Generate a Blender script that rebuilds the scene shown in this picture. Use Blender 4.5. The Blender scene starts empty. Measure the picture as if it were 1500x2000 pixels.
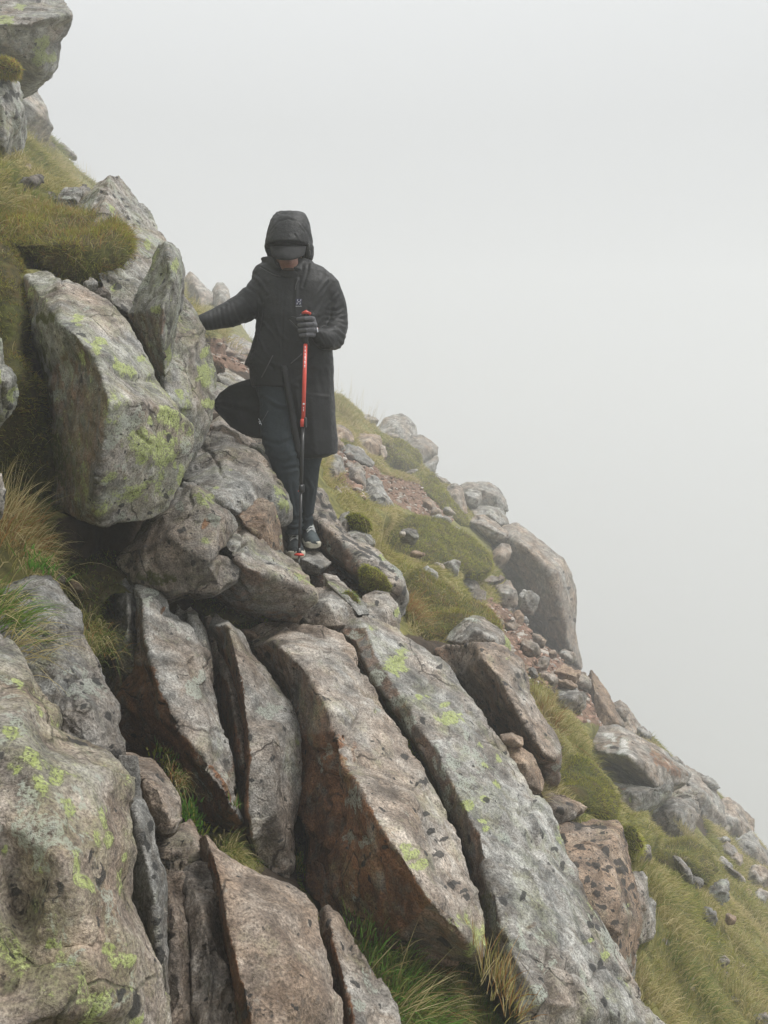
import bpy, bmesh, math, random
import numpy as np
from mathutils import Vector, Matrix
from mathutils.bvhtree import BVHTree

random.seed(11)
RNG = np.random.default_rng(11)
SC = bpy.context.scene
COL = SC.collection
R = math.radians

# ------------------------------------------------------------------ camera
F_PX = 1500.0                       # focal length in photograph pixels (photograph is 1500 x 2000)
PITCH = R(8.0)
HAZE = 0.0125
CAM = Vector((0, 0, 0))
cd = bpy.data.cameras.new('camera'); cam = bpy.data.objects.new('camera', cd); COL.objects.link(cam)
cd.sensor_fit = 'VERTICAL'; cd.sensor_height = 24.0; cd.lens = 24.0 * F_PX / 2000.0
cd.clip_start = 0.05; cd.clip_end = 600
cam.location = CAM; cam.rotation_euler = (R(90) - PITCH, 0, 0)
SC.camera = cam
RIGHT = np.array((1.0, 0, 0))
FWD = np.array((0, math.cos(PITCH), -math.sin(PITCH)))
UP = np.array((0, math.sin(PITCH), math.cos(PITCH)))

def DD(d):
    # distances beyond the hiker stretch out: the far rubble is big and well away
    return d if d < 5.0 else d + (d - 5.0) * 2.6
def W(px, py, d):
    return d * ((px - 750) / F_PX * RIGHT + (1000 - py) / F_PX * UP + FWD)

# ------------------------------------------------------------------ world: daylight inside a thin cloud
SUN_EL, SUN_AZ = R(62), R(75)       # azimuth clockwise from +Y
w = bpy.data.worlds.new('World'); SC.world = w; w.use_nodes = True
nt = w.node_tree; nt.nodes.clear()
out = nt.nodes.new('ShaderNodeOutputWorld')
sky = nt.nodes.new('ShaderNodeTexSky'); sky.sky_type = 'NISHITA'; sky.sun_disc = False
sky.sun_elevation = SUN_EL; sky.sun_rotation = SUN_AZ
bgs = nt.nodes.new('ShaderNodeBackground'); bgs.inputs['Strength'].default_value = 0.05
nt.links.new(sky.outputs[0], bgs.inputs['Color'])
geo = nt.nodes.new('ShaderNodeTexCoord')
sep = nt.nodes.new('ShaderNodeSeparateXYZ'); nt.links.new(geo.outputs['Generated'], sep.inputs[0])
cr = nt.nodes.new('ShaderNodeValToRGB')           # cloud layer: overcast sky, brighter towards the zenith
mp = nt.nodes.new('ShaderNodeMapRange'); mp.inputs['From Min'].default_value = -1; mp.inputs['From Max'].default_value = 1
nt.links.new(sep.outputs['Z'], mp.inputs['Value']); nt.links.new(mp.outputs[0], cr.inputs[0])
SKY_STOPS = [(0.0, (.20, .20, .195)), (0.18, (.36, .36, .35)), (0.30, (.53, .54, .535)), (0.5, (.67, .685, .685)),
             (0.66, (.74, .755, .76)), (1.0, (1.35, 1.38, 1.40))]
el = cr.color_ramp.elements
while len(el) > 1: el.remove(el[-1])
el[0].position = SKY_STOPS[0][0]; el[0].color = (*SKY_STOPS[0][1], 1)
for p, c in SKY_STOPS[1:]:
    e = el.new(p); e.color = (*c, 1)
bgc = nt.nodes.new('ShaderNodeBackground'); bgc.inputs['Strength'].default_value = 1.0
nt.links.new(cr.outputs[0], bgc.inputs['Color'])
mx = nt.nodes.new('ShaderNodeMixShader'); mx.inputs[0].default_value = 0.96
nt.links.new(bgs.outputs[0], mx.inputs[1]); nt.links.new(bgc.outputs[0], mx.inputs[2]); nt.links.new(mx.outputs[0], out.inputs['Surface'])

sd = bpy.data.lights.new('sun', 'SUN'); so = bpy.data.objects.new('sun', sd); COL.objects.link(so)
sd.energy = 2.9; sd.angle = R(18); sd.color = (1.0, .975, .94)
sv = Vector((math.sin(SUN_AZ) * math.cos(SUN_EL), math.cos(SUN_AZ) * math.cos(SUN_EL), math.sin(SUN_EL)))
so.rotation_euler = sv.to_track_quat('Z', 'Y').to_euler()

SC.view_settings.view_transform = 'Standard'; SC.view_settings.look = 'None'
SC.view_settings.exposure = 0.0; SC.view_settings.gamma = 1.0; SC.view_settings.use_curve_mapping = False
SC.render.engine = 'CYCLES'
cy = SC.cycles
cy.use_denoising = True; cy.denoising_prefilter = 'ACCURATE'; cy.denoising_input_passes = 'RGB_ALBEDO_NORMAL'; cy.denoiser = 'OPENIMAGEDENOISE'
cy.max_bounces = 8; cy.diffuse_bounces = 3; cy.glossy_bounces = 2; cy.transmission_bounces = 2
cy.transparent_max_bounces = 4; cy.volume_bounces = 4; cy.use_adaptive_sampling = True; cy.adaptive_threshold = 0.015
cy.caustics_reflective = False; cy.caustics_refractive = False

# ------------------------------------------------------------------ numeric noise
def _hash(ix, iy, iz):
    h = (ix * 374761393 + iy * 668265263 + iz * 2147483647 // 3) & 0xffffffff
    h = ((h ^ (h >> 13)) * 1274126177) & 0xffffffff
    h = (h ^ (h >> 16)) & 0xffffffff
    h = (h * 2246822519) & 0xffffffff
    return ((h ^ (h >> 15)) & 0xffff) / 32767.5 - 1.0
def vnoise(p):
    p = np.asarray(p); i = np.floor(p).astype(np.int64) + 5000; f = p - np.floor(p); f = f * f * (3 - 2 * f)
    r = 0
    for a in (0, 1):
        wa = f[:, 0] if a else 1 - f[:, 0]
        for b in (0, 1):
            wb = f[:, 1] if b else 1 - f[:, 1]
            for c in (0, 1):
                wc = f[:, 2] if c else 1 - f[:, 2]
                r = r + wa * wb * wc * _hash(i[:, 0] + a, i[:, 1] + b, i[:, 2] + c)
    return r
def fbm(p, octv=4, gain=.5):
    a, s, r = 1.0, 1.0, 0
    for k in range(octv):
        r = r + a * vnoise(p * s + k * 17.3); s *= 2.03; a *= gain
    return r
def ridged(p, octv=3):
    a, s, r = 1.0, 1.0, 0
    for k in range(octv):
        r = r + a * (1 - 2 * np.abs(vnoise(p * s + k * 9.1))); s *= 2.1; a *= .5
    return r

def worley_tilt(p):
    """Each cell of space gets its own tilted plane: what is left when stone breaks along flat joints."""
    b = np.floor(p - .5); best = np.full(len(p), 9.0); out = np.zeros(len(p))
    for dx in (0, 1):
        for dy in (0, 1):
            for dz in (0, 1):
                c = b + (dx, dy, dz); ci = c.astype(np.int64) + 5000
                j = [_hash(ci[:, 0] + k * 31, ci[:, 1] + k * 57, ci[:, 2] + k * 91) for k in range(1, 7)]
                r = p - (c + .5 + .42 * np.stack(j[:3], 1)); d2 = (r * r).sum(1); m = d2 < best
                t = j[3] * r[:, 0] + j[4] * r[:, 1] + j[5] * r[:, 2] + .25 * j[3]
                out = np.where(m, t, out); best = np.minimum(best, d2)
    return out
# ------------------------------------------------------------------ object helpers
def tag(o, label=None, cat=None, group=None, kind=None):
    if label: o['label'] = label
    if cat: o['category'] = cat
    if group: o['group'] = group
    if kind: o['kind'] = kind
    return o
def link(name, me, mat=None, parent=None):
    o = bpy.data.objects.new(name, me); COL.objects.link(o)
    if mat is not None and me is not None: me.materials.append(mat)
    if parent is not None:
        o.parent = parent
    return o
def mesh_np(name, v, f, smooth=True):
    me = bpy.data.meshes.new(name)
    me.from_pydata([tuple(x) for x in v], [], [tuple(x) for x in f])
    if smooth: me.polygons.foreach_set('use_smooth', [True] * len(me.polygons))
    me.update(); return me
def get_co(me):
    a = np.empty(len(me.vertices) * 3, np.float32); me.vertices.foreach_get('co', a); return a.reshape(-1, 3).astype(float)
def set_co(me, co):
    me.vertices.foreach_set('co', np.ascontiguousarray(co, np.float32).ravel()); me.update()
def get_no(me):
    a = np.empty(len(me.vertices) * 3, np.float32); me.vertices.foreach_get('normal', a); return a.reshape(-1, 3).astype(float)
def lap(me, val, it=1, lam=.5):
    e = np.empty(len(me.edges) * 2, np.int32); me.edges.foreach_get('vertices', e); e = e.reshape(-1, 2)
    n = len(me.vertices); cnt = np.bincount(e.ravel(), minlength=n).astype(float); cnt[cnt == 0] = 1
    val = np.array(val, float); one = val.ndim == 1
    if one: val = val[:, None]
    for _ in range(it):
        acc = np.stack([np.bincount(e[:, 0], val[e[:, 1], k], n) + np.bincount(e[:, 1], val[e[:, 0], k], n) for k in range(val.shape[1])], 1)
        val = val * (1 - lam) + lam * acc / cnt[:, None]
    return val[:, 0] if one else val
def remesh(me, vox):
    o = bpy.data.objects.new('tmp', me); COL.objects.link(o)
    m = o.modifiers.new('r', 'REMESH'); m.mode = 'VOXEL'; m.voxel_size = vox; m.adaptivity = 0.0
    dg = bpy.context.evaluated_depsgraph_get(); ev = o.evaluated_get(dg)
    nm = bpy.data.meshes.new_from_object(ev)
    bpy.data.objects.remove(o); bpy.data.meshes.remove(me)
    nm.polygons.foreach_set('use_smooth', [True] * len(nm.polygons)); nm.update()
    return nm
def project(co):
    d = co @ FWD; d = np.where(np.abs(d) < 1e-6, 1e-6, d)
    return 750 + F_PX * (co @ RIGHT) / d, 1000 - F_PX * (co @ UP) / d, d

# ------------------------------------------------------------------ materials
class NT:
    def __init__(s, name):
        s.m = bpy.data.materials.new(name); s.m.use_nodes = True; s.t = s.m.node_tree; s.t.nodes.clear()
        s.out = s.n('OutputMaterial'); s.b = s.n('BsdfPrincipled'); s.l(s.b.outputs[0], s.out.inputs['Surface'])
    def n(s, t, **k):
        x = s.t.nodes.new('ShaderNode' + t)
        for a, b in k.items(): setattr(x, a, b)
        return x
    def l(s, a, b): s.t.links.new(a, b)
    def put(s, v, sock):
        if isinstance(v, (int, float)): sock.default_value = v
        elif isinstance(v, tuple): sock.default_value = (*v, 1) if len(sock.default_value) == 4 else v
        else: s.l(v, sock)
    def noise(s, vec, scale, detail=4, rough=.55, dist=0.0):
        x = s.n('TexNoise'); s.put(vec, x.inputs['Vector']); x.inputs['Scale'].default_value = scale
        x.inputs['Detail'].default_value = detail; x.inputs['Roughness'].default_value = rough; x.inputs['Distortion'].default_value = dist
        return x.outputs['Fac']
    def math(s, op, a, b=0.0, c=0.0, clamp=False):
        x = s.n('Math', operation=op); x.use_clamp = clamp; s.put(a, x.inputs[0]); s.put(b, x.inputs[1]); s.put(c, x.inputs[2]); return x.outputs[0]
    def mr(s, v, a, b, c=0.0, d=1.0):
        x = s.n('MapRange'); x.clamp = True
        s.put(v, x.inputs['Value'])
        for k, q in (('From Min', a), ('From Max', b), ('To Min', c), ('To Max', d)): s.put(q, x.inputs[k])
        return x.outputs[0]
    def mix(s, f, a, b, mode='MIX'):
        x = s.n('Mix', data_type='RGBA', blend_type=mode); s.put(f, x.inputs[0]); s.put(a, x.inputs[6]); s.put(b, x.inputs[7]); return x.outputs[2]
    def vadd(s, a, b, op='ADD'):
        x = s.n('VectorMath', operation=op); s.put(a, x.inputs[0]); s.put(b, x.inputs[1]); return x.outputs[0]
    def oattr(s, name):
        x = s.n('Attribute', attribute_type='OBJECT', attribute_name=name); return x.outputs['Fac']
    def gattr(s, name):
        x = s.n('Attribute', attribute_type='GEOMETRY', attribute_name=name)
        y = s.n('SeparateColor'); s.l(x.outputs['Color'], y.inputs[0]); return y.outputs[0], y.outputs[1], y.outputs[2], x.outputs['Alpha'], x.outputs['Color']
    def bump(s, h, dist, strength=1.0):
        x = s.n('Bump'); x.inputs['Distance'].default_value = dist; x.inputs['Strength'].default_value = strength; s.l(h, x.inputs['Height']); return x.outputs[0]

def make_rock_mat():
    s = NT('lichened_stone')
    tc = s.n('TexCoord'); oi = s.n('ObjectInfo')
    off = s.n('CombineXYZ'); s.l(s.math('MULTIPLY', oi.outputs['Random'], 37.0), off.inputs[0]); s.l(s.math('MULTIPLY', oi.outputs['Random'], -21.0), off.inputs[1])
    P = s.vadd(tc.outputs['Object'], off.outputs[0])
    mr_, mg, mb, ma, _ = s.gattr('marks')
    x = s.n('Attribute', attribute_type='GEOMETRY', attribute_name='mossy'); moss = x.outputs['Fac']
    tone, val, yl, bl, gl = (s.oattr(k) for k in ('tone', 'val', 'yl', 'bl', 'gl'))
    nL = s.noise(P, 2.6, 5, .6); nM = s.noise(P, 13, 7, .62, .3); nF = s.noise(P, 62, 8, .72); nX = s.noise(P, 230, 4, .7); nG = s.noise(P, 165, 3, .65)
    # streaked bands
    mpg = s.n('Mapping'); s.l(P, mpg.inputs[0]); mpg.inputs['Rotation'].default_value = (.5, .6, .3); mpg.inputs['Scale'].default_value = (3.0, 26.0, 26.0)
    nB = s.noise(mpg.outputs[0], 1.0, 6, .6, .4)
    grey = s.mix(s.mr(nM, .36, .62), (.13, .134, .132), (.43, .432, .42))
    grey = s.mix(s.mr(nB, .5, .68), grey, (.20, .185, .165))
    pink = s.mix(s.mr(nM, .33, .66), (.20, .138, .098), (.43, .315, .225))
    t2 = s.math('ADD', tone, s.mr(nL, .3, .7, -.5, .5), clamp=True)
    base = s.mix(t2, grey, pink)
    # grain and crystals
    base = s.mix(1.0, base, s.mix(s.mr(nF, .3, .7), (.62, .60, .57), (1.32, 1.31, 1.28)), 'MULTIPLY')
    base = s.mix(1.0, base, s.mix(s.mr(nG, .34, .66), (.50, .495, .49), (1.46, 1.455, 1.45)), 'MULTIPLY')
    spot = s.noise(s.vadd(P, (9.0, 4.0, 2.0)), 34, 5, .6)
    base = s.mix(s.mr(spot, .60, .68, 0, .55), base, (.075, .07, .065))
    base = s.mix(s.mr(spot, .37, .30, 0, .5), base, (.50, .46, .39))
    base = s.mix(s.mr(nX, .63, .72, 0, .55), base, (.62, .60, .56))
    base = s.mix(s.mr(nX, .36, .27, 0, .65), base, (.05, .045, .04))
    # rusty fresh faces
    rn = s.noise(P, 7, 6, .65, .8)
    rust = s.mix(s.mr(rn, .35, .62), (.10, .052, .028), (.27, .135, .07))
    rust = s.mix(s.mr(nM, .5, .64), rust, (.17, .145, .12))
    rust = s.mix(1.0, rust, s.mix(s.mr(nG, .34, .66), (.5, .5, .5), (1.5, 1.5, 1.45)), 'MULTIPLY')
    rmask = s.mr(s.math('ADD', mr_, s.mr(nM, .3, .7, -.28, .28)), .35, .62)
    base = s.mix(rmask, base, rust)
    # hairline joints
    wv = s.n('VectorMath', operation='SCALE'); tn = s.n('TexNoise'); s.l(P, tn.inputs['Vector']); tn.inputs['Scale'].default_value = 4; tn.inputs['Detail'].default_value = 5; s.l(tn.outputs['Color'], wv.inputs[0]); wv.inputs['Scale'].default_value = .22
    ve = s.n('TexVoronoi', feature='DISTANCE_TO_EDGE'); s.l(s.vadd(P, wv.outputs[0]), ve.inputs['Vector']); ve.inputs['Scale'].default_value = 3.4
    crk = s.math('MULTIPLY', s.mr(ve.outputs['Distance'], .016, .004), s.mr(nL, .47, .56))
    base = s.mix(s.math('MULTIPLY', crk, .75), base, (.03, .022, .016))
    # broad weather stains
    sn = s.noise(s.vadd(P, (2.2, 5.1, 3.3)), 4.2, 6, .62, .9)
    base = s.mix(1.0, base, s.mix(s.mr(sn, .34, .64), (.50, .475, .45), (1.36, 1.36, 1.36)), 'MULTIPLY')
    # pale grey-green crust
    g1 = s.noise(s.vadd(P, (3.1, 8.2, 1.1)), 8.5, 7, .7, .5)
    gth = s.math('SUBTRACT', .74, s.math('MULTIPLY', gl, .26))
    gm = s.mr(s.math('ADD', g1, s.math('MULTIPLY', ma, .34)), gth, s.math('ADD', gth, .03))
    gm = s.math('MULTIPLY', gm, s.mr(nG, .38, .54))
    base = s.mix(s.math('MULTIPLY', gm, .8), base, s.mix(s.mr(ma, .82, .9), s.mix(nX, (.30, .33, .27), (.50, .53, .46)), (.80, .80, .76)))
    # yellow-green map lichen
    y1 = s.noise(s.vadd(P, (-5, 2, 7)), 6.5, 6, .72, .6)
    yth = s.math('SUBTRACT', .76, s.math('MULTIPLY', yl, .28))
    ym = s.mr(s.math('ADD', s.math('ADD', y1, s.math('MULTIPLY', mg, .34)), s.mr(nF, .3, .7, -.10, .10)), yth, s.math('ADD', yth, .045))
    ym = s.math('MULTIPLY', ym, s.mr(nG, .40, .52, .15, 1))
    yb = s.mr(s.math('ADD', s.math('ADD', y1, s.math('MULTIPLY', mg, .25)), s.math('MULTIPLY', yl, .22)), .56, .80, 0, .55)
    base = s.mix(s.math('MULTIPLY', yb, s.mr(nG, .36, .60, .15, 1)), base, (.34, .37, .17))
    base = s.mix(s.math('MULTIPLY', ym, .86), base, s.mix(s.mr(nF, .35, .65), (.29, .345, .085), (.56, .62, .27)))
    # black crust spots; the marks also carry painted shade of one hollow
    dv = s.n('VectorMath', operation='SCALE'); s.l(s.n('TexNoise').outputs['Color'], dv.inputs[0])
    nn = dv.inputs[0].links[0].from_node; s.l(P, nn.inputs['Vector']); nn.inputs['Scale'].default_value = 30; nn.inputs['Detail'].default_value = 4
    dv.inputs['Scale'].default_value = .045
    PV = s.vadd(P, dv.outputs[0])
    bm_ = None
    for sc_, rr in ((15, .34), (34, .33), (72, .36)):
        v = s.n('TexVoronoi'); s.l(PV, v.inputs['Vector']); v.inputs['Scale'].default_value = sc_
        vc = s.n('SeparateColor'); s.l(v.outputs['Color'], vc.inputs[0])
        rad = s.math('MULTIPLY', vc.outputs[1], rr)
        inside = s.mr(v.outputs['Distance'], rad, s.math('MULTIPLY', rad, .8))
        on = s.math('LESS_THAN', vc.outputs[0], s.math('MULTIPLY', bl, s.mr(nL, .35, .6, .5, 1.5)))
        k = s.math('MULTIPLY', inside, on)
        if sc_ > 60: k = s.math('MULTIPLY', k, s.mr(bl, .55, .95))
        bm_ = k if bm_ is None else s.math('MAXIMUM', bm_, k)
    bk = s.mr(s.math('ADD', mb, s.mr(nF, .3, .7, -.32, .32)), .5, .6)
    bk = s.math('MULTIPLY', bk, s.mr(nG, .34, .46, .6, 1))
    bm_ = s.math('MAXIMUM', bm_, bk)
    base = s.mix(s.math('MULTIPLY', bm_, .9), base, s.mix(nX, (.012, .012, .012), (.05, .048, .045)))
    # moss film
    mm = s.mr(s.math('ADD', moss, s.mr(nF, .3, .7, -.3, .3)), .42, .6)
    base = s.mix(mm, base, s.mix(nF, (.035, .038, .010), (.13, .135, .035)))
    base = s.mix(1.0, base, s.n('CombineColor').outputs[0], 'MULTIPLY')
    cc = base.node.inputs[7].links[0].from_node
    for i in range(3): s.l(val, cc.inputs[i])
    s.l(base, s.b.inputs['Base Color'])
    s.l(s.mr(nM, .3, .7, .5, .8), s.b.inputs['Roughness'])
    s.b.inputs['Specular IOR Level'].default_value = .4
    h = s.math('ADD', s.math('MULTIPLY', nF, .6), s.math('MULTIPLY', nM, .32))
    h = s.math('ADD', h, s.math('MULTIPLY', nG, .5))
    h = s.math('ADD', h, s.math('MULTIPLY', nX, .16))
    h = s.math('SUBTRACT', s.math('ADD', h, s.math('MULTIPLY', nB, .3)), s.math('MULTIPLY', crk, .35))
    h = s.math('ADD', h, s.math('MULTIPLY', s.math('ADD', ym, s.math('MULTIPLY', bm_, .8)), .10))
    s.l(s.bump(h, .014, .9), s.b.inputs['Normal'])
    return s.m
M_ROCK = make_rock_mat()

def make_ground_mat():
    s = NT('soil_and_turf'); tc = s.n('TexCoord'); P = tc.outputs['Object']
    r, g, b, a, _ = s.gattr('marks')
    nL = s.noise(P, 1.7, 5); nM = s.noise(P, 12, 7, .65); nF = s.noise(P, 70, 6, .7)
    soil = s.mix(s.mr(nM, .35, .65), (.026, .017, .010), (.085, .058, .036))
    dirt = s.mix(s.mr(nM, .35, .65), (.10, .058, .036), (.25, .16, .11))
    dirt = s.mix(1.0, dirt, s.mix(s.mr(nF, .3, .7), (.5, .5, .5), (1.5, 1.45, 1.4)), 'MULTIPLY')
    turf = s.mix(s.mr(nM, .35, .65), (.10, .10, .025), (.26, .24, .07))
    c = s.mix(s.mr(s.math('ADD', g, s.mr(nM, .3, .7, -.25, .25)), .35, .6), soil, turf)
    c = s.mix(s.mr(s.math('ADD', r, s.mr(nM, .3, .7, -.25, .25)), .4, .6), c, dirt)
    s.l(c, s.b.inputs['Base Color']); s.b.inputs['Roughness'].default_value = .9
    s.l(s.bump(s.math('ADD', nM, s.math('MULTIPLY', nF, .5)), .03, 1), s.b.inputs['Normal'])
    return s.m
M_GROUND = make_ground_mat()

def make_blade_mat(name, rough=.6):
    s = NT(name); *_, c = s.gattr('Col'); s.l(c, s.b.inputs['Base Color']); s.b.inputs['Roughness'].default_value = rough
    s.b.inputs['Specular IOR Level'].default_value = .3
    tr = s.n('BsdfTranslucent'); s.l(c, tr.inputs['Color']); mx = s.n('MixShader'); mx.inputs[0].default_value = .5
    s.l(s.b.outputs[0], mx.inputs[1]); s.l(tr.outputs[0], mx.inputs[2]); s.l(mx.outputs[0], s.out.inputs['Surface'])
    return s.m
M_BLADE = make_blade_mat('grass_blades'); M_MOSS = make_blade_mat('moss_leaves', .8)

def plain(name, col, rough=.6, metal=0.0, spec=.5, bump=None, vary=0.0, scale=40):
    s = NT(name); tc = s.n('TexCoord')
    if vary:
        n = s.noise(tc.outputs['Object'], scale, 5, .6)
        s.l(s.mix(s.mr(n, .3, .7), tuple(c * (1 - vary) for c in col), tuple(c * (1 + vary) for c in col)), s.b.inputs['Base Color'])
    else: s.b.inputs['Base Color'].default_value = (*col, 1)
    s.b.inputs['Roughness'].default_value = rough; s.b.inputs['Metallic'].default_value = metal; s.b.inputs['Specular IOR Level'].default_value = spec
    if bump:
        n2 = s.noise(tc.outputs['Object'], bump[0], 5, .6); s.l(s.bump(n2, bump[1], 1), s.b.inputs['Normal'])
    return s.m

# ------------------------------------------------------------------ rocks
OUTL = []
TERR = []          # control points of the hillside, filled by the rocks and by hand
ROCKS = {}
def F_hull(P):
    q = sorted(set((p[0], p[1]) for p in P))
    def half(q):
        h = []
        for p in q:
            while len(h) > 1 and (h[-1][0] - h[-2][0]) * (p[1] - h[-2][1]) - (h[-1][1] - h[-2][1]) * (p[0] - h[-2][0]) <= 0: h.pop()
            h.append(p)
        return h
    return half(q)[:-1] + half(q[::-1])[:-1]
def parse(P): return [tuple(float(t) for t in q.split()) for q in P.split(';') if q.strip()]

def rock(label, P, Fs, th=.35, name='rock', cat='rock', group=None, tone=.3, val=1.0, yl=.25, bl=.15, gl=.3, marks='', cracks=(),
         amp=1.0, vpx=4.6, soft=0, shrink=.82, terr=True, seed=None, lump=1.0, dd=0.0, steps=1.0, facet=.75):
    """A stone from its corner points (photo x, photo y, distance) and facets; it gets a real back side th metres deep."""
    P = parse(P); P = [(a, b, c + dd) for a, b, c in P]
    d0 = float(np.mean([p[2] for p in P])); dk = DD(d0) / d0; th *= dk; P = [(a, b, DD(d0) + (c - d0) * (1 + .6 * (dk - 1))) for a, b, c in P]
    V = np.array([W(*p) for p in P]); n = len(V)
    faces, tags = [], []
    for q in Fs.split('|'):
        q = q.split(); t = 0.0
        if not q: continue
        if q[-1][0] in 'rh': t = {'r': 1.0, 'h': .5}[q[-1][0]]; q = q[:-1]
        faces.append([int(i) for i in q]); tags.append(t)
    used = {}
    for f in faces:
        for a, b in zip(f, f[1:] + f[:1]):
            used[(min(a, b), max(a, b))] = used.get((min(a, b), max(a, b)), 0) + 1
    c = V.mean(0); vd = c / np.linalg.norm(c)
    push = vd * th + np.array((-.12, 0, -.25)) * th
    # the back never comes closer than a flat sheet through the farthest corners
    B = c + (V - c) * shrink + push
    dist = (V - c) @ vd
    B = B + np.outer((dist.max() - dist) * .55, vd)
    bf = [[i + n for i in reversed(f)] for f in faces]
    sides = [[a, b, b + n, a + n] for (a, b), k in used.items() if k == 1]
    me = bpy.data.meshes.new('r'); me.from_pydata([tuple(v) for v in np.vstack([V, B])], [], faces + bf + sides)
    bm = bmesh.new(); bm.from_mesh(me); bmesh.ops.triangulate(bm, faces=bm.faces[:]); bmesh.ops.recalc_face_normals(bm, faces=bm.faces[:]); bm.to_mesh(me); bm.free()
    d = float(np.mean([p[2] for p in P]))
    ext = max(max(p[0] for p in P) - min(p[0] for p in P), max(p[1] for p in P) - min(p[1] for p in P))
    vpx = min(vpx, max(1.9, ext / 62)); vox = vpx * d / F_PX
    size = float(np.linalg.norm(V.max(0) - V.min(0)))
    vox = max(vox, size / 260)
    me = remesh(me, vox)
    co = get_co(me)
    if len(co) == 0: print('EMPTY', label); return None
    # which facet is nearest
    bvh = BVHTree.FromPolygons([tuple(v) for v in V], faces)
    tg = np.zeros(len(co)); crv = co.astype(np.float32)
    for i in range(len(co)):
        r = bvh.find_nearest(crv[i])
        tg[i] = tags[r[2]] if r[2] is not None else 0
    tg = lap(me, tg, 2)
    co = lap(me, co, soft, .4 if soft < 5 else .5); set_co(me, co)
    no = get_no(me)
    sd_ = (hash(label) % 1000 if seed is None else seed); sd_ = (sum(ord(ch) * (i + 7) for i, ch in enumerate(label)) % 997) if seed is None else seed
    q = co + sd_ * .731
    s = min(size, .9)
    h = lump * s * .010 * fbm(q / (s * .42), 2) + s * .004 * amp * fbm(q / (s * .12) + 5, 3)
    # flakes that have come off leave small steps; fractures leave narrow clefts
    st = fbm(q / (s * .34) + 31, 3); h += steps * s * .010 * np.tanh((st - .12) * 26) * .5
    h += steps * s * .006 * np.tanh((fbm(q / (s * .16) + 77, 3) + .1) * 24) * .5
    fr = np.abs(fbm(q * np.array((1, 1, .45)) / (s * .5) + 53, 2)); h -= amp * min(.012, s * .014) * np.exp(-(fr / .022) ** 2)
    h += amp * min(s * .006, .004) * (np.abs(fbm(q / min(s * .09, .05) + 11, 3)) - .3)
    h += amp * vox * .30 * fbm(q / (vox * 3.6), 3)
    qw = q + .03 * s * np.stack([vnoise(q / (s * .2) + k) for k in (3, 33, 63)], 1)
    sf = min(s, 1.5 * th) if facet <= 1 else s; h += steps * facet * sf * (.030 * worley_tilt(qw / (s * .40)) + .011 * worley_tilt(qw / (s * .15) + 7))
    x, y, dd_ = project(co)
    for ck in cracks:
        pts, wd, dp = ck; pts = parse2(pts); m = np.full(len(co), 1e9)
        wob = 3.0 * fbm(q / (s * .06), 2)
        for (x0, y0), (x1, y1) in zip(pts, pts[1:]):
            L2 = (x1 - x0) ** 2 + (y1 - y0) ** 2; t = np.clip(((x - x0) * (x1 - x0) + (y - y0) * (y1 - y0)) / L2, 0, 1)
            m = np.minimum(m, np.hypot(x - x0 - t * (x1 - x0), y - y0 - t * (y1 - y0)))
        m = np.abs(m + wob * .5)
        h -= dp * np.exp(-(m / wd) ** 2) * (dd_ < d + th * .6)
    co = co + no * (h + vox * .5)[:, None]; set_co(me, co)
    wx, wy = fbm(q / (vox * 4.2) + 3, 3), fbm(q / (vox * 4.2) + 23, 3)
    mk = np.zeros((len(co), 4)); ms = np.zeros(len(co)); mk[:, 0] = tg
    for q_ in marks.split(';'):
        q_ = q_.split()
        if not q_: continue
        ch, mx_, my_, rx, ry, an, st_ = q_[0], *[float(t) for t in q_[1:5]], R(float(q_[5])) if len(q_) > 5 else 0, float(q_[6]) if len(q_) > 6 else 1
        ca, sa = math.cos(an), math.sin(an); ux = (x - mx_) * ca + (y - my_) * sa; uy = -(x - mx_) * sa + (y - my_) * ca
        r = np.hypot((ux + wx * rx * .55) / rx, (uy + wy * ry * .55) / ry); v = np.clip(1.5 * (1 - r) + .25, 0, 1) * (r < 1.2) * min(st_, 1)
        if ch == 'g' and st_ <= 1: v = v * .8
        if ch == 'm': ms = np.maximum(ms, v)
        elif ch == 'R': mk[:, 0] = np.maximum(mk[:, 0], v)
        elif ch == 'r': mk[:, 0] = mk[:, 0] * (1 - v)
        else: k = {'y': 1, 'b': 2, 'g': 3}[ch]; mk[:, k] = np.maximum(mk[:, k], v)
    a = me.color_attributes.new('marks', 'FLOAT_COLOR', 'POINT'); a.data.foreach_set('color', mk.astype(np.float32).ravel())
    a = me.attributes.new('mossy', 'FLOAT', 'POINT'); a.data.foreach_set('value', ms.astype(np.float32))
    org = co.mean(0); set_co(me, co - org)
    o = link(name, me, M_ROCK); o.location = org
    o['tone'] = tone; o['val'] = val; o['yl'] = yl; o['bl'] = bl; o['gl'] = gl
    tag(o, label, cat, group)
    if terr:
        for p in P[::2]: TERR.append(W(p[0] * .8 + .2 * np.mean([q[0] for q in P]), p[1] * .8 + .2 * np.mean([q[1] for q in P]), p[2] + th * terr * .75))
    OUTL.append(([(p[0], p[1]) for p in P], F_hull(P), max(p[2] for p in P)))
    ROCKS[label] = o
    return o
def parse2(P): return [tuple(float(t) for t in q.split()) for q in P.split(';') if q.strip()]

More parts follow.
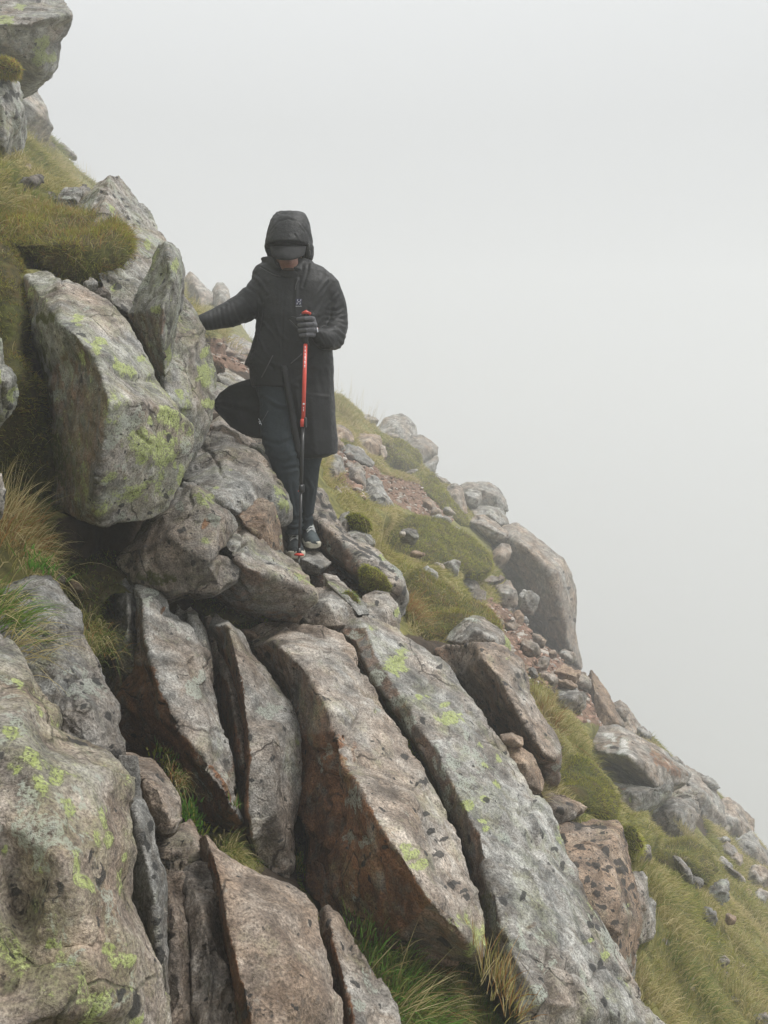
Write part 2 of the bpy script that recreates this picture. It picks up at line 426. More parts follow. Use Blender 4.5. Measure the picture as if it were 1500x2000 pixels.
def stone(label, x, y, w_, h_, d, rot=0, seed=0, tone=.3, th=None, sharp=.5, group='small stones lying on the slope', **k):
    """A small loose stone: an uneven outline with a ridge, so that it shows two or three facets."""
    rg = random.Random(seed * 77 + int(x) + 3 * int(y)); n = rg.choice((5, 6, 6, 7))
    ca, sa = math.cos(R(rot)), math.sin(R(rot)); P, wm = [], min(w_, h_ * 1.6) / F_PX * d * (1 if d < 5 else 1.35)
    for i in range(n):
        a = 2 * math.pi * (i + rg.uniform(-.36, .36)) / n; r = rg.uniform(.84, 1.12)
        u, v = math.cos(a) * w_ / 2 * r, math.sin(a) * h_ / 2 * r
        X, Y = u * ca - v * sa, u * sa + v * ca
        top = max(0, -Y / (max(w_, h_) * .5))          # the upper rim lies farther back: a face open to the sky
        P.append((x + X, y + Y, d + wm * (.10 + .75 * top + .12 * rg.random() + .10 * abs(X) / w_)))
    # ridge of two inner corners standing towards the camera
    for sgn in (-1, 1):
        u, v = sgn * w_ * .24 * rg.uniform(.6, 1.2), h_ * rg.uniform(-.16, .14)
        P.append((x + u * ca - v * sa, y + u * sa + v * ca, d - wm * rg.uniform(.02, .16)))
    fs = []; A, B_ = n, n + 1
    own = [A if math.cos(2 * math.pi * i / n) < 0 else B_ for i in range(n)]
    for i in range(n):
        j = (i + 1) % n
        if own[i] == own[j]: fs.append(f'{i} {j} {own[i]}')
        else: fs.append(f'{i} {j} {own[j]} {own[i]}')
    k.setdefault('name', 'stone'); k.setdefault('cat', 'stone')
    return rock(label, ';'.join('%f %f %f' % p for p in P), '|'.join(fs), th=th or wm * .8, tone=tone, group=group, facet=k.pop('facet', 2.2), soft=k.pop('soft', 0), vpx=3.2, **k)
# ------------------------------------------------------------------ the large stones (corner points, facets)
# upper left
rock('dark overhanging boulder jutting in at the very top left corner',
     '-90 -60 6.2; 110 -60 6.3; 125 0 5.9; 139 18 5.6; 138 30 5.35; 100 34 5.2; 50 49 5.05; -90 48 4.95; -90 140 5.6; 10 120 5.7; 38 153 5.8; 62 156 5.75; 104 141 5.7; 114 120 5.75; 115 80 5.75; 132 56 5.6; 139 42 5.5; 66 55 5.25; 72 110 5.45; 84 136 5.6',
     '0 1 2 3 4 5 6 7|7 6 17 18 19 11 10 9 8|6 5 17|17 5 4 16 15 14 18|18 14 13 12 19|19 12 11', th=1.2, tone=.1, gl=.5, yl=.3, val=.9,
     marks='y 78 95 18 30 20;y 95 115 20 16 0;y 15 40 20 8 0;y 40 15 14 8 0;b 75 8 8 4 0;R 30 90 60 30 0 .35', terr=False, name='boulder', cat='boulder')
rock('tall grey boulder with black streaks cut by the left edge under the overhang',
     '-90 120 5.6; 0 140 5.0; 16 148 4.95; 34 160 5.1; 46 190 5.2; 57 235 5.4; 54 268 5.5; 40 300 5.4; 12 322 5.2; -90 330 5.2; 4 200 4.7; 8 290 4.8; 40 235 4.95; -90 210 4.7',
     '0 1 2 10 13|2 3 4 12 10|4 5 6 7 12|12 7 8 11 10|10 11 13|11 8 9 13', th=.8, tone=.02, gl=.8, yl=.3, val=.98,
     marks='b 18 190 9 14 20;b 35 185 6 10 20;b 4 165 6 8;b 30 225 5 12 15;b 12 220 4 8', terr=False, name='boulder', cat='boulder')
rock('pale rounded boulder in mist behind the tall grey boulder',
     '10 150 7.9; 52 156 7.9; 72 178 7.8; 92 214 7.7; 104 250 7.8; 96 270 7.9; 60 270 7.6; 20 240 7.3; 40 190 7.3; 78 225 7.4',
     '0 1 2 8|2 3 9 8|3 4 5 9|9 5 6|8 9 6 7|0 8 7', th=1.2, tone=.25, gl=.4, bl=.05, amp=.6, terr=False, name='boulder', cat='boulder')
rock('big grey slab leaning above the moss, with a peaked top',
     '150 420 4.2; 168 386 4.2; 186 355 4.2; 214 337 4.15; 234 342 4.3; 262 378 4.35; 290 410 4.4; 303 436 4.4; 303 449 4.35; 330 478 4.2; 350 560 3.9; 300 620 3.5; 250 614 3.4; 215 590 3.4; 190 540 3.45; 170 470 3.6; 205 400 3.78; 208 440 3.7; 245 500 3.6',
     '0 1 16 17 15|1 2 3 16|3 4 5 6 7 8 17 16|8 9 10 18 17|17 18 14 15|18 10 11 12 13 14', th=.6, tone=.08, gl=.75, yl=.4, bl=.25, val=1.0,
     marks='b 250 425 8 3 35;b 268 432 9 3 35;b 240 390 6 3 30;b 235 375 4 3 30;b 248 403 6 3;b 232 560 9 8;b 250 550 6 4 30;b 212 545 5 4;b 237 520 8 3 20;b 240 600 9 14;y 215 410 9 12;y 290 475 8 14;y 225 560 6 8', cracks=[('300 640;296 560;318 480', 4, .03)], name='boulder', cat='boulder')
rock('lichened pillar of rock leaning upright against the big grey slab',
     '312 478 3.35; 322 471 3.3; 334 473 3.3; 350 490 3.35; 361 515 3.45; 362 560 3.5; 353 600 3.45; 342 640 3.4; 338 700 3.4; 333 740 3.4; 320 748 3.35; 308 735 3.4; 296 700 3.4; 275 660 3.35; 250 612 3.4; 270 575 3.35; 292 530 3.35; 302 500 3.4; 328 500 3.12; 336 545 3.08; 318 600 2.98; 316 660 3.0; 322 735 3.2; 352 540 3.2; 335 620 3.1',
     '0 1 2 18 17|2 3 23 19 18|3 4 5 23|5 6 24 23|19 23 24 20|17 18 19 16|16 19 20 15|15 20 14|14 20 21 13 h|13 21 22 10 11 12 h|20 24 21 h|24 6 7 8 22 21|22 8 9 10', th=.35, tone=.0, gl=.8, yl=.55, bl=.2, val=.9, vpx=4.2, shrink=.75,
     marks='y 302 605 12 9;y 330 690 5 16;y 340 520 8 16;m 322 735 10 12 0 .6;b 290 660 10 14 0 .5', name='rock pillar'.replace(' ', '_'), cat='rock')
rock('smooth grey-green rock face the hiker rests a hand on',
     '330 570 3.75; 360 578 3.7; 378 602 3.72; 394 634 3.75; 408 685 3.72; 417 738 3.7; 415 800 3.6; 402 850 3.55; 375 900 3.5; 350 880 3.3; 330 800 3.2; 320 740 3.25; 330 650 3.45; 370 700 3.42; 368 790 3.3',
     '0 1 2 13 12|2 3 4 13|4 5 6 14 13|6 7 8 14|14 8 9|14 9 10|13 14 10 11|13 11 12', th=.5, tone=.05, gl=.6, yl=.6, bl=.0, val=.95,
     marks='y 398 730 12 26 -10;y 405 790 12 10;y 400 690 8 10;R 408 830 10 20 0 .4;y 345 770 10 12', cracks=[('380 590;400 640;404 668', 4, .01)], name='boulder', cat='boulder')
rock('huge boulder with green lichen front balanced over a dark hollow',
     '50 538 3.05; 92 532 3.05; 112 546 3.0; 165 565 2.95; 212 590 2.92; 242 622 2.9; 272 672 2.86; 300 720 2.84; 310 742 2.8; 345 790 2.76; 378 830 2.72; 378 862 2.74; 368 900 2.76; 356 925 2.76; 344 962 2.76; 325 1000 2.74; 290 1014 2.66; 200 1023 2.55; 165 1012 2.6; 138 1006 2.75; 98 990 3.0; 84 850 3.05; 88 740 3.0; 62 640 3.0; 118 632 2.6; 150 657 2.5; 188 700 2.42; 202 745 2.36; 214 788 2.3; 262 784 2.4; 330 800 2.6; 205 850 2.34; 188 955 2.42; 78 578 2.85; 120 552 2.86; 300 900 2.56',
     '0 1 2 34 33|33 34 24 23|34 2 3 4 25 24|4 5 6 26 25|6 7 8 27 26|8 9 30 29 28 27|30 9 10|28 29 35 31|29 30 35|30 10 11 12 35|31 35 16 17 32|35 12 13 14 15 16|32 17 18|23 24 25 22|25 26 27 22 h|27 28 31 22 h|22 31 32 21 h|21 32 18 19 20 h|0 33 23 h', th=.9, tone=.1, gl=.6, yl=.58, bl=.15, val=1.04, facet=.35, steps=.7, lump=.5, vpx=4.2,
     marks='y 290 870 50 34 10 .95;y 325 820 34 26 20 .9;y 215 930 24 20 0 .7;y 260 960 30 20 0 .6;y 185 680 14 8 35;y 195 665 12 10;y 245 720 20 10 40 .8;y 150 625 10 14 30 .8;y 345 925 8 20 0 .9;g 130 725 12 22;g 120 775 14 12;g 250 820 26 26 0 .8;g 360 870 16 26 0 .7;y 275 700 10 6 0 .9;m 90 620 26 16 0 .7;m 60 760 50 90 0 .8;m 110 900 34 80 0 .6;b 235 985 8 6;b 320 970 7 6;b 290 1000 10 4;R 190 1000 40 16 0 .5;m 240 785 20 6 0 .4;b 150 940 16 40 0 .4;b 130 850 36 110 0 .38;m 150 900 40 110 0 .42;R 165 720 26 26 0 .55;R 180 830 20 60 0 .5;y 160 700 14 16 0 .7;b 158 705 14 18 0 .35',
     cracks=[('190 690;215 705;235 730;262 740;300 738', 5, .02), ('78 576;120 560;122 545', 3, .015), ('268 845;280 858;292 868', 2.2, .012)], name='boulder', cat='boulder')
rock('lichened rock edge poking in at the left border beside the moss',
     '-90 640 1.95; 0 655 1.85; 12 702 1.85; 30 735 1.9; 34 770 1.95; 22 800 1.95; 5 825 1.95; -90 840 1.9; 10 745 1.8; -30 730 1.72', '0 1 9|1 2 8 9|2 3 4 8|8 4 5 6|9 8 6 7|0 9 7', th=.4, tone=.05, gl=.7, yl=.6, val=.9, marks='y 22 775 8 22;y 4 740 8 20', cracks=[('12 705;8 760;10 800', 4, .015)], terr=False)
rock('sliver of grey stone at the left border beside straw grass', '-60 925 1.9; 2 925 1.86; 8 960 1.86; 6 1005 1.88; -60 1030 1.9; -20 965 1.8', '0 1 5|1 2 5|2 3 5|3 4 5|4 0 5', th=.2, tone=.2, terr=False)
rock('dark lichened rock propping up the huge boulder',
     '300 1005 2.95; 345 962 3.0; 356 937 3.05; 384 943 3.02; 410 968 2.98; 418 985 2.95; 440 994 2.95; 456 1008 2.98; 462 1030 3.0; 452 1040 2.95; 440 1076 2.85; 474 1108 2.9; 462 1130 2.85; 430 1150 2.8; 402 1156 2.78; 370 1150 2.74; 330 1165 2.75; 290 1150 2.75; 255 1140 2.78; 232 1095 2.85; 262 1055 2.92; 280 1030 3.0; 400 970 2.8; 430 1010 2.78; 410 1100 2.66; 330 1050 2.72',
     '0 1 2 22 25|2 3 4 22|4 5 23 22|5 6 7 23|7 8 9 23|23 9 10|22 23 25|25 23 10 24|24 10 11 12 13|24 13 14 15|25 24 15 16|25 16 17 18|25 18 19 20|25 20 21 0', th=.7, tone=.3, gl=.35, yl=.3, bl=.55, val=.72,
     marks='y 395 975 22 16 30 .9;g 418 1015 22 20 0 1;y 400 1060 10 10 0 .8;y 430 975 10 8 40 .8;b 340 1060 40 30 0 .45;R 400 1025 10 14;g 353 990 9 8;b 420 1090 30 14 -30 .5;m 300 1130 50 18 0 .6', cracks=[('408 1112;424 1094;442 1076', 4, .03)], name='boulder', cat='boulder')
rock('broad dark boulder below the hiker, between rocks and left leg',
     '350 930 3.6; 372 896 3.75; 396 858 3.9; 414 845 3.95; 440 851 3.95; 476 870 3.92; 492 880 3.9; 516 905 3.88; 531 922 3.85; 540 940 3.85; 562 965 3.8; 568 990 3.75; 565 1014 3.75; 552 1022 3.7; 525 1000 3.5; 500 985 3.4; 465 1004 3.25; 440 988 3.2; 400 960 3.3; 500 930 3.5; 440 900 3.62; 545 985 3.55',
     '0 1 20 18|1 2 3 4 20|4 5 6 19 20|6 7 8 9 19|9 10 21 19|10 11 12 21|21 12 13 14|19 21 14 15|20 19 15 16 17|20 17 18', th=.6, tone=.12, gl=.45, yl=.25, bl=.25, val=.85,
     marks='y 540 960 12 14;y 546 985 10 14;y 424 960 7 8;y 452 920 6 3;g 560 985 10 20;b 480 975 26 12 20 .5;y 530 920 10 10 0 .7', cracks=[('396 872;412 888;428 912;433 935', 2.6, .025)], name='boulder', cat='boulder')
rock('reddish brown angular rock wedged beside the left shoe',
     '463 1004 3.3; 484 988 3.35; 510 975 3.4; 532 982 3.42; 538 1000 3.45; 551 1036 3.5; 556 1075 3.5; 555 1090 3.5; 520 1070 3.3; 495 1040 3.2; 478 1024 3.2; 515 1020 3.24; 536 1060 3.36', '0 1 11 10|1 2 3 11|3 4 5 12 11|5 6 7 12|12 7 8|11 12 8 9|11 9 10', th=.4, tone=1.0, gl=.1, yl=.2, bl=.15, val=.72, marks='R 500 1020 40 40 0 .42;y 549 1049 5 5;g 552 1080 8 30;y 540 1010 3 3')
rock('flat-topped rock with pale lichened top and dark underside at centre',
     '430 1005 3.3; 452 996 3.32; 466 1004 3.32; 480 1024 3.35; 506 1038 3.35; 522 1062 3.35; 556 1086 3.35; 582 1105 3.3; 600 1130 3.2; 616 1158 3.1; 612 1170 3.05; 590 1204 3.2; 578 1213 3.2; 520 1203 3.15; 462 1187 3.1; 425 1160 3.1; 440 1120 2.95; 455 1085 2.85; 436 1060 3.0; 485 1110 2.86; 545 1130 2.92; 590 1150 3.0',
     '0 1 2 3 17 18|3 4 5 19 17|5 6 7 20 19|7 8 9 21 20|21 9 10|17 19 14 15 16 h|19 20 13 14 h|20 21 11 12 13 h|21 10 11', th=.55, tone=.35, gl=.55, yl=.3, bl=.35, val=.88,
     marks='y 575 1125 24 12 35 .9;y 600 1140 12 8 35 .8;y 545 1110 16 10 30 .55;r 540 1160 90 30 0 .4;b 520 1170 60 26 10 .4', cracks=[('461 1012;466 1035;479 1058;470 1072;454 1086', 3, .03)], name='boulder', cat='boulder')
rock('flat stepping stone lying under the toe of the shoes',
     '564 1084 4.0; 590 1057 4.3; 610 1064 4.24; 646 1099 3.98; 628 1110 3.86; 596 1094 3.9; 622 1121 3.9; 590 1112 3.95; 560 1098 4.02', '0 1 2 3 4 5|0 5 7 8|5 4 6 7|4 3 6', th=.2, tone=.2, gl=.6, yl=.1, bl=.15, name='stepping_stone', cat='stone', soft=0, terr=2, facet=.3, val=1.1, steps=.5)
rock('long diagonal slab blotched with black lichen right of the shoes',
     '610 952 4.5; 630 955 4.55; 646 982 4.5; 664 1020 4.4; 682 1045 4.3; 730 1070 4.2; 764 1100 4.1; 786 1132 4.0; 795 1165 3.95; 792 1200 3.95; 778 1212 3.9; 764 1186 3.85; 750 1160 3.82; 710 1116 3.85; 690 1108 3.95; 640 1080 4.15; 610 1060 4.3; 606 1008 4.3; 628 1024 4.15; 650 1040 4.08; 680 1070 4.0; 708 1100 3.92; 778 1150 3.8',
     '0 1 2 18 17|2 3 19 18|3 4 20 19|4 5 21 20|5 6 22 21|6 7 8 22|22 8 9 10 11|21 22 11 12 13|17 18 19 15 16 h|19 20 14 15 h|20 21 13 14 h', th=.45, tone=.25, gl=.45, yl=.15, bl=.6, val=1.0,
     marks='b 632 985 14 6 50;b 628 1005 12 5 30;b 650 1010 16 5 50;b 665 1035 14 6 40;b 672 1052 12 6 40;b 690 1062 18 5 25;b 706 1075 16 5 25;b 722 1085 16 6 25;b 740 1095 12 5 30;b 712 1095 12 7 20;b 745 1110 12 5 30;b 760 1120 10 6;b 645 990 10 5 55;b 700 1085 10 5;b 770 1140 5 8;b 785 1155 4 7;b 622 970 12 4 60;b 780 1175 4 6;g 770 1120 20 10 40;y 748 1092 9 6', name='slab', cat='slab')
rock('rounded grey stone below the trail at centre', '583 1196 3.35; 598 1172 3.4; 618 1146 3.5; 652 1149 3.5; 672 1165 3.45; 698 1188 3.4; 694 1212 3.35; 660 1222 3.25; 600 1218 3.25; 640 1180 3.22', '0 1 9|1 2 3 9|3 4 9|4 5 6 9|6 7 9|7 8 9|8 0 9', th=.35, tone=.55, gl=.5, bl=.4, yl=.1)
rock('narrow grey stone strip edging the trail', '634 1122 3.6; 655 1127 3.6; 688 1156 3.55; 716 1180 3.5; 722 1200 3.4; 700 1202 3.35; 670 1168 3.4; 640 1140 3.45; 680 1164 3.4', '0 1 8 7|1 2 8|2 3 4 8|4 5 8|5 6 8|6 7 8', th=.3, tone=.15, gl=.4, bl=.3)
rock('grey-pink stone under the lower end of the black-blotched slab', '712 1160 3.65; 735 1152 3.7; 758 1156 3.7; 776 1180 3.65; 783 1212 3.6; 779 1238 3.5; 745 1232 3.4; 710 1210 3.4; 700 1188 3.5; 752 1195 3.45', '0 1 2 9|2 3 4 9|4 5 9|5 6 9|6 7 9|7 8 9|8 0 9', th=.4, tone=.45, gl=.5, bl=.5, yl=.2, marks='b 737 1178 5 6;y 775 1195 6 10')
# the great slabs
rock('longest grey slab with yellow-green lichen, running down to the bottom edge',
     '600 1220 3.5; 645 1190 3.45; 676 1198 3.38; 702 1206 3.3; 716 1203 3.42; 770 1225 3.45; 832 1264 3.42; 880 1302 3.35; 897 1335 3.28; 932 1378 3.2; 960 1420 3.12; 1000 1470 3.02; 1035 1540 2.92; 1070 1582 2.86; 1092 1645 2.78; 1106 1682 2.72; 1132 1722 2.66; 1170 1800 2.56; 1202 1852 2.48; 1242 1922 2.4; 1292 2002 2.32; 1330 2070 2.26; 1010 2070 1.86; 1022 1990 1.92; 1000 1930 2.0; 968 1892 2.12; 946 1870 2.2; 945 1790 2.3; 928 1700 2.42; 900 1630 2.52; 870 1570 2.6; 836 1490 2.7; 800 1430 2.8; 764 1370 2.9; 722 1318 3.0; 690 1250 3.2; 640 1222 3.35; 716 1226 3.22; 733 1272 3.08; 762 1322 2.95; 792 1364 2.86; 812 1412 2.78; 852 1464 2.66; 882 1524 2.56; 904 1570 2.48; 934 1625 2.38; 950 1700 2.26; 980 1800 2.12; 1010 1880 2.0; 1060 1960 1.9; 900 1440 2.82; 1010 1640 2.48; 1120 1850 2.2',
     '0 1 2 3 37 36|3 4 5 6 38 37|6 7 8 39 38|8 9 40 39|9 10 50 41 40|10 11 12 50|50 12 13 51|41 50 42|42 50 43|43 50 44|44 50 51 45|51 13 14 15 16 52|45 51 46|46 51 52 47|52 16 17 18|52 18 19|47 52 48|48 52 19 20 49|49 20 21 22|36 37 38 35 h|38 39 34 35 h|39 40 33 34 h|40 41 32 33 h|41 42 31 32 h|42 43 30 31 h|43 44 29 30 h|44 45 28 29 h|45 46 27 28 h|46 47 26 27 h|47 48 25 26 h|48 49 24 25|49 22 23 24',
     th=.6, tone=.06, gl=.5, yl=.3, bl=.18, val=1.04, vpx=4.4, facet=.6, lump=.4,
     marks='y 778 1292 24 28 20 1;y 876 1402 28 14 5 1;y 818 1362 8 7;y 838 1362 7 6;y 866 1378 10 8;y 936 1455 9 8;y 975 1480 10 9;y 945 1492 18 7 30 1;y 970 1530 14 6 40 1;y 945 1560 10 7;y 913 1575 13 14;y 945 1600 9 6;y 952 1615 7 6;y 730 1225 20 8 20 .7;y 1180 1870 12 10;y 1150 1840 10 6;y 1085 1630 6 30 -15 .7;y 1150 1780 6 40 -25 .6;y 1230 1930 5 40 -30 .5;b 860 1302 7 6;b 1079 1661 7 6 30;b 1015 1755 9 12 30;b 1069 1691 5 4;b 1099 1692 5 9 -30;b 1078 1706 4 4;b 1171 1886 12 10;b 1150 1812 4 10 -30;b 1161 1818 5 14 -30;b 1174 1818 5 10 -30;b 1148 1795 4 7;b 1234 1947 4 8 -30;b 1210 1915 3 6;b 1042 1567 4 4;b 1150 1924 5 5;b 905 1370 4 3;b 1055 1770 3 3;g 1048 1940 26 24;g 690 1240 16 10;g 735 1320 16 20;g 770 1370 14 26 30;g 790 1420 20 20;g 1180 1830 20 60 -30 .7;g 900 1490 60 60 0 .5;R 910 1540 14 22 0 .5;R 935 1630 10 10 0 .7;R 1040 1810 14 8 0 .5;m 950 1760 12 60 0 .5;m 985 1980 50 40 0 .7;m 700 1300 10 14 0 .6',
     cracks=[('1070 1860;1066 1890;1072 1920;1082 1945', 4, .02), ('1172 1890;1160 1915;1146 1925', 4, .012)], name='slab', cat='slab')
rock('brown slab with rust-orange left side, standing at the centre bottom',
     '484 1228 3.2; 518 1212 3.25; 572 1214 3.22; 632 1226 3.15; 664 1240 3.1; 690 1272 3.0; 702 1302 2.92; 733 1346 2.84; 767 1400 2.74; 792 1442 2.66; 822 1502 2.56; 852 1562 2.46; 882 1620 2.36; 902 1662 2.3; 922 1722 2.22; 942 1782 2.12; 946 1830 2.05; 946 1872 2.0; 925 1884 2.0; 880 1876 2.05; 820 1862 2.1; 740 1850 2.15; 690 1835 2.2; 660 1815 2.24; 612 1762 2.34; 594 1735 2.42; 600 1640 2.5; 588 1540 2.62; 584 1440 2.72; 575 1360 2.84; 530 1300 3.0; 494 1262 3.05; 532 1252 2.9; 562 1275 2.76; 604 1320 2.6; 640 1384 2.46; 652 1432 2.38; 668 1498 2.26; 696 1522 2.18; 716 1562 2.1; 742 1612 2.02; 762 1642 1.98; 792 1684 1.93; 842 1762 1.86; 886 1802 1.84; 654 1545 2.42; 700 1700 2.16; 800 1560 2.22',
     '0 1 2 32 31|2 3 33 32|3 4 5 34 33|5 6 7 35 34|7 8 36 35|8 9 37 36|9 10 47 37|37 47 38|38 47 39|10 11 12 47|39 47 40|40 47 41|47 12 13 42 41|13 14 43 42|14 15 16 44 43|44 16 17|31 32 33 30 h|33 34 29 30 h|34 35 36 28 29 h|36 37 45 27 28 r|37 38 39 45 r|45 39 40 46 r|26 27 45 46 r|46 24 25 26 r|40 41 42 46 r|46 42 43 21 r|43 44 19 20 21 h|44 17 18 19 h|46 21 22 23 24 r', th=.55, tone=.42, gl=.25, yl=.2, bl=.18, val=1.08, vpx=4.2, facet=.6, lump=.4,
     marks='y 802 1668 16 16;y 818 1692 14 12;y 790 1655 10 10;y 900 1800 26 26 30 .9;y 925 1840 22 34 10 .8;y 885 1800 10 10;y 732 1388 10 8 0 .7;g 694 1562 18 30 20;g 680 1640 12 30 10;g 720 1645 18 14;g 640 1470 10 40 10 .7;g 700 1730 20 26 0 .6;g 770 1600 26 40 0 .6;b 845 1622 9 7;b 855 1670 14 9;b 880 1730 14 8;b 905 1758 12 6 50;b 866 1640 7 5;b 820 1530 12 8 0 .9;b 788 1480 10 7 0 .9;b 832 1590 12 6 0 .8;b 755 1655 6 7;b 900 1745 8 5;g 740 1380 10 8;r 560 1235 70 20 0 1;b 545 1300 34 18 35 .42;b 590 1400 14 60 0 .42;R 650 1490 26 60 0 1;R 690 1470 10 30 0 .5;b 640 1560 8 70 0 .42;y 900 1850 30 20 0 .5;m 850 1868 50 10 0 .4',
     cracks=[('650 1400;654 1460;656 1530;664 1556', 4, .035), ('672 1600;676 1660;662 1710;660 1740', 4, .02)], name='slab', cat='slab')
rock('curved grey slab between the dark gap and a thin rusty sliver',
     '404 1222 2.9; 420 1196 2.95; 446 1210 2.92; 476 1242 2.9; 494 1278 2.86; 540 1332 2.76; 575 1382 2.68; 586 1422 2.62; 591 1500 2.54; 586 1562 2.48; 574 1622 2.42; 572 1702 2.34; 562 1720 2.32; 530 1706 2.3; 506 1682 2.3; 484 1632 2.34; 478 1560 2.5; 480 1490 2.6; 470 1400 2.75; 452 1320 2.88; 430 1262 2.95; 446 1222 2.78; 462 1290 2.62; 472 1342 2.52; 482 1420 2.42; 490 1484 2.34; 486 1560 2.28; 494 1636 2.24; 530 1440 2.4; 540 1580 2.26',
     '1 2 21 0|2 3 4 22 21|4 5 23 22|5 6 28 24 23|6 7 8 28|24 28 25|8 9 29 28|25 28 29 26|26 29 27|9 10 29|29 10 11 12|29 12 13|27 29 13 14|27 14 15|0 21 22 20 h|22 23 19 20 r|23 24 18 19 r|24 25 17 18 r|25 26 16 17 r|26 27 15 16 r', th=.5, tone=.22, gl=.35, yl=.12, bl=.3, val=.92, vpx=4.2, facet=.35, steps=.5, lump=.6,
     marks='g 520 1390 30 20 0 .6;y 580 1450 5 30 0 .6;b 488 1440 6 10;R 540 1700 30 20 0 .4;R 586 1500 10 60 0 .35;R 570 1600 16 50 0 .3', name='slab', cat='slab')
rock('thin rusty sliver of slab between two grey slabs',
     '400 1205 3.0; 412 1200 3.0; 424 1262 2.9; 444 1300 2.84; 462 1345 2.76; 474 1405 2.68; 482 1470 2.6; 488 1492 2.56; 474 1530 2.54; 462 1500 2.62; 448 1430 2.72; 436 1370 2.8; 424 1310 2.9; 408 1260 2.96; 446 1335 2.72; 462 1420 2.6; 472 1490 2.52', '0 1 2 12 13|2 3 14 12|3 4 5 15 14|5 6 7 16 15|12 14 11 r|14 15 10 11 r|15 16 9 10 r|16 7 8 r|16 8 9 r', th=.3, tone=.6, gl=.1, bl=.2, yl=.05, val=.8, steps=.25, lump=.2, name='slab', cat='slab')
rock('leaf-shaped pale grey slab with undercut brown lower side',
     '262 1138 2.8; 280 1128 2.82; 302 1142 2.8; 322 1172 2.78; 334 1196 2.76; 352 1210 2.74; 375 1228 2.72; 396 1270 2.68; 410 1330 2.6; 424 1385 2.54; 440 1440 2.46; 450 1495 2.4; 455 1545 2.34; 474 1606 2.3; 462 1622 2.32; 430 1612 2.4; 398 1600 2.46; 372 1562 2.52; 330 1500 2.58; 268 1452 2.66; 226 1432 2.7; 224 1372 2.74; 250 1330 2.74; 275 1300 2.7; 268 1240 2.72; 268 1180 2.75; 282 1190 2.6; 286 1250 2.5; 300 1300 2.42; 312 1345 2.36; 342 1412 2.3; 400 1492 2.24; 440 1546 2.2; 454 1580 2.2; 360 1300 2.5; 400 1410 2.36',
     '0 1 2 26|2 3 4 26|4 5 6 34 27 26|6 7 8 34|34 8 9 35|27 34 28|28 34 29|29 34 35 30|9 10 11 35|30 35 31|35 11 32 31|11 12 33 32|12 13 33|0 26 25|26 27 24 25 h|27 28 23 24 h|28 29 22 23 r|29 30 21 22 r|30 31 18 19 20 21 r|31 32 17 18 r|32 33 16 17 r|33 13 14 15 16 r', th=.5, tone=.1, gl=.5, yl=.05, bl=.12, val=1.0, vpx=4.2, lump=.5,
     marks='g 380 1340 20 26 30 .9;g 300 1160 20 26 40 .8;R 318 1192 7 6 0 .7;b 318 1370 4 14 -20 .9;b 440 1495 9 24 -20 .5;R 452 1480 8 80 5 .55;R 400 1270 8 40 0 .3', cracks=[('322 1375;330 1398;344 1414', 3, .02), ('300 1340;305 1380', 3, .01)], name='slab', cat='slab')
rock('small spiky grey flakes standing behind the leaf-shaped slab', '340 1205 2.95; 345 1176 2.98; 360 1190 2.96; 372 1182 2.98; 388 1195 2.95; 400 1230 2.9; 412 1290 2.85; 420 1340 2.8; 396 1300 2.8; 370 1240 2.84; 376 1212 2.82', '0 1 2 10 9|2 3 4 10|4 5 10|5 6 8 10|6 7 8|10 8 9', th=.2, tone=.25, gl=.5, bl=.2, soft=1)
rock('thin upright grey flake left of the leaf-shaped slab',
     '215 1150 2.85; 222 1118 2.85; 240 1124 2.85; 262 1148 2.84; 268 1185 2.82; 270 1240 2.8; 264 1300 2.76; 280 1330 2.72; 268 1338 2.72; 234 1302 2.74; 230 1260 2.78; 234 1205 2.8; 224 1172 2.82; 250 1180 2.68; 250 1250 2.64', '0 1 2 13 12|2 3 4 13|4 5 14 13|5 6 14|6 7 8 14|14 8 9|14 9 10|13 14 10 11|13 11 12', th=.25, tone=.2, gl=.6, bl=.3, val=.8, marks='R 205 1200 20 90 0 .9', soft=1, name='slab', cat='slab')
rock('rust-brown rock filling the recess beneath the pale grey slabs',
     '180 1310 2.95; 215 1200 3.0; 275 1180 3.0; 300 1340 2.9; 360 1450 2.75; 420 1600 2.6; 480 1640 2.6; 470 1680 2.6; 380 1600 2.6; 300 1500 2.62; 210 1480 2.65; 200 1380 2.8; 260 1390 2.6; 350 1500 2.5; 235 1330 2.72', '0 1 2 14|14 2 3 12|3 4 13 12|4 5 13|5 6 7 8 13|13 8 9 12|12 9 10 11|12 11 14|14 11 0', th=.5, tone=.7, gl=.1, bl=.2, val=.6, marks='R 300 1430 130 110 0 .9;m 205 1300 30 40 0 .8', amp=1.6, terr=.6)
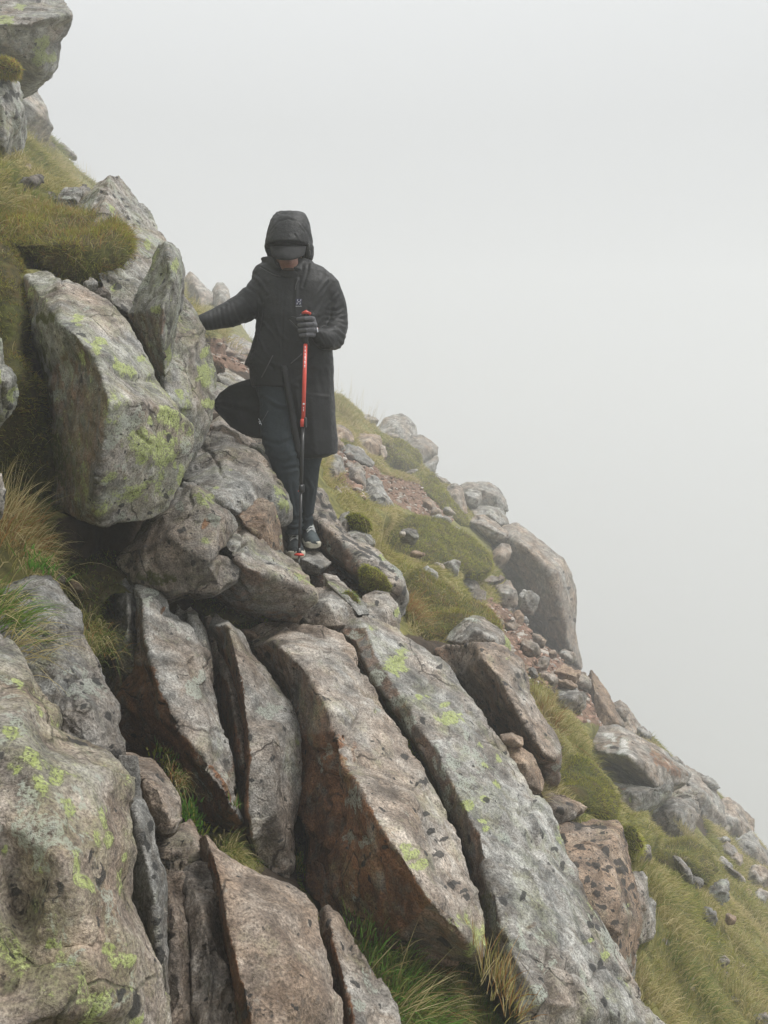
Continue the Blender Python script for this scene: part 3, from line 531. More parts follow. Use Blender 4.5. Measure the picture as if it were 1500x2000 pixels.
rock('dark grey rounded rock between the left grass and the pink boulder',
     '10 1150 2.15; 50 1128 2.2; 96 1128 2.2; 122 1150 2.15; 146 1190 2.1; 151 1225 2.02; 150 1248 2.0; 178 1292 1.95; 202 1332 1.9; 217 1382 1.82; 229 1430 1.76; 234 1480 1.7; 200 1480 1.66; 140 1460 1.6; 100 1410 1.62; 60 1350 1.7; 0 1260 1.85; 0 1200 1.95; 60 1172 1.98; 104 1210 1.86; 148 1240 1.94; 110 1300 1.76; 170 1380 1.66', '0 1 2 18|2 3 4 18|4 5 20 19 18|5 6 20|19 20 21|20 6 7 8 22 21|8 9 22|9 10 11 22|22 11 12 13|21 22 13 14|21 14 15|19 21 15 16|18 19 16 17|0 18 17', th=.5, tone=.02, gl=.4, yl=.12, bl=.45, val=.72, vpx=4.2,
     marks='y 60 1170 8 5;y 40 1150 6 8;b 105 1395 20 14 0 .5;g 150 1350 40 30 0 .6;m 20 1180 30 30 0 .6;b 175 1400 24 20 0 .4', cracks=[('45 1160;80 1185;112 1214;146 1240', 3, .012)], name='boulder', cat='boulder')
rock('big pink and green boulder filling the lower left corner',
     '-90 1200 1.75; 0 1240 1.62; 32 1262 1.58; 66 1310 1.52; 82 1342 1.5; 110 1368 1.48; 120 1398 1.46; 116 1425 1.44; 152 1446 1.42; 200 1464 1.4; 236 1488 1.38; 248 1532 1.36; 257 1602 1.34; 270 1662 1.31; 264 1752 1.28; 282 1792 1.25; 302 1842 1.22; 322 1882 1.2; 330 1950 1.18; 334 2080 1.15; -100 2080 .86; -100 1700 .98; -90 1400 1.2; 40 1400 1.24; 60 1480 1.14; 180 1530 1.2; 200 1640 1.14; 120 1680 1.02; 230 1800 1.1; 180 1850 1.03; 60 1860 1.0; 250 1960 1.06; 100 1980 .92; 0 1600 1.06; 40 1780 1.06',
     '0 1 2 3 23 22|3 4 5 23|5 6 7 23|7 8 24 23|8 9 10 25 24|10 11 12 25|12 13 26 25|24 25 26 27|13 14 28 26|14 15 16 28|16 17 31 28|17 18 19 31|26 28 29 27|28 31 29|29 31 32 30|31 19 20 32|24 27 33|33 27 34|27 29 30 34|34 30 21|33 34 21|30 32 20 21|22 23 24 33|22 33 21', th=.5, tone=.38, gl=.55, yl=.5, bl=.15, val=.98, vpx=4.2, facet=.45, steps=.7, lump=.4, terr=.6,
     marks='y 25 1432 18 12 30;y 60 1480 10 24 -30;y 35 1512 10 12;y 75 1530 10 24 -25;y 105 1520 16 16 0 .9;y 125 1580 12 24 -25;y 150 1700 14 50 -22 1;y 205 1600 9 26 -20;y 185 1640 8 14;y 215 1640 10 14;y 245 1670 5 16;y 235 1720 9 40 0 .75;y 105 1840 12 16 30;y 200 1860 22 20 -30;y 230 1880 16 20 30;y 258 1988 14 12 -30;y 170 1960 34 40 30 .7;y 10 1660 12 14;y 20 1500 8 10 0 .8;r 100 1650 120 120 0 1;g 60 1620 80 90 0 .62;g 40 1560 60 30 0 .5;b 55 1755 88 60 10 .47;b 20 1830 26 50 0 .5;b 5 1470 12 20 0 .6;y 40 1340 20 6 50 .6;y 80 1390 8 14 -30 .5;g 130 1890 50 8 -35 .8;b 5 1900 20 40 0 .4', name='boulder', cat='boulder')  # broad b marks at lower left paint the hollow's shade into the colour
rock('narrow dark grey strip of rock pressed against the pink boulder',
     '232 1474 1.62; 268 1478 1.62; 276 1560 1.58; 296 1602 1.56; 302 1645 1.54; 326 1702 1.52; 329 1762 1.5; 326 1850 1.46; 332 1960 1.42; 330 2060 1.4; 300 2060 1.4; 290 1840 1.44; 250 1740 1.5; 250 1620 1.56; 240 1540 1.6; 268 1600 1.5; 300 1740 1.42; 312 1880 1.36', '0 1 2 15 14|2 3 4 15|4 5 6 16 15|6 7 17 16|7 8 9 17|17 9 10|16 17 10 11|16 11 12|15 16 12 13|15 13 14', th=.35, tone=.05, gl=.35, yl=.1, bl=.5, val=.75, steps=.4, marks='b 300 1690 9 12;b 300 1715 9 8;b 305 1800 6 6;b 312 1830 7 6;b 315 1860 5 5', terr=.5)
rock('light brown broken block with blunt lower lip, left of the small fern tuft',
     '236 1466 1.85; 262 1470 1.86; 292 1482 1.84; 330 1530 1.78; 356 1560 1.74; 354 1608 1.7; 342 1626 1.68; 322 1626 1.66; 300 1604 1.66; 290 1570 1.66; 278 1520 1.7; 310 1545 1.66; 326 1590 1.6', '0 1 2 11 10|2 3 11|3 4 12 11|4 5 6 12|6 7 8 12|11 12 8 9|11 9 10', th=.3, tone=.5, gl=.2, yl=.05, bl=.3, val=.8, terr=.5)
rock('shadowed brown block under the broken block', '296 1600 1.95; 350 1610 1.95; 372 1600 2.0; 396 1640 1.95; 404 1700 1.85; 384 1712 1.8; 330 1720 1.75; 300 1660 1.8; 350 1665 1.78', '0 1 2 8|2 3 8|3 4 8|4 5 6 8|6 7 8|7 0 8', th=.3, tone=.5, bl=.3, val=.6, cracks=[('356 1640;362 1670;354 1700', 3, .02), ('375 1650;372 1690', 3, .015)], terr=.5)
rock('leftmost brown rib of rock at the bottom edge',
     '322 1712 1.72; 360 1706 1.72; 366 1782 1.66; 376 1850 1.6; 388 1950 1.54; 400 2060 1.48; 318 2060 1.42; 326 1900 1.5; 324 1800 1.6; 342 1800 1.56; 352 1930 1.46', '0 1 2 9|2 3 9|3 4 10 9|4 5 10|5 6 10|10 6 7|9 10 7 8|9 8 0', th=.35, tone=.6, gl=.2, yl=.03, bl=.12, val=.84, lump=.4, name='slab', cat='slab')
rock('second rib of rock from the left at the bottom edge, grey-violet',
     '362 1702 1.74; 386 1690 1.74; 412 1692 1.74; 424 1740 1.7; 436 1800 1.66; 446 1870 1.6; 466 1950 1.54; 488 2060 1.48; 398 2060 1.4; 384 1950 1.48; 372 1850 1.56; 366 1780 1.64; 396 1780 1.58; 414 1900 1.48', '0 1 2 3 12|3 4 12|4 5 13 12|5 6 13|6 7 8 13|13 8 9|12 13 9 10|12 10 11|12 11 0', th=.35, tone=.4, gl=.2, yl=.03, bl=.35, val=.8, lump=.4, name='slab', cat='slab')
rock('broad sandy-brown slab at the bottom with a rusty left edge',
     '388 1630 1.82; 400 1626 1.78; 432 1662 1.76; 500 1700 1.74; 562 1724 1.73; 602 1746 1.72; 622 1782 1.68; 630 1832 1.62; 652 1902 1.56; 668 1962 1.5; 684 2060 1.44; 490 2060 1.34; 470 1975 1.42; 448 1890 1.5; 434 1800 1.58; 416 1720 1.7; 402 1672 1.78; 412 1664 1.66; 430 1720 1.58; 442 1790 1.5; 460 1880 1.42; 488 1980 1.34; 505 2060 1.3; 520 1800 1.5; 600 1920 1.42', '0 1 17 16|1 2 3 18 17|3 4 23 19 18|4 5 6 23|6 7 24 23|7 8 24|8 9 24|9 10 22 24|24 22 21|23 24 21 20|23 20 19|16 17 18 15 r|18 19 14 15 r|19 20 13 14 r|20 21 12 13 r|21 22 11 12 r', th=.4, tone=.75, gl=.12, yl=.02, bl=.12, val=.92, vpx=4.4, facet=.4, steps=.6, lump=.5,
     marks='b 480 1780 14 10 0 .45;b 560 1810 10 16 20 .5;b 585 1825 10 12 0 .5;b 510 1975 34 18 20 .52;R 530 1870 16 12 0 .4', cracks=[('484 1930;490 1950;486 1965', 2.5, .01)], name='slab', cat='slab')
rock('narrow tapering slab right of the sandy-brown slab at the bottom',
     '626 1778 1.86; 638 1772 1.84; 660 1788 1.82; 672 1812 1.8; 692 1842 1.78; 742 1912 1.7; 776 1960 1.64; 790 2060 1.56; 700 2060 1.46; 684 2060 1.56; 668 1960 1.68; 648 1890 1.76; 632 1830 1.82; 646 1812 1.72; 662 1880 1.64; 690 1980 1.54', '0 1 13 12|1 2 3 13|3 4 14 13|4 5 15 14|5 6 7 8 15|12 13 14 11 r|14 15 10 11 r|15 8 9 10 r', th=.3, tone=.4, gl=.35, yl=.1, bl=.35, val=.85, lump=.4, name='slab', cat='slab', marks='g 700 1960 16 20;R 690 2000 16 40 0 .4')
# right of the great slabs
rock('slanting pinkish block peppered with black specks',
     '842 1268 4.4; 868 1258 4.4; 905 1256 4.25; 930 1254 4.1; 952 1256 4.15; 990 1264 4.2; 1016 1285 4.2; 1026 1310 4.15; 1036 1352 4.05; 1060 1392 3.98; 1086 1430 3.9; 1101 1460 3.85; 1098 1500 3.82; 1086 1552 4.1; 1066 1545 4.0; 1030 1500 4.0; 990 1450 4.05; 950 1410 4.15; 920 1370 4.25; 890 1320 4.3; 946 1290 3.88; 976 1322 3.78; 1002 1372 3.64; 1036 1432 3.52; 1062 1470 3.46; 1082 1480 3.5',
     '3 4 5 6 20|6 7 21 20|7 8 22 21|8 9 23 22|9 10 24 23|10 11 25 24|25 11 12 13 h|24 25 13 14 h|0 1 2 3 20 19 h|20 21 18 19 h|21 22 17 18 h|22 23 16 17 h|23 24 15 16 h|24 14 15 h', th=.5, tone=.55, gl=.25, yl=.08, bl=1.0, val=1.0, facet=.4, lump=.3,
     marks='y 987 1290 8 6;b 1010 1320 10 8 0 .8;g 1085 1500 8 10;r 900 1320 60 70 0 .6;b 900 1330 26 30 0 .5', name='block', cat='block')
rock('small orange flat stone caught beside the longest slab', '976 1434 3.3; 1000 1432 3.3; 1020 1442 3.28; 1022 1456 3.24; 1000 1456 3.2; 982 1448 3.22; 1004 1444 3.18', '0 1 6|1 2 3 6|3 4 6|4 5 6|5 0 6', th=.1, tone=1, bl=.05, yl=0, val=.8, soft=1, name='stone', cat='stone')
rock('curved orange-brown stone under the small orange one', '984 1456 3.3; 1010 1456 3.32; 1036 1474 3.32; 1052 1500 3.3; 1063 1528 3.28; 1058 1546 3.22; 1030 1530 3.16; 1000 1490 3.18; 1026 1492 3.15', '0 1 2 8|2 3 8|3 4 5 8|5 6 8|6 7 8|7 0 8', th=.16, tone=1, bl=.05, yl=0, val=.85, gl=.1, name='stone', cat='stone')
rock('grey-green stone with a small white tip above the speckled block', '868 1250 4.8; 884 1228 4.85; 905 1210 4.85; 926 1204 4.85; 944 1206 4.85; 972 1225 4.8; 994 1252 4.75; 998 1278 4.7; 984 1292 4.6; 950 1262 4.5; 905 1258 4.5; 930 1232 4.5; 965 1245 4.5', '0 1 11 10|1 2 3 11|3 4 5 12 11|5 6 12|6 7 8 12|12 8 9|11 12 9 10', th=.45, tone=.05, gl=.6, bl=.25, yl=.2, marks='g 920 1212 14 4 15 2;y 990 1260 8 20')
rock('three-cornered pink and grey stone above the spotted block', '1060 1550 3.75; 1090 1553 3.8; 1122 1562 3.8; 1150 1576 3.75; 1124 1592 3.65; 1088 1610 3.6; 1066 1590 3.55; 1088 1578 3.55', '0 1 7|1 2 3 7|3 4 7|4 5 7|5 6 7|6 0 7', th=.25, tone=.5, gl=.2, bl=.4, yl=.05, marks='b 1095 1585 10 8;b 1080 1600 6 8', val=.9)
rock('pink block thickly spotted with black lichen beside the longest slab',
     '1070 1640 3.5; 1088 1612 3.6; 1116 1610 3.65; 1130 1616 3.65; 1152 1604 3.7; 1186 1606 3.7; 1204 1602 3.7; 1213 1616 3.65; 1226 1680 3.5; 1241 1726 3.42; 1251 1762 3.36; 1256 1792 3.3; 1250 1834 3.24; 1246 1870 3.2; 1236 1906 3.16; 1210 1890 2.95; 1170 1810 2.95; 1130 1720 3.05; 1100 1660 3.2; 1200 1760 3.02; 1180 1660 3.3; 1225 1800 3.05',
     '0 1 2 3 20 18|3 4 5 6 7 20|7 8 20|8 9 19 20|9 10 11 21 19|11 12 21|12 13 14 21|21 14 15 16|19 21 16|20 19 17 18|19 16 17', th=.5, tone=.85, gl=.2, yl=.06, bl=1.0, val=.92, lump=.4,
     marks='b 1140 1620 26 8;b 1175 1622 18 7;b 1215 1635 6 12;b 1100 1640 8 12;b 1135 1655 14 8;b 1180 1665 9 9;b 1120 1700 8 10;b 1165 1690 9 12;b 1205 1685 10 7 40;b 1145 1720 9 10;b 1190 1740 12 6;b 1215 1700 12 10;b 1235 1730 6 8;b 1160 1745 12 7;b 1175 1775 10 8;b 1215 1770 8 12;b 1195 1800 14 8;b 1220 1720 10 9;b 1130 1680 6 5;g 1230 1775 9 18;y 1233 1767 4 4;g 1235 1880 10 30;b 1150 1690 8 6;b 1185 1700 6 5', name='block', cat='block')
rock('speckled grey stone leaning behind the black-spotted block', '1236 1700 3.75; 1256 1698 3.8; 1268 1710 3.8; 1270 1750 3.75; 1282 1760 3.75; 1280 1800 3.7; 1276 1830 3.65; 1250 1840 3.55; 1236 1780 3.5; 1256 1765 3.58', '0 1 2 9|2 3 9|3 4 5 9|5 6 7 9|7 8 9|8 0 9', th=.3, tone=.2, gl=.45, bl=.7)
rock('grey stone wedge below the black-spotted block', '1212 1850 3.3; 1232 1840 3.35; 1246 1850 3.35; 1240 1900 3.25; 1232 1925 3.2; 1216 1900 3.1; 1226 1870 3.12', '0 1 6|1 2 3 6|3 4 6|4 5 6|5 0 6', th=.2, tone=0, gl=.3, val=.8, soft=1)
rock('large block with white lichen patch and orange right face',
     '1150 1440 6.1; 1168 1420 6.3; 1206 1417 6.4; 1258 1444 6.35; 1292 1462 6.3; 1322 1488 6.2; 1348 1512 6.1; 1340 1530 5.95; 1312 1530 5.8; 1284 1537 5.5; 1242 1533 6.0; 1200 1530 6.2; 1172 1502 6.15; 1156 1486 6.15; 1166 1466 5.75; 1230 1477 5.4; 1262 1490 5.5', '0 1 2 15 14|2 3 4 16 15|4 5 6 16|16 6 7 8 9|15 16 9|14 15 9 10 11 12 13|0 14 13', th=1.0, tone=.3, gl=.25, bl=.12, yl=.05, val=.95, facet=.3, lump=.2,
     marks='R 1290 1490 34 14 35 .62;R 1320 1510 22 14 30 .6;g 1192 1438 18 9 10 2;g 1185 1458 14 7 0 2;g 1218 1452 12 12 30 2;g 1215 1470 16 6 0 2;b 1200 1462 12 4 0 .7', name='block', cat='block')
rock('greenish slab tucked under the block with white lichen', '1195 1528 6.0; 1240 1534 5.9; 1284 1539 5.8; 1313 1530 5.9; 1310 1552 5.9; 1270 1577 5.75; 1232 1598 5.65; 1216 1572 5.7; 1240 1552 5.65', '0 1 8|1 2 8|2 3 4 8|4 5 8|5 6 8|6 7 8|7 0 8', th=.5, tone=0, gl=.55, bl=.1, yl=.1, marks='y 1232 1564 6 6;R 1210 1540 12 6 0 .6', val=.85, name='slab', cat='slab')
rock('dark speckled stone right of the greenish slab', '1262 1582 6.2; 1290 1565 6.3; 1316 1556 6.35; 1350 1560 6.35; 1366 1566 6.35; 1366 1592 6.25; 1352 1626 6.1; 1330 1634 6.05; 1298 1638 6.0; 1274 1612 6.0; 1320 1590 5.95', '0 1 10|1 2 3 10|3 4 5 10|5 6 10|6 7 8 10|8 9 10|9 0 10', th=.6, tone=.3, gl=.3, bl=.6, yl=.02, val=.8)
rock('thin splintered layers of rock on top of the dark speckled stone', '1308 1548 6.5; 1322 1538 6.55; 1352 1538 6.55; 1364 1548 6.5; 1362 1562 6.4; 1330 1560 6.3; 1308 1560 6.3; 1338 1550 6.3', '0 1 7|1 2 7|2 3 4 7|4 5 7|5 6 7|6 0 7', th=.3, tone=.1, gl=.7, cracks=[('1308 1552;1336 1546;1362 1552', 2, .04), ('1310 1557;1336 1556;1362 1558', 2, .03)], soft=1)
rock('pale slab in thin mist behind the dark speckled stone', '1318 1492 7.6; 1352 1502 7.7; 1392 1522 7.7; 1400 1545 7.6; 1416 1575 7.5; 1418 1612 7.3; 1396 1622 7.2; 1372 1600 7.1; 1364 1560 7.1; 1344 1530 7.3; 1378 1552 7.1', '0 1 10 9|1 2 3 10|3 4 5 10|5 6 10|6 7 8 10|8 9 10', th=1, tone=.3, gl=.3, bl=.05, yl=0, val=1.05, amp=.7, name='slab', cat='slab')
rock('pale pinkish block in thin mist near the right slope edge', '1410 1562 7.9; 1422 1558 7.9; 1446 1572 7.9; 1472 1602 7.8; 1473 1622 7.7; 1450 1638 7.4; 1430 1642 7.4; 1416 1632 7.3; 1412 1596 7.4; 1440 1600 7.4', '0 1 2 9|2 3 4 9|4 5 9|5 6 9|6 7 9|7 8 9|8 0 9', th=1, tone=.45, gl=.2, bl=.03, yl=0, val=1.05, amp=.7, name='block', cat='block')
rock('grey stone under the pale pinkish block by the right border', '1430 1648 7.2; 1452 1632 7.4; 1470 1620 7.5; 1486 1650 7.4; 1520 1680 7.4; 1520 1710 7.2; 1480 1690 7.0; 1450 1672 6.9; 1470 1655 6.95', '0 1 8|1 2 3 8|3 4 5 8|5 6 8|6 7 8|7 0 8', th=.8, tone=.1, gl=.4, bl=.1, yl=0)
rock('pointed orange-brown slab standing up on the right skyline', '1150 1350 6.9; 1151 1314 7.0; 1155 1308 7.0; 1166 1322 7.0; 1186 1352 6.95; 1206 1388 6.85; 1223 1420 6.75; 1200 1424 6.7; 1178 1420 6.65; 1164 1390 6.7; 1160 1345 6.72; 1200 1410 6.6', '0 1 2 10|2 3 4 11 10|4 5 6 11|6 7 11|7 8 11|11 8 9 10|10 9 0', th=.35, tone=.85, gl=.1, bl=.08, yl=0, val=.8, amp=.6, name='slab', cat='slab')
rock('pinkish rock with black marks behind the pointed slab', '1196 1375 7.6; 1212 1368 7.6; 1222 1374 7.6; 1236 1396 7.55; 1250 1415 7.5; 1262 1432 7.4; 1240 1436 7.2; 1215 1425 7.2; 1222 1400 7.3', '0 1 2 8|2 3 4 8|4 5 6 8|6 7 8|7 0 8', th=.8, tone=.4, gl=.2, bl=.4, yl=0)
rock('giant smooth boulder overhanging the drop on the right skyline',
     '960 1075 8.2; 984 1028 8.4; 1010 1022 8.4; 1040 1044 8.3; 1076 1074 8.2; 1100 1092 8.1; 1113 1114 8.1; 1123 1145 8.05; 1125 1175 8.05; 1122 1220 8.0; 1128 1262 8.0; 1138 1304 7.95; 1132 1310 7.9; 1100 1290 8.2; 1060 1262 8.4; 1030 1225 8.5; 1004 1190 8.5; 985 1150 8.5; 970 1120 8.4; 1002 1052 7.75; 1030 1072 7.6; 1060 1100 7.5; 1086 1120 7.4; 1088 1162 7.35; 1102 1212 7.4; 1106 1252 7.5',
     '0 1 2 19|2 3 20 19|3 4 21 20|4 5 6 22 21|6 7 8 23 22|8 9 24 23|9 10 25 24|10 11 12 25|0 19 18|19 20 17 18|20 21 16 17|21 22 23 16|23 24 15 16|24 25 14 15|25 12 13 14', th=2.0, tone=.42, gl=.25, bl=.28, yl=.04, val=1.0, amp=.6, facet=.4, lump=.3,
     marks='b 1098 1118 5 3;b 1108 1150 4 3;b 1112 1170 5 3 30;b 1120 1210 3 6;b 1110 1205 4 4;m 1000 1130 30 20 30 .6;R 1092 1150 6 40 0 .4;b 1085 1208 10 4;R 1010 1250 40 20 0 .4', name='boulder', cat='boulder')
rock('split flat block resting at the top of the giant boulder', '918 1018 8.1; 926 1005 8.2; 946 1005 8.2; 968 1018 8.2; 996 1043 8.1; 997 1056 8.0; 984 1061 7.9; 968 1058 7.85; 938 1034 7.9; 944 1026 7.85; 990 1048 7.8', '0 1 2 9|2 3 4 10 9|4 5 6 10|9 10 6 7 8|0 9 8', th=.7, tone=.45, gl=.2, bl=.05, yl=0, cracks=[('940 1028;970 1045;996 1047', 1.6, .04)], amp=.6, name='block', cat='block')
rock('angular pinkish stone below the split flat block', '958 1090 7.8; 964 1074 7.9; 980 1060 7.95; 996 1062 7.95; 1001 1078 7.9; 992 1094 7.8; 970 1110 7.7; 960 1104 7.65; 978 1084 7.6', '0 1 2 8|2 3 4 8|4 5 8|5 6 8|6 7 0 8', th=.5, tone=.5, bl=.25, gl=.2, yl=0, amp=.6)
rock('large rounded block crowning the right-hand rock cluster', '892 952 9.4; 912 941 9.5; 955 941 9.5; 974 954 9.4; 990 980 9.3; 993 998 9.2; 972 992 9.0; 940 988 9.0; 906 990 8.9; 936 955 9.0; 968 968 8.95', '0 1 9|1 2 3 10 9|3 4 5 10|5 6 10|10 6 7 9|9 7 8 0', th=1.2, tone=.2, gl=.3, bl=.05, yl=.02, amp=.6, marks='R 945 975 20 14 0 .35', val=.95, name='block', cat='block')
rock('small grey cube set into the right-hand rock cluster', '908 962 8.8; 916 955 8.9; 940 962 8.9; 941 976 8.8; 930 990 8.65; 912 984 8.6; 914 968 8.55; 934 974 8.6', '0 1 2 7 6|2 3 7|3 4 7|6 7 4 5|0 6 5', th=.4, tone=.05, gl=.4, bl=0, yl=.05, amp=.6, soft=1, name='block', cat='block')
rock('grey layered block below the rounded crowning block', '920 995 8.7; 935 988 8.9; 965 990 8.9; 982 994 8.9; 988 1008 8.85; 994 1024 8.8; 978 1024 8.5; 950 1012 8.4; 926 1006 8.4; 955 1004 8.4', '0 1 2 9|2 3 4 9|4 5 6 9|6 7 9|7 8 9|8 0 9', th=.7, tone=.1, gl=.5, yl=.25, bl=0, amp=.6, cracks=[('930 1002;960 1000;985 1012', 1.5, .04)], name='block', cat='block')
rock('upright pinkish boulder left of the rock cluster', '872 962 8.6; 877 948 8.7; 890 944 8.7; 902 952 8.65; 908 975 8.6; 914 1004 8.5; 905 1006 8.3; 885 992 8.2; 874 978 8.2; 890 965 8.2', '0 1 2 9|2 3 4 9|4 5 6 9|6 7 9|7 8 0 9', th=.6, tone=.5, gl=.2, bl=.05, yl=0, amp=.6)
rock('big grey boulder on the skyline right of the hiker', '735 838 10.4; 750 818 10.5; 768 809 10.6; 786 808 10.6; 800 818 10.5; 812 832 10.5; 816 848 10.4; 800 862 10.1; 780 868 10; 760 855 10; 742 845 10; 775 835 10.05', '0 1 2 11|2 3 4 11|4 5 6 11|6 7 8 11|8 9 11|9 10 0 11', th=1.5, tone=.15, gl=.3, bl=.0, yl=.05, amp=.6, name='boulder', cat='boulder')
rock('brownish block leaning on the big skyline boulder', '790 866 10.0; 804 850 10.1; 822 848 10.2; 840 860 10.15; 855 874 10.1; 854 886 10; 840 900 9.8; 826 912 9.6; 816 890 9.5; 800 878 9.6; 826 872 9.6', '0 1 2 10|2 3 4 10|4 5 6 10|6 7 8 10|8 9 10|9 0 10', th=1.2, tone=.3, gl=.2, bl=0, yl=0, amp=.6, val=.85, name='block', cat='block')
rock('small pale block below the leaning brownish block', '824 908 9.7; 840 900 9.8; 854 886 9.9; 856 898 9.8; 848 922 9.7; 838 922 9.5; 828 915 9.4; 842 908 9.5', '0 1 7|1 2 3 7|3 4 7|4 5 6 7|6 0 7', th=.6, tone=0, gl=.4, bl=0, yl=0, soft=1, amp=.6)
rock('square pink block in the grass right of the coat hem', '690 852 8.2; 698 846 8.3; 730 848 8.3; 744 852 8.3; 746 872 8.15; 738 893 8.0; 715 888 7.8; 700 868 7.85; 722 862 7.85', '0 1 2 8|2 3 4 8|4 5 8|5 6 8|6 7 0 8', th=.6, tone=.75, gl=.1, bl=0, yl=0, amp=.5, name='block', cat='block')
rock('small pink stone leaning on the square pink block', '738 892 8.05; 742 866 8.2; 752 872 8.2; 756 892 8.1; 748 896 7.95; 744 884 7.95', '0 1 5|1 2 5|2 3 5|3 4 5|4 0 5', th=.3, tone=.6, bl=0, yl=0, soft=1)
rock('rounded brown boulder right behind the coat', '640 838 7.6; 655 828 7.7; 672 832 7.7; 686 845 7.65; 692 860 7.6; 684 865 7.4; 660 858 7.2; 640 855 7.2; 668 845 7.3', '0 1 8|1 2 3 8|3 4 5 8|5 6 8|6 7 0 8', th=.6, tone=.6, gl=.2, bl=.05, yl=0, amp=.6, name='boulder', cat='boulder')
rock('grey triangular rock in the grass below the pink blocks', '708 962 6.7; 716 935 6.9; 730 930 6.95; 742 942 6.9; 756 965 6.8; 772 991 6.6; 742 994 6.45; 718 986 6.4; 738 960 6.45', '0 1 8|1 2 3 8|3 4 5 8|5 6 8|6 7 8|7 0 8', th=.5, tone=.05, gl=.4, bl=.7, yl=.15, marks='b 745 975 9 5;b 730 975 6 5;b 725 985 5 4')
rock('creased brownish rock above the triangular rock', '680 934 6.8; 684 914 6.9; 696 905 6.95; 708 912 6.9; 714 930 6.8; 713 955 6.6; 706 944 6.5; 692 935 6.5; 698 922 6.6', '0 1 8|1 2 3 8|3 4 5 8|5 6 8|6 7 0 8', th=.35, tone=.4, gl=.5, bl=.3, yl=.05, val=.9)
rock('long dark ledge of stone above the creased rock', '664 880 7.4; 680 868 7.5; 700 875 7.5; 716 890 7.4; 730 905 7.3; 726 912 7.1; 706 904 6.95; 680 890 7.0; 700 888 7.05', '0 1 8|1 2 3 8|3 4 5 8|5 6 8|6 7 0 8', th=.5, tone=.05, gl=.3, bl=.7, val=.75, yl=.1)
rock('grey standing stone half hidden by grass left of the creased rock', '632 905 6.5; 650 884 6.6; 668 890 6.6; 676 930 6.5; 672 955 6.4; 640 950 6.2; 655 920 6.2', '0 1 6|1 2 6|2 3 6|3 4 5 6|5 0 6', th=.4, tone=.2, gl=.5, bl=.2, yl=.3, val=.85)
rock('thin upright grey stone in the moss right of the slab', '662 1012 4.95; 668 1004 5.0; 682 998 5.0; 684 1040 4.85; 676 1044 4.75; 664 1030 4.75; 675 1018 4.75', '0 1 6|1 2 6|2 3 6|3 4 6|4 5 0 6', th=.15, tone=.1, gl=.3, bl=.1, soft=1)
rock('grey stones under the round moss cushion', '676 1044 4.75; 690 1034 4.85; 712 1036 4.9; 728 1050 4.8; 732 1064 4.7; 712 1062 4.5; 690 1055 4.5; 708 1050 4.55', '0 1 7|1 2 3 7|3 4 5 7|5 6 7|6 0 7', th=.3, tone=.2, gl=.4, bl=.5)
# behind the hiker, left
rock('pale pointed outcrop in mist above the outstretched sleeve', '355 600 10.2; 362 540 10.3; 372 531 10.3; 386 542 10.3; 400 560 10.2; 416 572 10.1; 416 592 9.9; 395 605 9.8; 385 565 9.9', '0 1 2 8|2 3 4 8|4 5 6 8|6 7 8|7 0 8', th=1, tone=.3, gl=.1, bl=0, yl=0, amp=.6, val=1.05, name='outcrop', cat='outcrop')
rock('smaller pale rounded rock beside the pointed outcrop in mist', '414 592 10.1; 416 565 10.2; 424 552 10.3; 436 551 10.3; 446 566 10.2; 449 580 10.1; 440 598 9.9; 426 600 9.8; 430 575 9.85', '0 1 2 8|2 3 4 8|4 5 6 8|6 7 8|7 0 8', th=.8, tone=.25, gl=.1, bl=0, yl=0, amp=.6, val=1.05, name='outcrop', cat='outcrop')
rock('brown rock bank beside the dirt path behind the hiker', '392 680 7.6; 396 652 7.8; 412 648 7.8; 428 662 7.8; 446 680 7.7; 448 692 7.5; 420 690 7.2; 398 684 7.2; 418 672 7.3', '0 1 2 8|2 3 4 8|4 5 8|5 6 8|6 7 0 8', th=.6, tone=.35, gl=.2, bl=.05, yl=0, amp=.6)
rock('low rock lump above the dirt path behind the hiker', '440 660 8.8; 458 654 8.9; 474 660 8.9; 492 672 8.8; 494 690 8.5; 468 692 8.3; 446 682 8.3; 468 674 8.4', '0 1 2 7|2 3 4 7|4 5 7|5 6 0 7', th=.6, tone=.3, gl=.2, bl=0, yl=0, amp=.6)
rock('flat pale slab beside the path behind the coat, upper of two', '400 700 5.6; 418 702 5.6; 450 722 5.6; 484 742 5.55; 500 760 5.4; 470 770 5.1; 420 742 5.1; 404 730 5.1; 450 746 5.15', '0 1 2 8|2 3 4 8|4 5 8|5 6 8|6 7 0 8', th=.4, tone=.15, gl=.5, bl=.05, yl=.3, name='slab', cat='slab', cracks=[('418 706;450 728;486 748', 2.4, .03)])
rock('flat pale slab beside the path behind the coat, lower of two', '402 740 5.1; 420 744 5.1; 450 756 5.1; 480 775 5.0; 490 800 4.8; 450 806 4.6; 410 800 4.6; 445 780 4.65', '0 1 2 7|2 3 4 7|4 5 7|5 6 7|6 0 7', th=.4, tone=.1, gl=.6, bl=.05, yl=.3, name='slab', cat='slab')
rock('angular pale rock under the flying coat tail', '400 842 4.3; 412 812 4.5; 416 800 4.55; 430 812 4.55; 455 835 4.5; 480 850 4.45; 500 862 4.4; 490 884 4.3; 455 862 4.15; 430 852 4.1; 436 838 4.2', '0 1 2 3 10|3 4 5 10|5 6 7 10|7 8 10|8 9 10|9 0 10', th=.4, tone=.4, gl=.4, bl=.1, yl=.1, marks='R 410 840 16 14 0 .5')
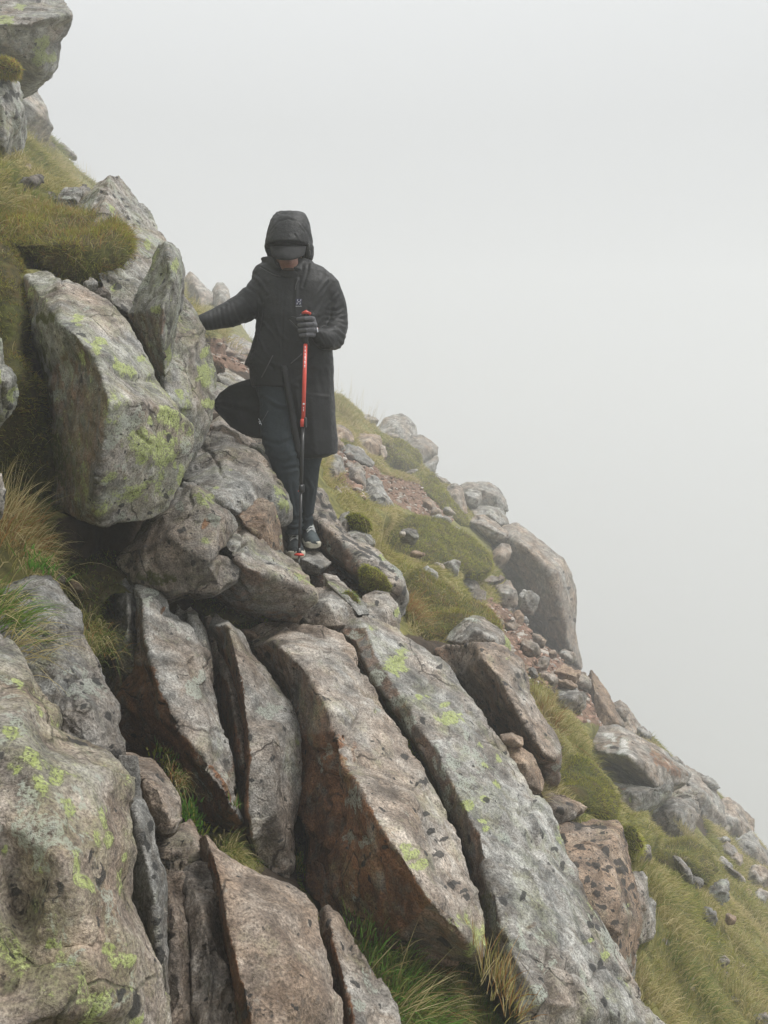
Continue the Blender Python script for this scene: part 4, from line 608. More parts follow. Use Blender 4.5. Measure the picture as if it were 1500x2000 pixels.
rock('mossy dark stones behind the left knee', '470 880 4.3; 478 860 4.4; 500 856 4.45; 520 862 4.45; 535 890 4.35; 530 920 4.25; 500 900 4.15; 505 880 4.2', '0 1 7|1 2 3 7|3 4 5 7|5 6 7|6 0 7', th=.3, tone=.2, gl=.4, bl=.2, yl=.1, val=.6, marks='m 500 880 26 16 0 .6')

# ------------------------------------------------------------------ small stones, one by one: words, x, y, w, h, distance, turn, tone
for k, (lb, x, y, ww, hh, d, rt, tn, kw) in enumerate([
    ('pinkish flat stone between the tall grey boulder and the grass bank', 44, 334, 46, 30, 5.6, -5, .8, {}),
    ('brown stone under the pinkish flat stone, by the left edge', 14, 352, 50, 26, 5.4, 10, .5, dict(val=.7)),
    ('grey-violet stone at the left edge above the moss', 16, 374, 44, 34, 4.8, -20, .4, {}),
    ('dark pointed stone sticking up from the moss at upper left', 58, 366, 62, 44, 4.6, -45, .1, dict(val=.6)),
    ('low brown stone right of the dark pointed stone', 92, 390, 44, 34, 4.6, 10, .4, dict(val=.6)),
    ('rounded pale grey stone half buried in the moss at upper left', 137, 390, 50, 60, 4.45, 20, .05, dict(gl=.8)),
    ('dark stone tucked beside the peaked slab', 163, 375, 34, 32, 4.7, 30, .15, dict(val=.7)),
    ('grey stone seen past the grass crest at upper left', 128, 292, 52, 16, 8.6, 38, .2, {}),
    ('small grey stone lodged in the moss above the huge boulder', 178, 556, 26, 28, 3.3, 0, .1, {}),
    ('dark stone under the moss lip above the huge boulder', 202, 580, 36, 44, 3.35, -20, .3, dict(val=.6)),
    ('small pinkish pebble in the hollow under the huge boulder', 148, 1146, 30, 18, 2.6, 20, .9, dict(val=.6)),
    ('small grey stone beside the hollow under the huge boulder', 112, 1130, 34, 30, 2.6, 30, .3, dict(val=.6)),
    ('pink stone wedged at the foot of the leaf-shaped slab', 456, 1604, 38, 30, 2.36, 30, .9, {}),
    ('little pink pebble in the grass at the bottom', 760, 1966, 26, 20, 1.85, 10, .9, {}),
    ('yellowish pebble in the grass above the pale ledge', 684, 890, 18, 16, 7.1, 0, .5, {}),
    ('grey stone left of the creased rock', 677, 908, 26, 22, 6.9, 30, .1, {}),
    ('thin brown stone left of the yellowish pebble', 663, 896, 14, 34, 6.9, -20, .4, {}),
    ('small brown stone on the skyline grass ridge', 724, 820, 34, 18, 10.4, 10, .4, {}),
    ('pale stone lying in the grass under the big skyline boulder', 768, 852, 36, 12, 9.8, 10, .2, {}),
    ('grey stone set in the turf above the dirt patch', 810, 924, 36, 14, 8.8, 5, .3, {}),
    ('flat grey stone on the skyline above the upright pinkish boulder', 862, 938, 44, 14, 9.6, 32, .2, {}),
    ('pink stone at the edge of the dirt patch', 838, 985, 34, 20, 7.6, 35, .8, {}),
    ('flat grey stone below the dirt patch', 874, 997, 34, 12, 7.4, 28, .2, {}),
    ('brown stone at the lower end of the dirt patch', 852, 1000, 20, 22, 7.3, 0, .6, {}),
    ('long pale stone embedded at the head of the large turf mound', 862, 1012, 44, 14, 7.1, 14, .2, {}),
    ('dark grey stone in the turf gully', 800, 1044, 34, 26, 5.9, 20, .1, dict(val=.7)),
    ('round pale pebble beside the turf gully', 786, 1042, 12, 10, 5.7, 0, .5, {}),
    ('small orange stone in the grass at centre right', 816, 1082, 28, 12, 5.7, 12, 1.0, {}),
    ('grey stone leaning in the turf below the orange stone', 840, 1122, 34, 46, 5.4, -30, .1, {}),
    ('pointed grey stone with a white fleck below the turf mound', 884, 1108, 36, 34, 5.9, 50, .1, dict(gl=.7)),
    ('small flat pinkish stone left of the pointed grey stone', 858, 1106, 24, 16, 5.8, 40, .7, {}),
    ('squat grey stone under the turf mound', 926, 1110, 26, 16, 6.6, 5, .1, {}),
    ('pale rock right under the turf mound, first in the rubble', 916, 1142, 44, 40, 6.4, 30, .3, {}),
    ('flat pale stone bridging a dark hole in the rubble', 956, 1134, 54, 24, 6.8, -5, .3, {}),
    ('rounded brown rock below the dark hole in the rubble', 990, 1162, 44, 56, 6.7, -10, .5, {}),
    ('pale pear-shaped stone leaning on the giant boulder', 1032, 1170, 40, 50, 7.0, -30, .1, dict(gl=.5)),
    ('broken brown stone in the rubble left of the hole', 932, 1168, 36, 40, 6.3, 40, .4, dict(val=.8)),
    ('slanting pinkish stone in the middle of the rubble', 996, 1222, 44, 36, 6.4, 30, .5, {}),
    ('upright pink stone in the rubble', 1014, 1206, 18, 30, 6.6, -20, .9, {}),
    ('small brown stone low in the rubble', 968, 1212, 34, 24, 6.1, 30, .6, {}),
    ('red-brown flat stone above the orange block', 1032, 1265, 52, 36, 5.9, 25, .7, dict(bl=.3)),
    ('dark pinkish stone beside the foot of the giant boulder', 1052, 1250, 36, 26, 6.6, 40, .5, dict(val=.8)),
    ('brown angular stone left of the orange block', 1060, 1300, 40, 34, 5.8, -30, .5, dict(val=.8)),
    ('bright orange stone in the rubble under the giant boulder', 1108, 1316, 62, 36, 6.0, 30, 1.0, dict(val=1.15, bl=.02)),
    ('speckled stone below the brown angular stone', 1072, 1325, 44, 26, 5.6, 30, .4, dict(bl=.5)),
    ('orange flake stacked under the bright orange stone', 1108, 1335, 46, 14, 5.7, 14, 1.0, {}),
    ('grey round rock above the grass, below the orange flakes', 1112, 1366, 70, 60, 5.6, 20, .2, dict(val=.9)),
    ('pale rock left of the pointed skyline slab', 1138, 1330, 30, 44, 6.3, -20, .3, {}),
    ('small stone by the foot of the giant boulder', 1080, 1276, 20, 14, 6.5, 0, .7, {}),
    ('grey stone at the foot of the giant boulder, close to the drop', 1108, 1282, 36, 24, 6.9, 30, .2, {}),
    ('little dark stone between speckled stone and grass', 1040, 1312, 26, 20, 5.4, 30, .3, dict(val=.7)),
    ('small skyline stone right of the pointed slab', 1214, 1392, 30, 26, 7.0, 50, .3, {}),
    ('faint stone on the misty skyline beside the moss', 1258, 1432, 34, 22, 7.2, 35, .2, {}),
    ('faint pale stone on the misty skyline above the large block', 1322, 1492, 46, 22, 7.2, 40, .2, {}),
    ('pale misty stone above the thin splintered layers', 1384, 1528, 44, 20, 7.4, 30, .2, {}),
    ('grey stone with a shadowed side on the grassy right slope', 1402, 1744, 40, 52, 5.2, 15, .0, dict(gl=.8)),
    ('long thin leaning stone on the grassy right slope', 1338, 1700, 66, 18, 4.9, 55, .1, dict(gl=.6)),
    ('dark stone behind the long thin leaning stone', 1356, 1730, 34, 44, 5.1, -20, .1, dict(val=.6)),
    ('pale stone under the moss tuft right of the spotted block', 1256, 1668, 46, 36, 4.5, -50, .1, dict(gl=.6)),
    ('small dark and white stone above the moss tuft', 1194, 1580, 28, 16, 4.9, 45, .1, dict(val=.8, bl=.6)),
    ('orange scrap of stone under the greenish slab', 1206, 1566, 18, 20, 5.5, 0, 1.0, {}),
    ('brown stone in the rubble at right below the pale slab', 1424, 1664, 44, 30, 6.4, 40, .4, {}),
    ('pale flat stone in the rubble at right', 1408, 1640, 34, 16, 6.6, 10, .2, {}),
    ('slanting grey stone in the rubble at right', 1418, 1690, 44, 20, 6.0, 45, .2, {}),
    ('small stone under the slanting grey stone at right', 1440, 1680, 26, 26, 6.2, 20, .5, {}),
    ('narrow pale stone in the rubble at right', 1436, 1706, 50, 14, 5.9, 40, .2, {}),
    ('pinkish speckled rock on the right slope near the border', 1476, 1714, 50, 56, 6.4, 60, .5, {}),
    ('brownish low stone at the right border', 1484, 1752, 30, 34, 6.2, 40, .4, {}),
    ('round brown stone in the grass of the right slope', 1428, 1794, 24, 22, 4.9, 20, .8, {}),
    ('small grey stone peeping from grass on the lower right slope', 1414, 1878, 22, 24, 4.4, -30, .1, {}),
    ('dark stone in the grass left of the grey stone on the lower right slope', 1386, 1790, 30, 40, 4.9, -30, .1, dict(val=.7)),
    ('little stone in the grass at the bottom right', 1322, 1990, 40, 24, 3.7, 0, .6, {}),
    ('flat grey stone at the bottom right corner', 1488, 1988, 40, 24, 4.2, 0, .2, {}),
    ('brown stone in the small gap at the right end of the coat hem', 660, 868, 24, 20, 6.9, 20, .6, {}),
    ('pinkish stone on the path edge behind the hiker', 452, 690, 34, 14, 7.4, 10, .7, {}),
    ('dark stone on the path behind the hiker', 470, 700, 24, 14, 6.8, 20, .5, dict(val=.7)),
    ('light stone tucked between the flat-topped rock and brown slab', 560, 1214, 40, 14, 3.3, 5, .4, {}),
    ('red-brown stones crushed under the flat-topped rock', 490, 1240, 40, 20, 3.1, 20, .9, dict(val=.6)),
]):
    stone(lb, x, y, ww, hh, d, rt, seed=k, tone=tn, bl=kw.pop('bl', .15), gl=kw.pop('gl', .35), yl=.06, amp=.8, **kw)
# ------------------------------------------------------------------ grass and moss
def mesh_blades(name, roots, dirs, side, L, Wd, droop, cols, segs=3, curl=None):
    """One mesh of many tapering, drooping blades."""
    N = len(roots); t = np.linspace(0, 1, segs + 1)
    P = roots[:, None, :] + dirs[:, None, :] * (L[:, None] * t)[..., None]
    P[:, :, 2] -= (L * droop)[:, None] * t ** 2
    if curl is not None: P += curl[:, None, :] * (L[:, None] * t ** 2)[..., None]
    wv = (Wd[:, None] * (1 - t[:-1] ** 1.6) * .5)[..., None] * side[:, None, :]
    a = P[:, :-1] - wv; b = P[:, :-1] + wv
    body = np.stack([a, b], 2).reshape(N, segs * 2, 3)
    V = np.concatenate([body, P[:, -1:]], 1)
    nv = segs * 2 + 1; base = np.arange(N)[:, None] * nv
    q = np.concatenate([base + np.array([2 * k, 2 * k + 1, 2 * k + 3, 2 * k + 2]) for k in range(segs - 1)], 1).reshape(-1, 4) if segs > 1 else np.zeros((0, 4), int)
    tr = (base + np.array([2 * segs - 2, 2 * segs - 1, 2 * segs])).reshape(-1, 3)
    me = bpy.data.meshes.new(name); V = V.reshape(-1, 3)
    me.vertices.add(len(V)); me.vertices.foreach_set('co', V.astype(np.float32).ravel())
    loops = np.concatenate([q.ravel(), tr.ravel()]).astype(np.int32); me.loops.add(len(loops)); me.loops.foreach_set('vertex_index', loops)
    st = np.concatenate([np.arange(len(q)) * 4, len(q) * 4 + np.arange(len(tr)) * 3]).astype(np.int32)
    me.polygons.add(len(st)); me.polygons.foreach_set('loop_start', st)
    me.polygons.foreach_set('use_smooth', [True] * len(st)); me.update(calc_edges=True); me.validate()
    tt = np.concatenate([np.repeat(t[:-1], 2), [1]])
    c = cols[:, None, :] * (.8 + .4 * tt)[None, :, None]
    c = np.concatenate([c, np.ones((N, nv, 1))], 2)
    at = me.color_attributes.new('Col', 'FLOAT_COLOR', 'POINT'); at.data.foreach_set('color', c.astype(np.float32).ravel())
    return me
def unit(a): return a / np.maximum(np.linalg.norm(a, axis=-1, keepdims=True), 1e-9)
PAL = dict(green=((.10, .15, .03), (.22, .28, .07)), olive=((.21, .20, .05), (.42, .38, .13)), straw=((.40, .32, .13), (.70, .60, .34)),
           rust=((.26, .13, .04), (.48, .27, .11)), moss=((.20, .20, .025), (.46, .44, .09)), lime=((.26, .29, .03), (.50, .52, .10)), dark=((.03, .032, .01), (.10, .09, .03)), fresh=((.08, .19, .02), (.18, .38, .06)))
def colors(N, mixp):
    ks = list(mixp); pr = np.array([mixp[k] for k in ks], float); pr /= pr.sum()
    pick = RNG.choice(len(ks), N, p=pr); lo = np.array([PAL[k][0] for k in ks])[pick]; hi = np.array([PAL[k][1] for k in ks])[pick]
    return lo + (hi - lo) * RNG.random((N, 1))
# moss cushions and turf mounds: a swelling body with a coat of fronds
MD = DD
def mound(label, x, y, ww, hh, d, rot=0, th=.25, mixp=None, dens=26000, L=.016, grass=None, name='moss_cushion', cat='moss cushion', group=None, wd=.0024, seed=1, lump=7, pts=None, hang=.2):
    kd = MD(d) / d; L *= 1 + .5 * (kd - 1); dens /= kd; rg = random.Random(seed + int(x)); ca, sa = math.cos(R(rot)), math.sin(R(rot)); Pp = []
    if pts: Pp = parse(pts); n = len(Pp); cxx, cyy, cdd = np.mean(Pp, 0); Pp.append((cxx, cyy, d))
    else:
        n = 10
        for i in range(n):
            a = 2 * math.pi * i / n; r = rg.uniform(.68, 1.18); u, v = math.cos(a) * ww / 2 * r, math.sin(a) * hh / 2 * r
            Pp.append((x + u * ca - v * sa, y + u * sa + v * ca, d + ww / F_PX * d * .14))
        Pp.append((x, y, d))
    o = rock(label, ';'.join('%f %f %f' % q for q in Pp), '|'.join(f'{i} {(i + 1) % n} {n}' for i in range(n)), th=th, name=name, cat=cat, group=group, vpx=9 if pts else 5, soft=14 if pts else 4, lump=lump, amp=.5, steps=0, terr=False)
    me = o.data; me.materials.clear(); me.materials.append(M_MOUND)
    no, co = get_no(me), get_co(me)
    nf = len(me.polygons); ctr = np.empty(nf * 3, np.float32); me.polygons.foreach_get('center', ctr); ctr = ctr.reshape(-1, 3).astype(float)
    nrm = np.empty(nf * 3, np.float32); me.polygons.foreach_get('normal', nrm); nrm = nrm.reshape(-1, 3).astype(float)
    ar = np.empty(nf, np.float32); me.polygons.foreach_get('area', ar)
    wc = ctr + np.array(o.location)
    # keep the coat to the open side: what faces the ground or the hill is buried
    op = ((nrm @ (-unit(wc.mean(0)))) > -.55)
    k = RNG.poisson(ar * dens * op * np.clip(.75 + 1.5 * vnoise(ctr * 11), .08, 2.2)); n_ = int(k.sum())
    p = np.repeat(ctr, k, 0) + RNG.normal(0, 1, (n_, 3)) * math.sqrt(float(ar.mean())) * .5; nn = np.repeat(nrm, k, 0)
    dirs = unit(nn * .8 + np.array((0, 0, .35)) + RNG.normal(0, .65, (n_, 3))); side = unit(np.cross(dirs, RNG.normal(0, 1, (n_, 3))))
    if not pts: L *= 1.5
    patch = vnoise((p + np.array(o.location)) * 16)
    cl = colors(n_, mixp or dict(moss=.7, olive=.2, lime=.15, rust=.08)) * (1 + .35 * patch)[:, None]
    dd = MD(d) / 4.0
    m = mesh_blades('fronds', p, dirs, side, L * RNG.uniform(.5, 1.3, n_), wd * max(.8, dd) * RNG.uniform(.6, 1.3, n_), np.full(n_, hang), cl, 2)
    c = link('moss_fronds', m, M_MOSS, o); c['kind'] = 'stuff'
    if grass:
        nb, gl_, gm = grass; pk = RNG.choice(nf, nb, p=(ar * op * np.clip(nrm[:, 2] + .6, 0, 1)) / (ar * op * np.clip(nrm[:, 2] + .6, 0, 1)).sum()); p = ctr[pk]; nn = nrm[pk]
        cv = unit(np.stack([vnoise(p * 9), vnoise(p * 9 + 9), vnoise(p * 9 + 19)], 1) + 1e-3)
        dirs = unit(nn * .5 + np.array((.15, 0, .8)) + cv * .4 + RNG.normal(0, .42, (nb, 3))); side = unit(np.cross(dirs, RNG.normal(0, 1, (nb, 3))))
        m = mesh_blades('blades', p, dirs, side, gl_ * (1 + .5 * (kd - 1)) * RNG.uniform(.3, 1.25, nb), .0022 * max(.8, dd) * RNG.uniform(.6, 1.3, nb), RNG.uniform(.3, 1.1, nb), colors(nb, gm), 3)
        c = link('grass_blades', m, M_BLADE, o); c['kind'] = 'stuff'
    return o
def _mm():
    s = NT('moss_body'); tc = s.n('TexCoord'); P = tc.outputs['Object']; a = s.noise(P, 30, 6, .7); b = s.noise(P, 6, 4)
    s.l(s.mix(s.mr(a, .35, .65), (.04, .04, .012), s.mix(s.mr(b, .4, .6), (.10, .11, .015), (.11, .075, .025))), s.b.inputs['Base Color']); s.b.inputs['Roughness'].default_value = 1
    s.l(s.bump(a, .02, 1), s.b.inputs['Normal']); return s.m
M_MOUND = _mm()
MG = dict(moss=.55, olive=.25, rust=.14, lime=.12, dark=.1)
mound('tussocky moss and grass mound overhanging the huge boulder at upper left', 0, 0, 0, 0, 3.35, pts='-60 400 3.8;40 392 4.0;130 410 4.0;200 436 3.85;246 462 3.7;254 488 3.6;236 515 3.55;196 542 3.5;150 552 3.45;90 530 3.4;40 510 3.4;-60 470 3.3', th=.5, mixp=MG, dens=30000, L=.034, grass=(6500, .12, dict(olive=.5, green=.3, rust=.3, straw=.3)), name='turf_mound', cat='moss mound')
mound('dark moss bank running down the left edge behind the huge boulder', 0, 0, 0, 0, 2.62, pts='-60 490 3.2;10 480 3.2;40 530 3.1;62 600 3.05;80 700 3.1;110 760 3.1;110 880 3.1;90 980 3.0;20 950 2.75;-60 900 2.5', th=.5, mixp=dict(moss=.45, olive=.2, rust=.12, dark=.5), dens=30000, L=.022, name='moss_bank', cat='moss bank', grass=(500, .08, dict(olive=.5, dark=.5, straw=.2)))
mound('small moss tuft on the ledge under the overhanging boulder', 14, 132, 52, 28, 5.0, 20, th=.15, mixp=dict(moss=.5, olive=.4, rust=.3), L=.022, wd=.003)
mound('large rounded grass mound between the path and the giant boulder', 0, 0, 0, 0, 6.25, pts='740 1020 6.6;800 1004 6.9;870 1014 7.1;915 1045 7.1;950 1085 6.9;966 1112 6.6;930 1122 6.3;880 1112 6.1;820 1100 6.0;760 1080 6.0;730 1050 6.2', th=.8, mixp=dict(moss=.5, olive=.5, lime=.25), dens=9000, L=.035, wd=.003, grass=(4200, .12, dict(olive=.6, green=.3, straw=.2)), name='grass_mound', cat='grass mound')
mound('shaggy olive grass mound above the grey stone with white tip', 0, 0, 0, 0, 4.95, pts='780 1130 5.3;820 1108 5.5;870 1140 5.6;920 1180 5.5;960 1215 5.3;965 1235 5.1;920 1215 4.9;880 1235 4.8;830 1252 4.7;795 1210 4.8;780 1170 5.0', th=.7, mixp=dict(moss=.5, olive=.5, rust=.1), dens=11000, L=.03, wd=.003, grass=(4200, .11, dict(olive=.6, green=.25, straw=.25, rust=.1)), name='grass_mound', cat='grass mound')
mound('bright moss cushion on the end of the black-blotched slab', 734, 1130, 78, 38, 3.74, 32, th=.1, mixp=dict(moss=.6, lime=.6), L=.012)
mound('little green moss strip beside the narrow trail edge stone', 682, 1168, 46, 26, 3.4, 50, th=.1, mixp=dict(fresh=.3, lime=.4, moss=.4), L=.014)
mound('round yellow-green moss cushion in the grass right of the slab', 704, 1022, 56, 28, 4.75, 30, th=.12, mixp=dict(lime=.8, moss=.4), L=.014, wd=.003)
mound('mossy turf hump below the big skyline boulder', 0, 0, 0, 0, 8.6, pts='740 862 9.3;780 858 9.6;815 880 9.5;826 915 9.1;800 930 8.8;760 918 8.6;735 890 8.9', th=.9, mixp=dict(moss=.5, olive=.5, lime=.2), dens=4500, L=.04, wd=.003, grass=(1500, .12, dict(olive=.6, straw=.3)), name='turf_hump', cat='moss mound')
mound('mossy turf ridge between the dirt patch and the upright boulder', 0, 0, 0, 0, 7.9, pts='815 935 8.6;845 930 8.8;870 960 8.5;900 1000 8.2;920 1025 7.9;905 1030 7.7;870 1000 7.7;835 965 7.9', th=.7, mixp=dict(moss=.5, olive=.4, lime=.2), dens=5500, L=.035, wd=.003, grass=(1200, .10, dict(olive=.6, straw=.3)), name='turf_hump', cat='moss mound')
mound('golden moss tuft right of the black-spotted block', 1238, 1640, 40, 74, 4.1, -25, th=.15, mixp=dict(lime=.7, moss=.4, straw=.3), L=.02, wd=.003)
mound('bushy grass hump on the right slope under the speckled stones', 0, 0, 0, 0, 4.9, pts='1270 1650 5.3;1310 1640 5.6;1350 1640 5.7;1395 1660 5.6;1405 1700 5.3;1380 1730 5.1;1345 1700 5.0;1310 1700 4.9;1275 1690 5.0', th=.6, mixp=dict(moss=.4, olive=.6), dens=9000, L=.035, wd=.003, grass=(2600, .13, dict(olive=.6, green=.3, straw=.25)), name='grass_mound', cat='grass mound')
mound('mossy patch on the slope below the slanting pinkish block', 0, 0, 0, 0, 4.35, pts='1090 1500 4.7;1130 1480 4.9;1180 1530 4.9;1200 1570 4.8;1190 1600 4.5;1140 1570 4.3;1100 1560 4.3', th=.4, mixp=dict(moss=.6, olive=.4, lime=.15), dens=14000, L=.025, wd=.003, grass=(900, .08, dict(olive=.6, green=.4)), name='moss_patch', cat='moss mound')
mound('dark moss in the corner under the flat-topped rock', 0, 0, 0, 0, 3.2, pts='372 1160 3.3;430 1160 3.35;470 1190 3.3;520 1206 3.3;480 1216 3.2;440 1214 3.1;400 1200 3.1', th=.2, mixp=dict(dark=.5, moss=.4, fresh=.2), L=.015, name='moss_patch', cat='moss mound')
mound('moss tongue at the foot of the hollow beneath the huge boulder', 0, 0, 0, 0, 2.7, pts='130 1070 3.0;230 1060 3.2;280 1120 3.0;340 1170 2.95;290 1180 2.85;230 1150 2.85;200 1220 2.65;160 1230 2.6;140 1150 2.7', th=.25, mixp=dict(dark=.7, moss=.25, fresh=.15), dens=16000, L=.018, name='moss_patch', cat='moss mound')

# ------------------------------------------------------------------ the hillside sheet
ALPHA = R(47.0); EN = np.array((math.sin(ALPHA), 0, math.cos(ALPHA))); ES = np.array((math.cos(ALPHA), 0, -math.sin(ALPHA)))
P0 = np.array((0, 0, -1.29))
for p in '''640 1110 4.3;700 1130 4.2;760 960 8.3;800 930 8.6;850 990 7.7;440 690 7.9;410 660 8.3;480 710 6.9;400 600 9.6;380 580 10;
 720 1000 5.9;690 960 6.2;640 920 6.4;760 1040 5.6;860 1050 6.6;900 1070 6.8;940 1100 6.8;820 1110 5.6;880 1160 5.6;920 1190 5.6;800 1170 4.9;830 1240 4.6;
 740 1100 4.9;700 850 8.6;690 800 9.0;660 765 9.2;720 815 10.2;790 880 9.4;850 940 9.0;870 900 10;
 1060 1340 5.4;1080 1400 5.0;1130 1440 5.2;1120 1500 4.8;1170 1540 4.9;1200 1580 5.0;1150 1590 4.4;1250 1640 4.8;1300 1680 5.2;1350 1650 6.2;1400 1700 6.0;
 1270 1750 4.4;1300 1830 4.1;1380 1850 4.5;1450 1800 5.4;1480 1760 6.2;1300 1930 3.7;1380 1950 3.9;1450 1930 4.4;1490 1980 4.3;1490 1870 5.0;1260 1990 3.3;1240 1900 3.5;
 80 300 7.6;110 330 6.9;150 335 8.0;60 350 6.0;180 370 6.0;100 450 3.9;160 480 3.7;60 520 3.4;20 600 2.9;40 700 2.7;50 850 2.7;60 950 2.5;60 1040 2.4;160 1060 3.4;
 60 1110 2.4;30 1200 2.15;180 1200 2.5;200 1280 2.4;170 1140 2.8;340 1500 2.4;360 1560 2.3;470 1640 2.3;420 1680 2.2;600 1700 2.5;660 1850 2.2;760 1900 2.1;860 1950 2.0;960 1960 2.1;900 1900 2.1;820 1990 1.9;
 400 1180 3.2;440 1200 3.2;500 1190 3.3;240 1060 3.6;0 450 4.4;60 430 4.5;120 440 4.3;0 380 5.2;60 380 5.0;0 600 3.6;0 700 3.3;0 800 3.1;40 900 3.0;200 1380 3.2;260 1430 3.1;230 1500 2.9;330 1540 2.8;1290 1470 6.8;1240 1432 6.9;1190 1400 6.9'''.split(';'):
    a = p.split()
    if a: TERR.append(W(float(a[0]), float(a[1]), DD(float(a[2]))))
TP = np.array(TERR) - P0
tS, tY, tH = TP @ ES, TP[:, 1], TP @ EN
def terr_h(s, y):
    s = np.asarray(s, float); y = np.asarray(y, float)
    sg = np.clip(.10 * (np.maximum(y, 0) + .6), .12, 1.4)
    num = 0; den = 0
    H = np.zeros(s.shape)
    for a in range(0, s.size, 4000):
        S, Y, G = s.ravel()[a:a + 4000], y.ravel()[a:a + 4000], sg.ravel()[a:a + 4000]
        r2 = (S[:, None] - tS) ** 2 + (Y[:, None] - tY) ** 2
        wgt = np.exp(-r2 / (2 * G[:, None] ** 2))
        far = np.maximum(0, Y - 6.5)
        base = -.35 - .32 * far - .004 * far ** 2 * (far < 25) - 2.5 * (far >= 25)
        wb = .02
        H.ravel()[a:a + 4000] = ((wgt * tH).sum(1) + wb * base) / (wgt.sum(1) + wb)
    return H
def axis(lo, hi, fine_lo, fine_hi, step, grow=1.12):
    c = list(np.arange(fine_lo, fine_hi, step)); st = step
    while c[-1] < hi: st *= grow; c.append(c[-1] + st)
    st = step
    while c[0] > lo: st *= grow; c.insert(0, c[0] - st)
    return np.array(c)
gs = axis(-11, 55, -8.0, 8.4, .045); gy = np.concatenate([axis(-10, .5, .4, 8, .04)[:-3], np.arange(8, 27, .09), np.array([27, 27.6, 28.4, 30, 33, 38, 46, 58])])
GS, GY = np.meshgrid(gs, gy)
HH = terr_h(GS, GY)
Q = np.stack([GS.ravel(), GY.ravel(), np.zeros(GS.size)], 1)
HH = HH + ((.05 * fbm(Q * 1.3, 3) + .03 * fbm(Q * 5, 3) + .008 * fbm(Q * 22, 3)) * 1.0).reshape(HH.shape)
# the camera's own ground: keep the sheet well below the lens
rr = np.hypot(GS, GY); HH = np.where(rr < 1.6, np.minimum(HH, -.1 - .25 * (1.6 - rr)), HH)
def place(HH): return P0 + GS.ravel()[:, None] * ES + GY.ravel()[:, None] * np.array((0, 1.0, 0)) + HH.ravel()[:, None] * EN
def inpoly(x, y, poly):
    c = np.zeros(len(x), bool); n = len(poly); j = n - 1
    for i in range(n):
        xi, yi = poly[i]; xj, yj = poly[j]
        if yi != yj: c ^= ((yi > y) != (yj > y)) & (x < (xj - xi) * (y - yi) / (yj - yi) + xi)
        j = i
    return c
# the stones sit in their own hollows: lower the sheet wherever it would stand in front of one
SKYP = parse2('-300 -300;60 230;105 268;150 328;190 362;330 505;372 552;450 600;490 660;520 690;640 765;665 770;700 803;740 838;860 936;905 966;1000 1045;1130 1306;1160 1336;1230 1400;1300 1468;1340 1506;1400 1540;1475 1620;1500 1668;1600 1775;9000 9900;9000 -3000')
for it in range(22):
    X_, Y_, D_ = project(place(HH)); cut = np.zeros(len(X_), bool)
    near = (X_ > -120) & (X_ < 1620) & (Y_ > -100) & (Y_ < 2100) & (D_ > .5) & (D_ < 31); ii = np.where(near)[0]
    for _, hull, dm in OUTL:
        xs = [p[0] for p in hull]; ys = [p[1] for p in hull]; cx_, cy_ = sum(xs) / len(xs), sum(ys) / len(ys)
        jj = ii[(X_[ii] > min(xs)) & (X_[ii] < max(xs)) & (Y_[ii] > min(ys)) & (Y_[ii] < max(ys)) & (D_[ii] < dm + .04)]
        if len(jj): cut[jj[inpoly(X_[jj], Y_[jj], [(cx_ + (a - cx_) * .95, cy_ + (b - cy_) * .95) for a, b in hull])]] = True
    jj = np.where((D_ > 1) & (Y_ < 2000))[0]; cut[jj[inpoly(X_[jj], Y_[jj], SKYP)]] = True
    if not cut.any(): break
    HH = HH - (.05 + .006 * np.maximum(GY, 0)) * cut.reshape(HH.shape)
HH[1:-1, 1:-1] = .5 * HH[1:-1, 1:-1] + .125 * (HH[2:, 1:-1] + HH[:-2, 1:-1] + HH[1:-1, 2:] + HH[1:-1, :-2])
V = P0 + GS.ravel()[:, None] * ES + GY.ravel()[:, None] * np.array((0, 1.0, 0)) + HH.ravel()[:, None] * EN
ny, nx = GS.shape
idx = np.arange(nx * ny).reshape(ny, nx)
Fq = np.stack([idx[:-1, :-1], idx[:-1, 1:], idx[1:, 1:], idx[1:, :-1]], -1).reshape(-1, 4)
tme = mesh_np('ground', V, Fq)
tpx, tpy, td = project(V)
def inpoly(x, y, poly):
    c = np.zeros(len(x), bool); n = len(poly); j = n - 1
    for i in range(n):
        xi, yi = poly[i]; xj, yj = poly[j]
        if yi != yj: c ^= ((yi > y) != (yj > y)) & (x < (xj - xi) * (y - yi) / (yj - yi) + xi)
        j = i
    return c
DIRT = ['600 1060;660 1070;720 1120;760 1160;740 1210;690 1200;640 1150;610 1110', '735 930;800 925;840 960;900 1000;880 1020;820 1005;770 985;745 960', '395 665;440 660;490 690;495 730;440 720;400 690', '950 1165;1060 1240;1145 1355;1030 1330;945 1235', '645 865;720 895;765 950;700 965;645 930', '1100 1340;1180 1380;1210 1430;1120 1400']
TURF = ['600 760;760 800;860 880;960 960;960 1080;1000 1200;900 1240;780 1240;700 1080;600 1000', '1020 1300;1100 1380;1260 1450;1320 1560;1380 1640;1520 1700;1520 2040;1200 2040;1080 1600;1100 1450', '-40 250;200 320;200 380;-40 380', '-40 380;260 420;230 560;60 560;120 1000;-40 1100', '350 560;460 560;470 680;360 640',
        '-20 880;90 880;110 1080;180 1180;240 1200;240 1350;100 1330;-20 1280', '300 1460;400 1500;400 1700;520 1720;480 1620;370 1560', '560 1640;620 1640;1040 1860;1040 2040;700 2040', '380 1160;580 1180;560 1240;440 1240']
mk = np.zeros((len(V), 4))
for p in DIRT: mk[:, 0] = np.maximum(mk[:, 0], inpoly(tpx, tpy, parse2(p)) * (td > 0))
for p in TURF: mk[:, 1] = np.maximum(mk[:, 1], inpoly(tpx, tpy, parse2(p)) * (td > 0))
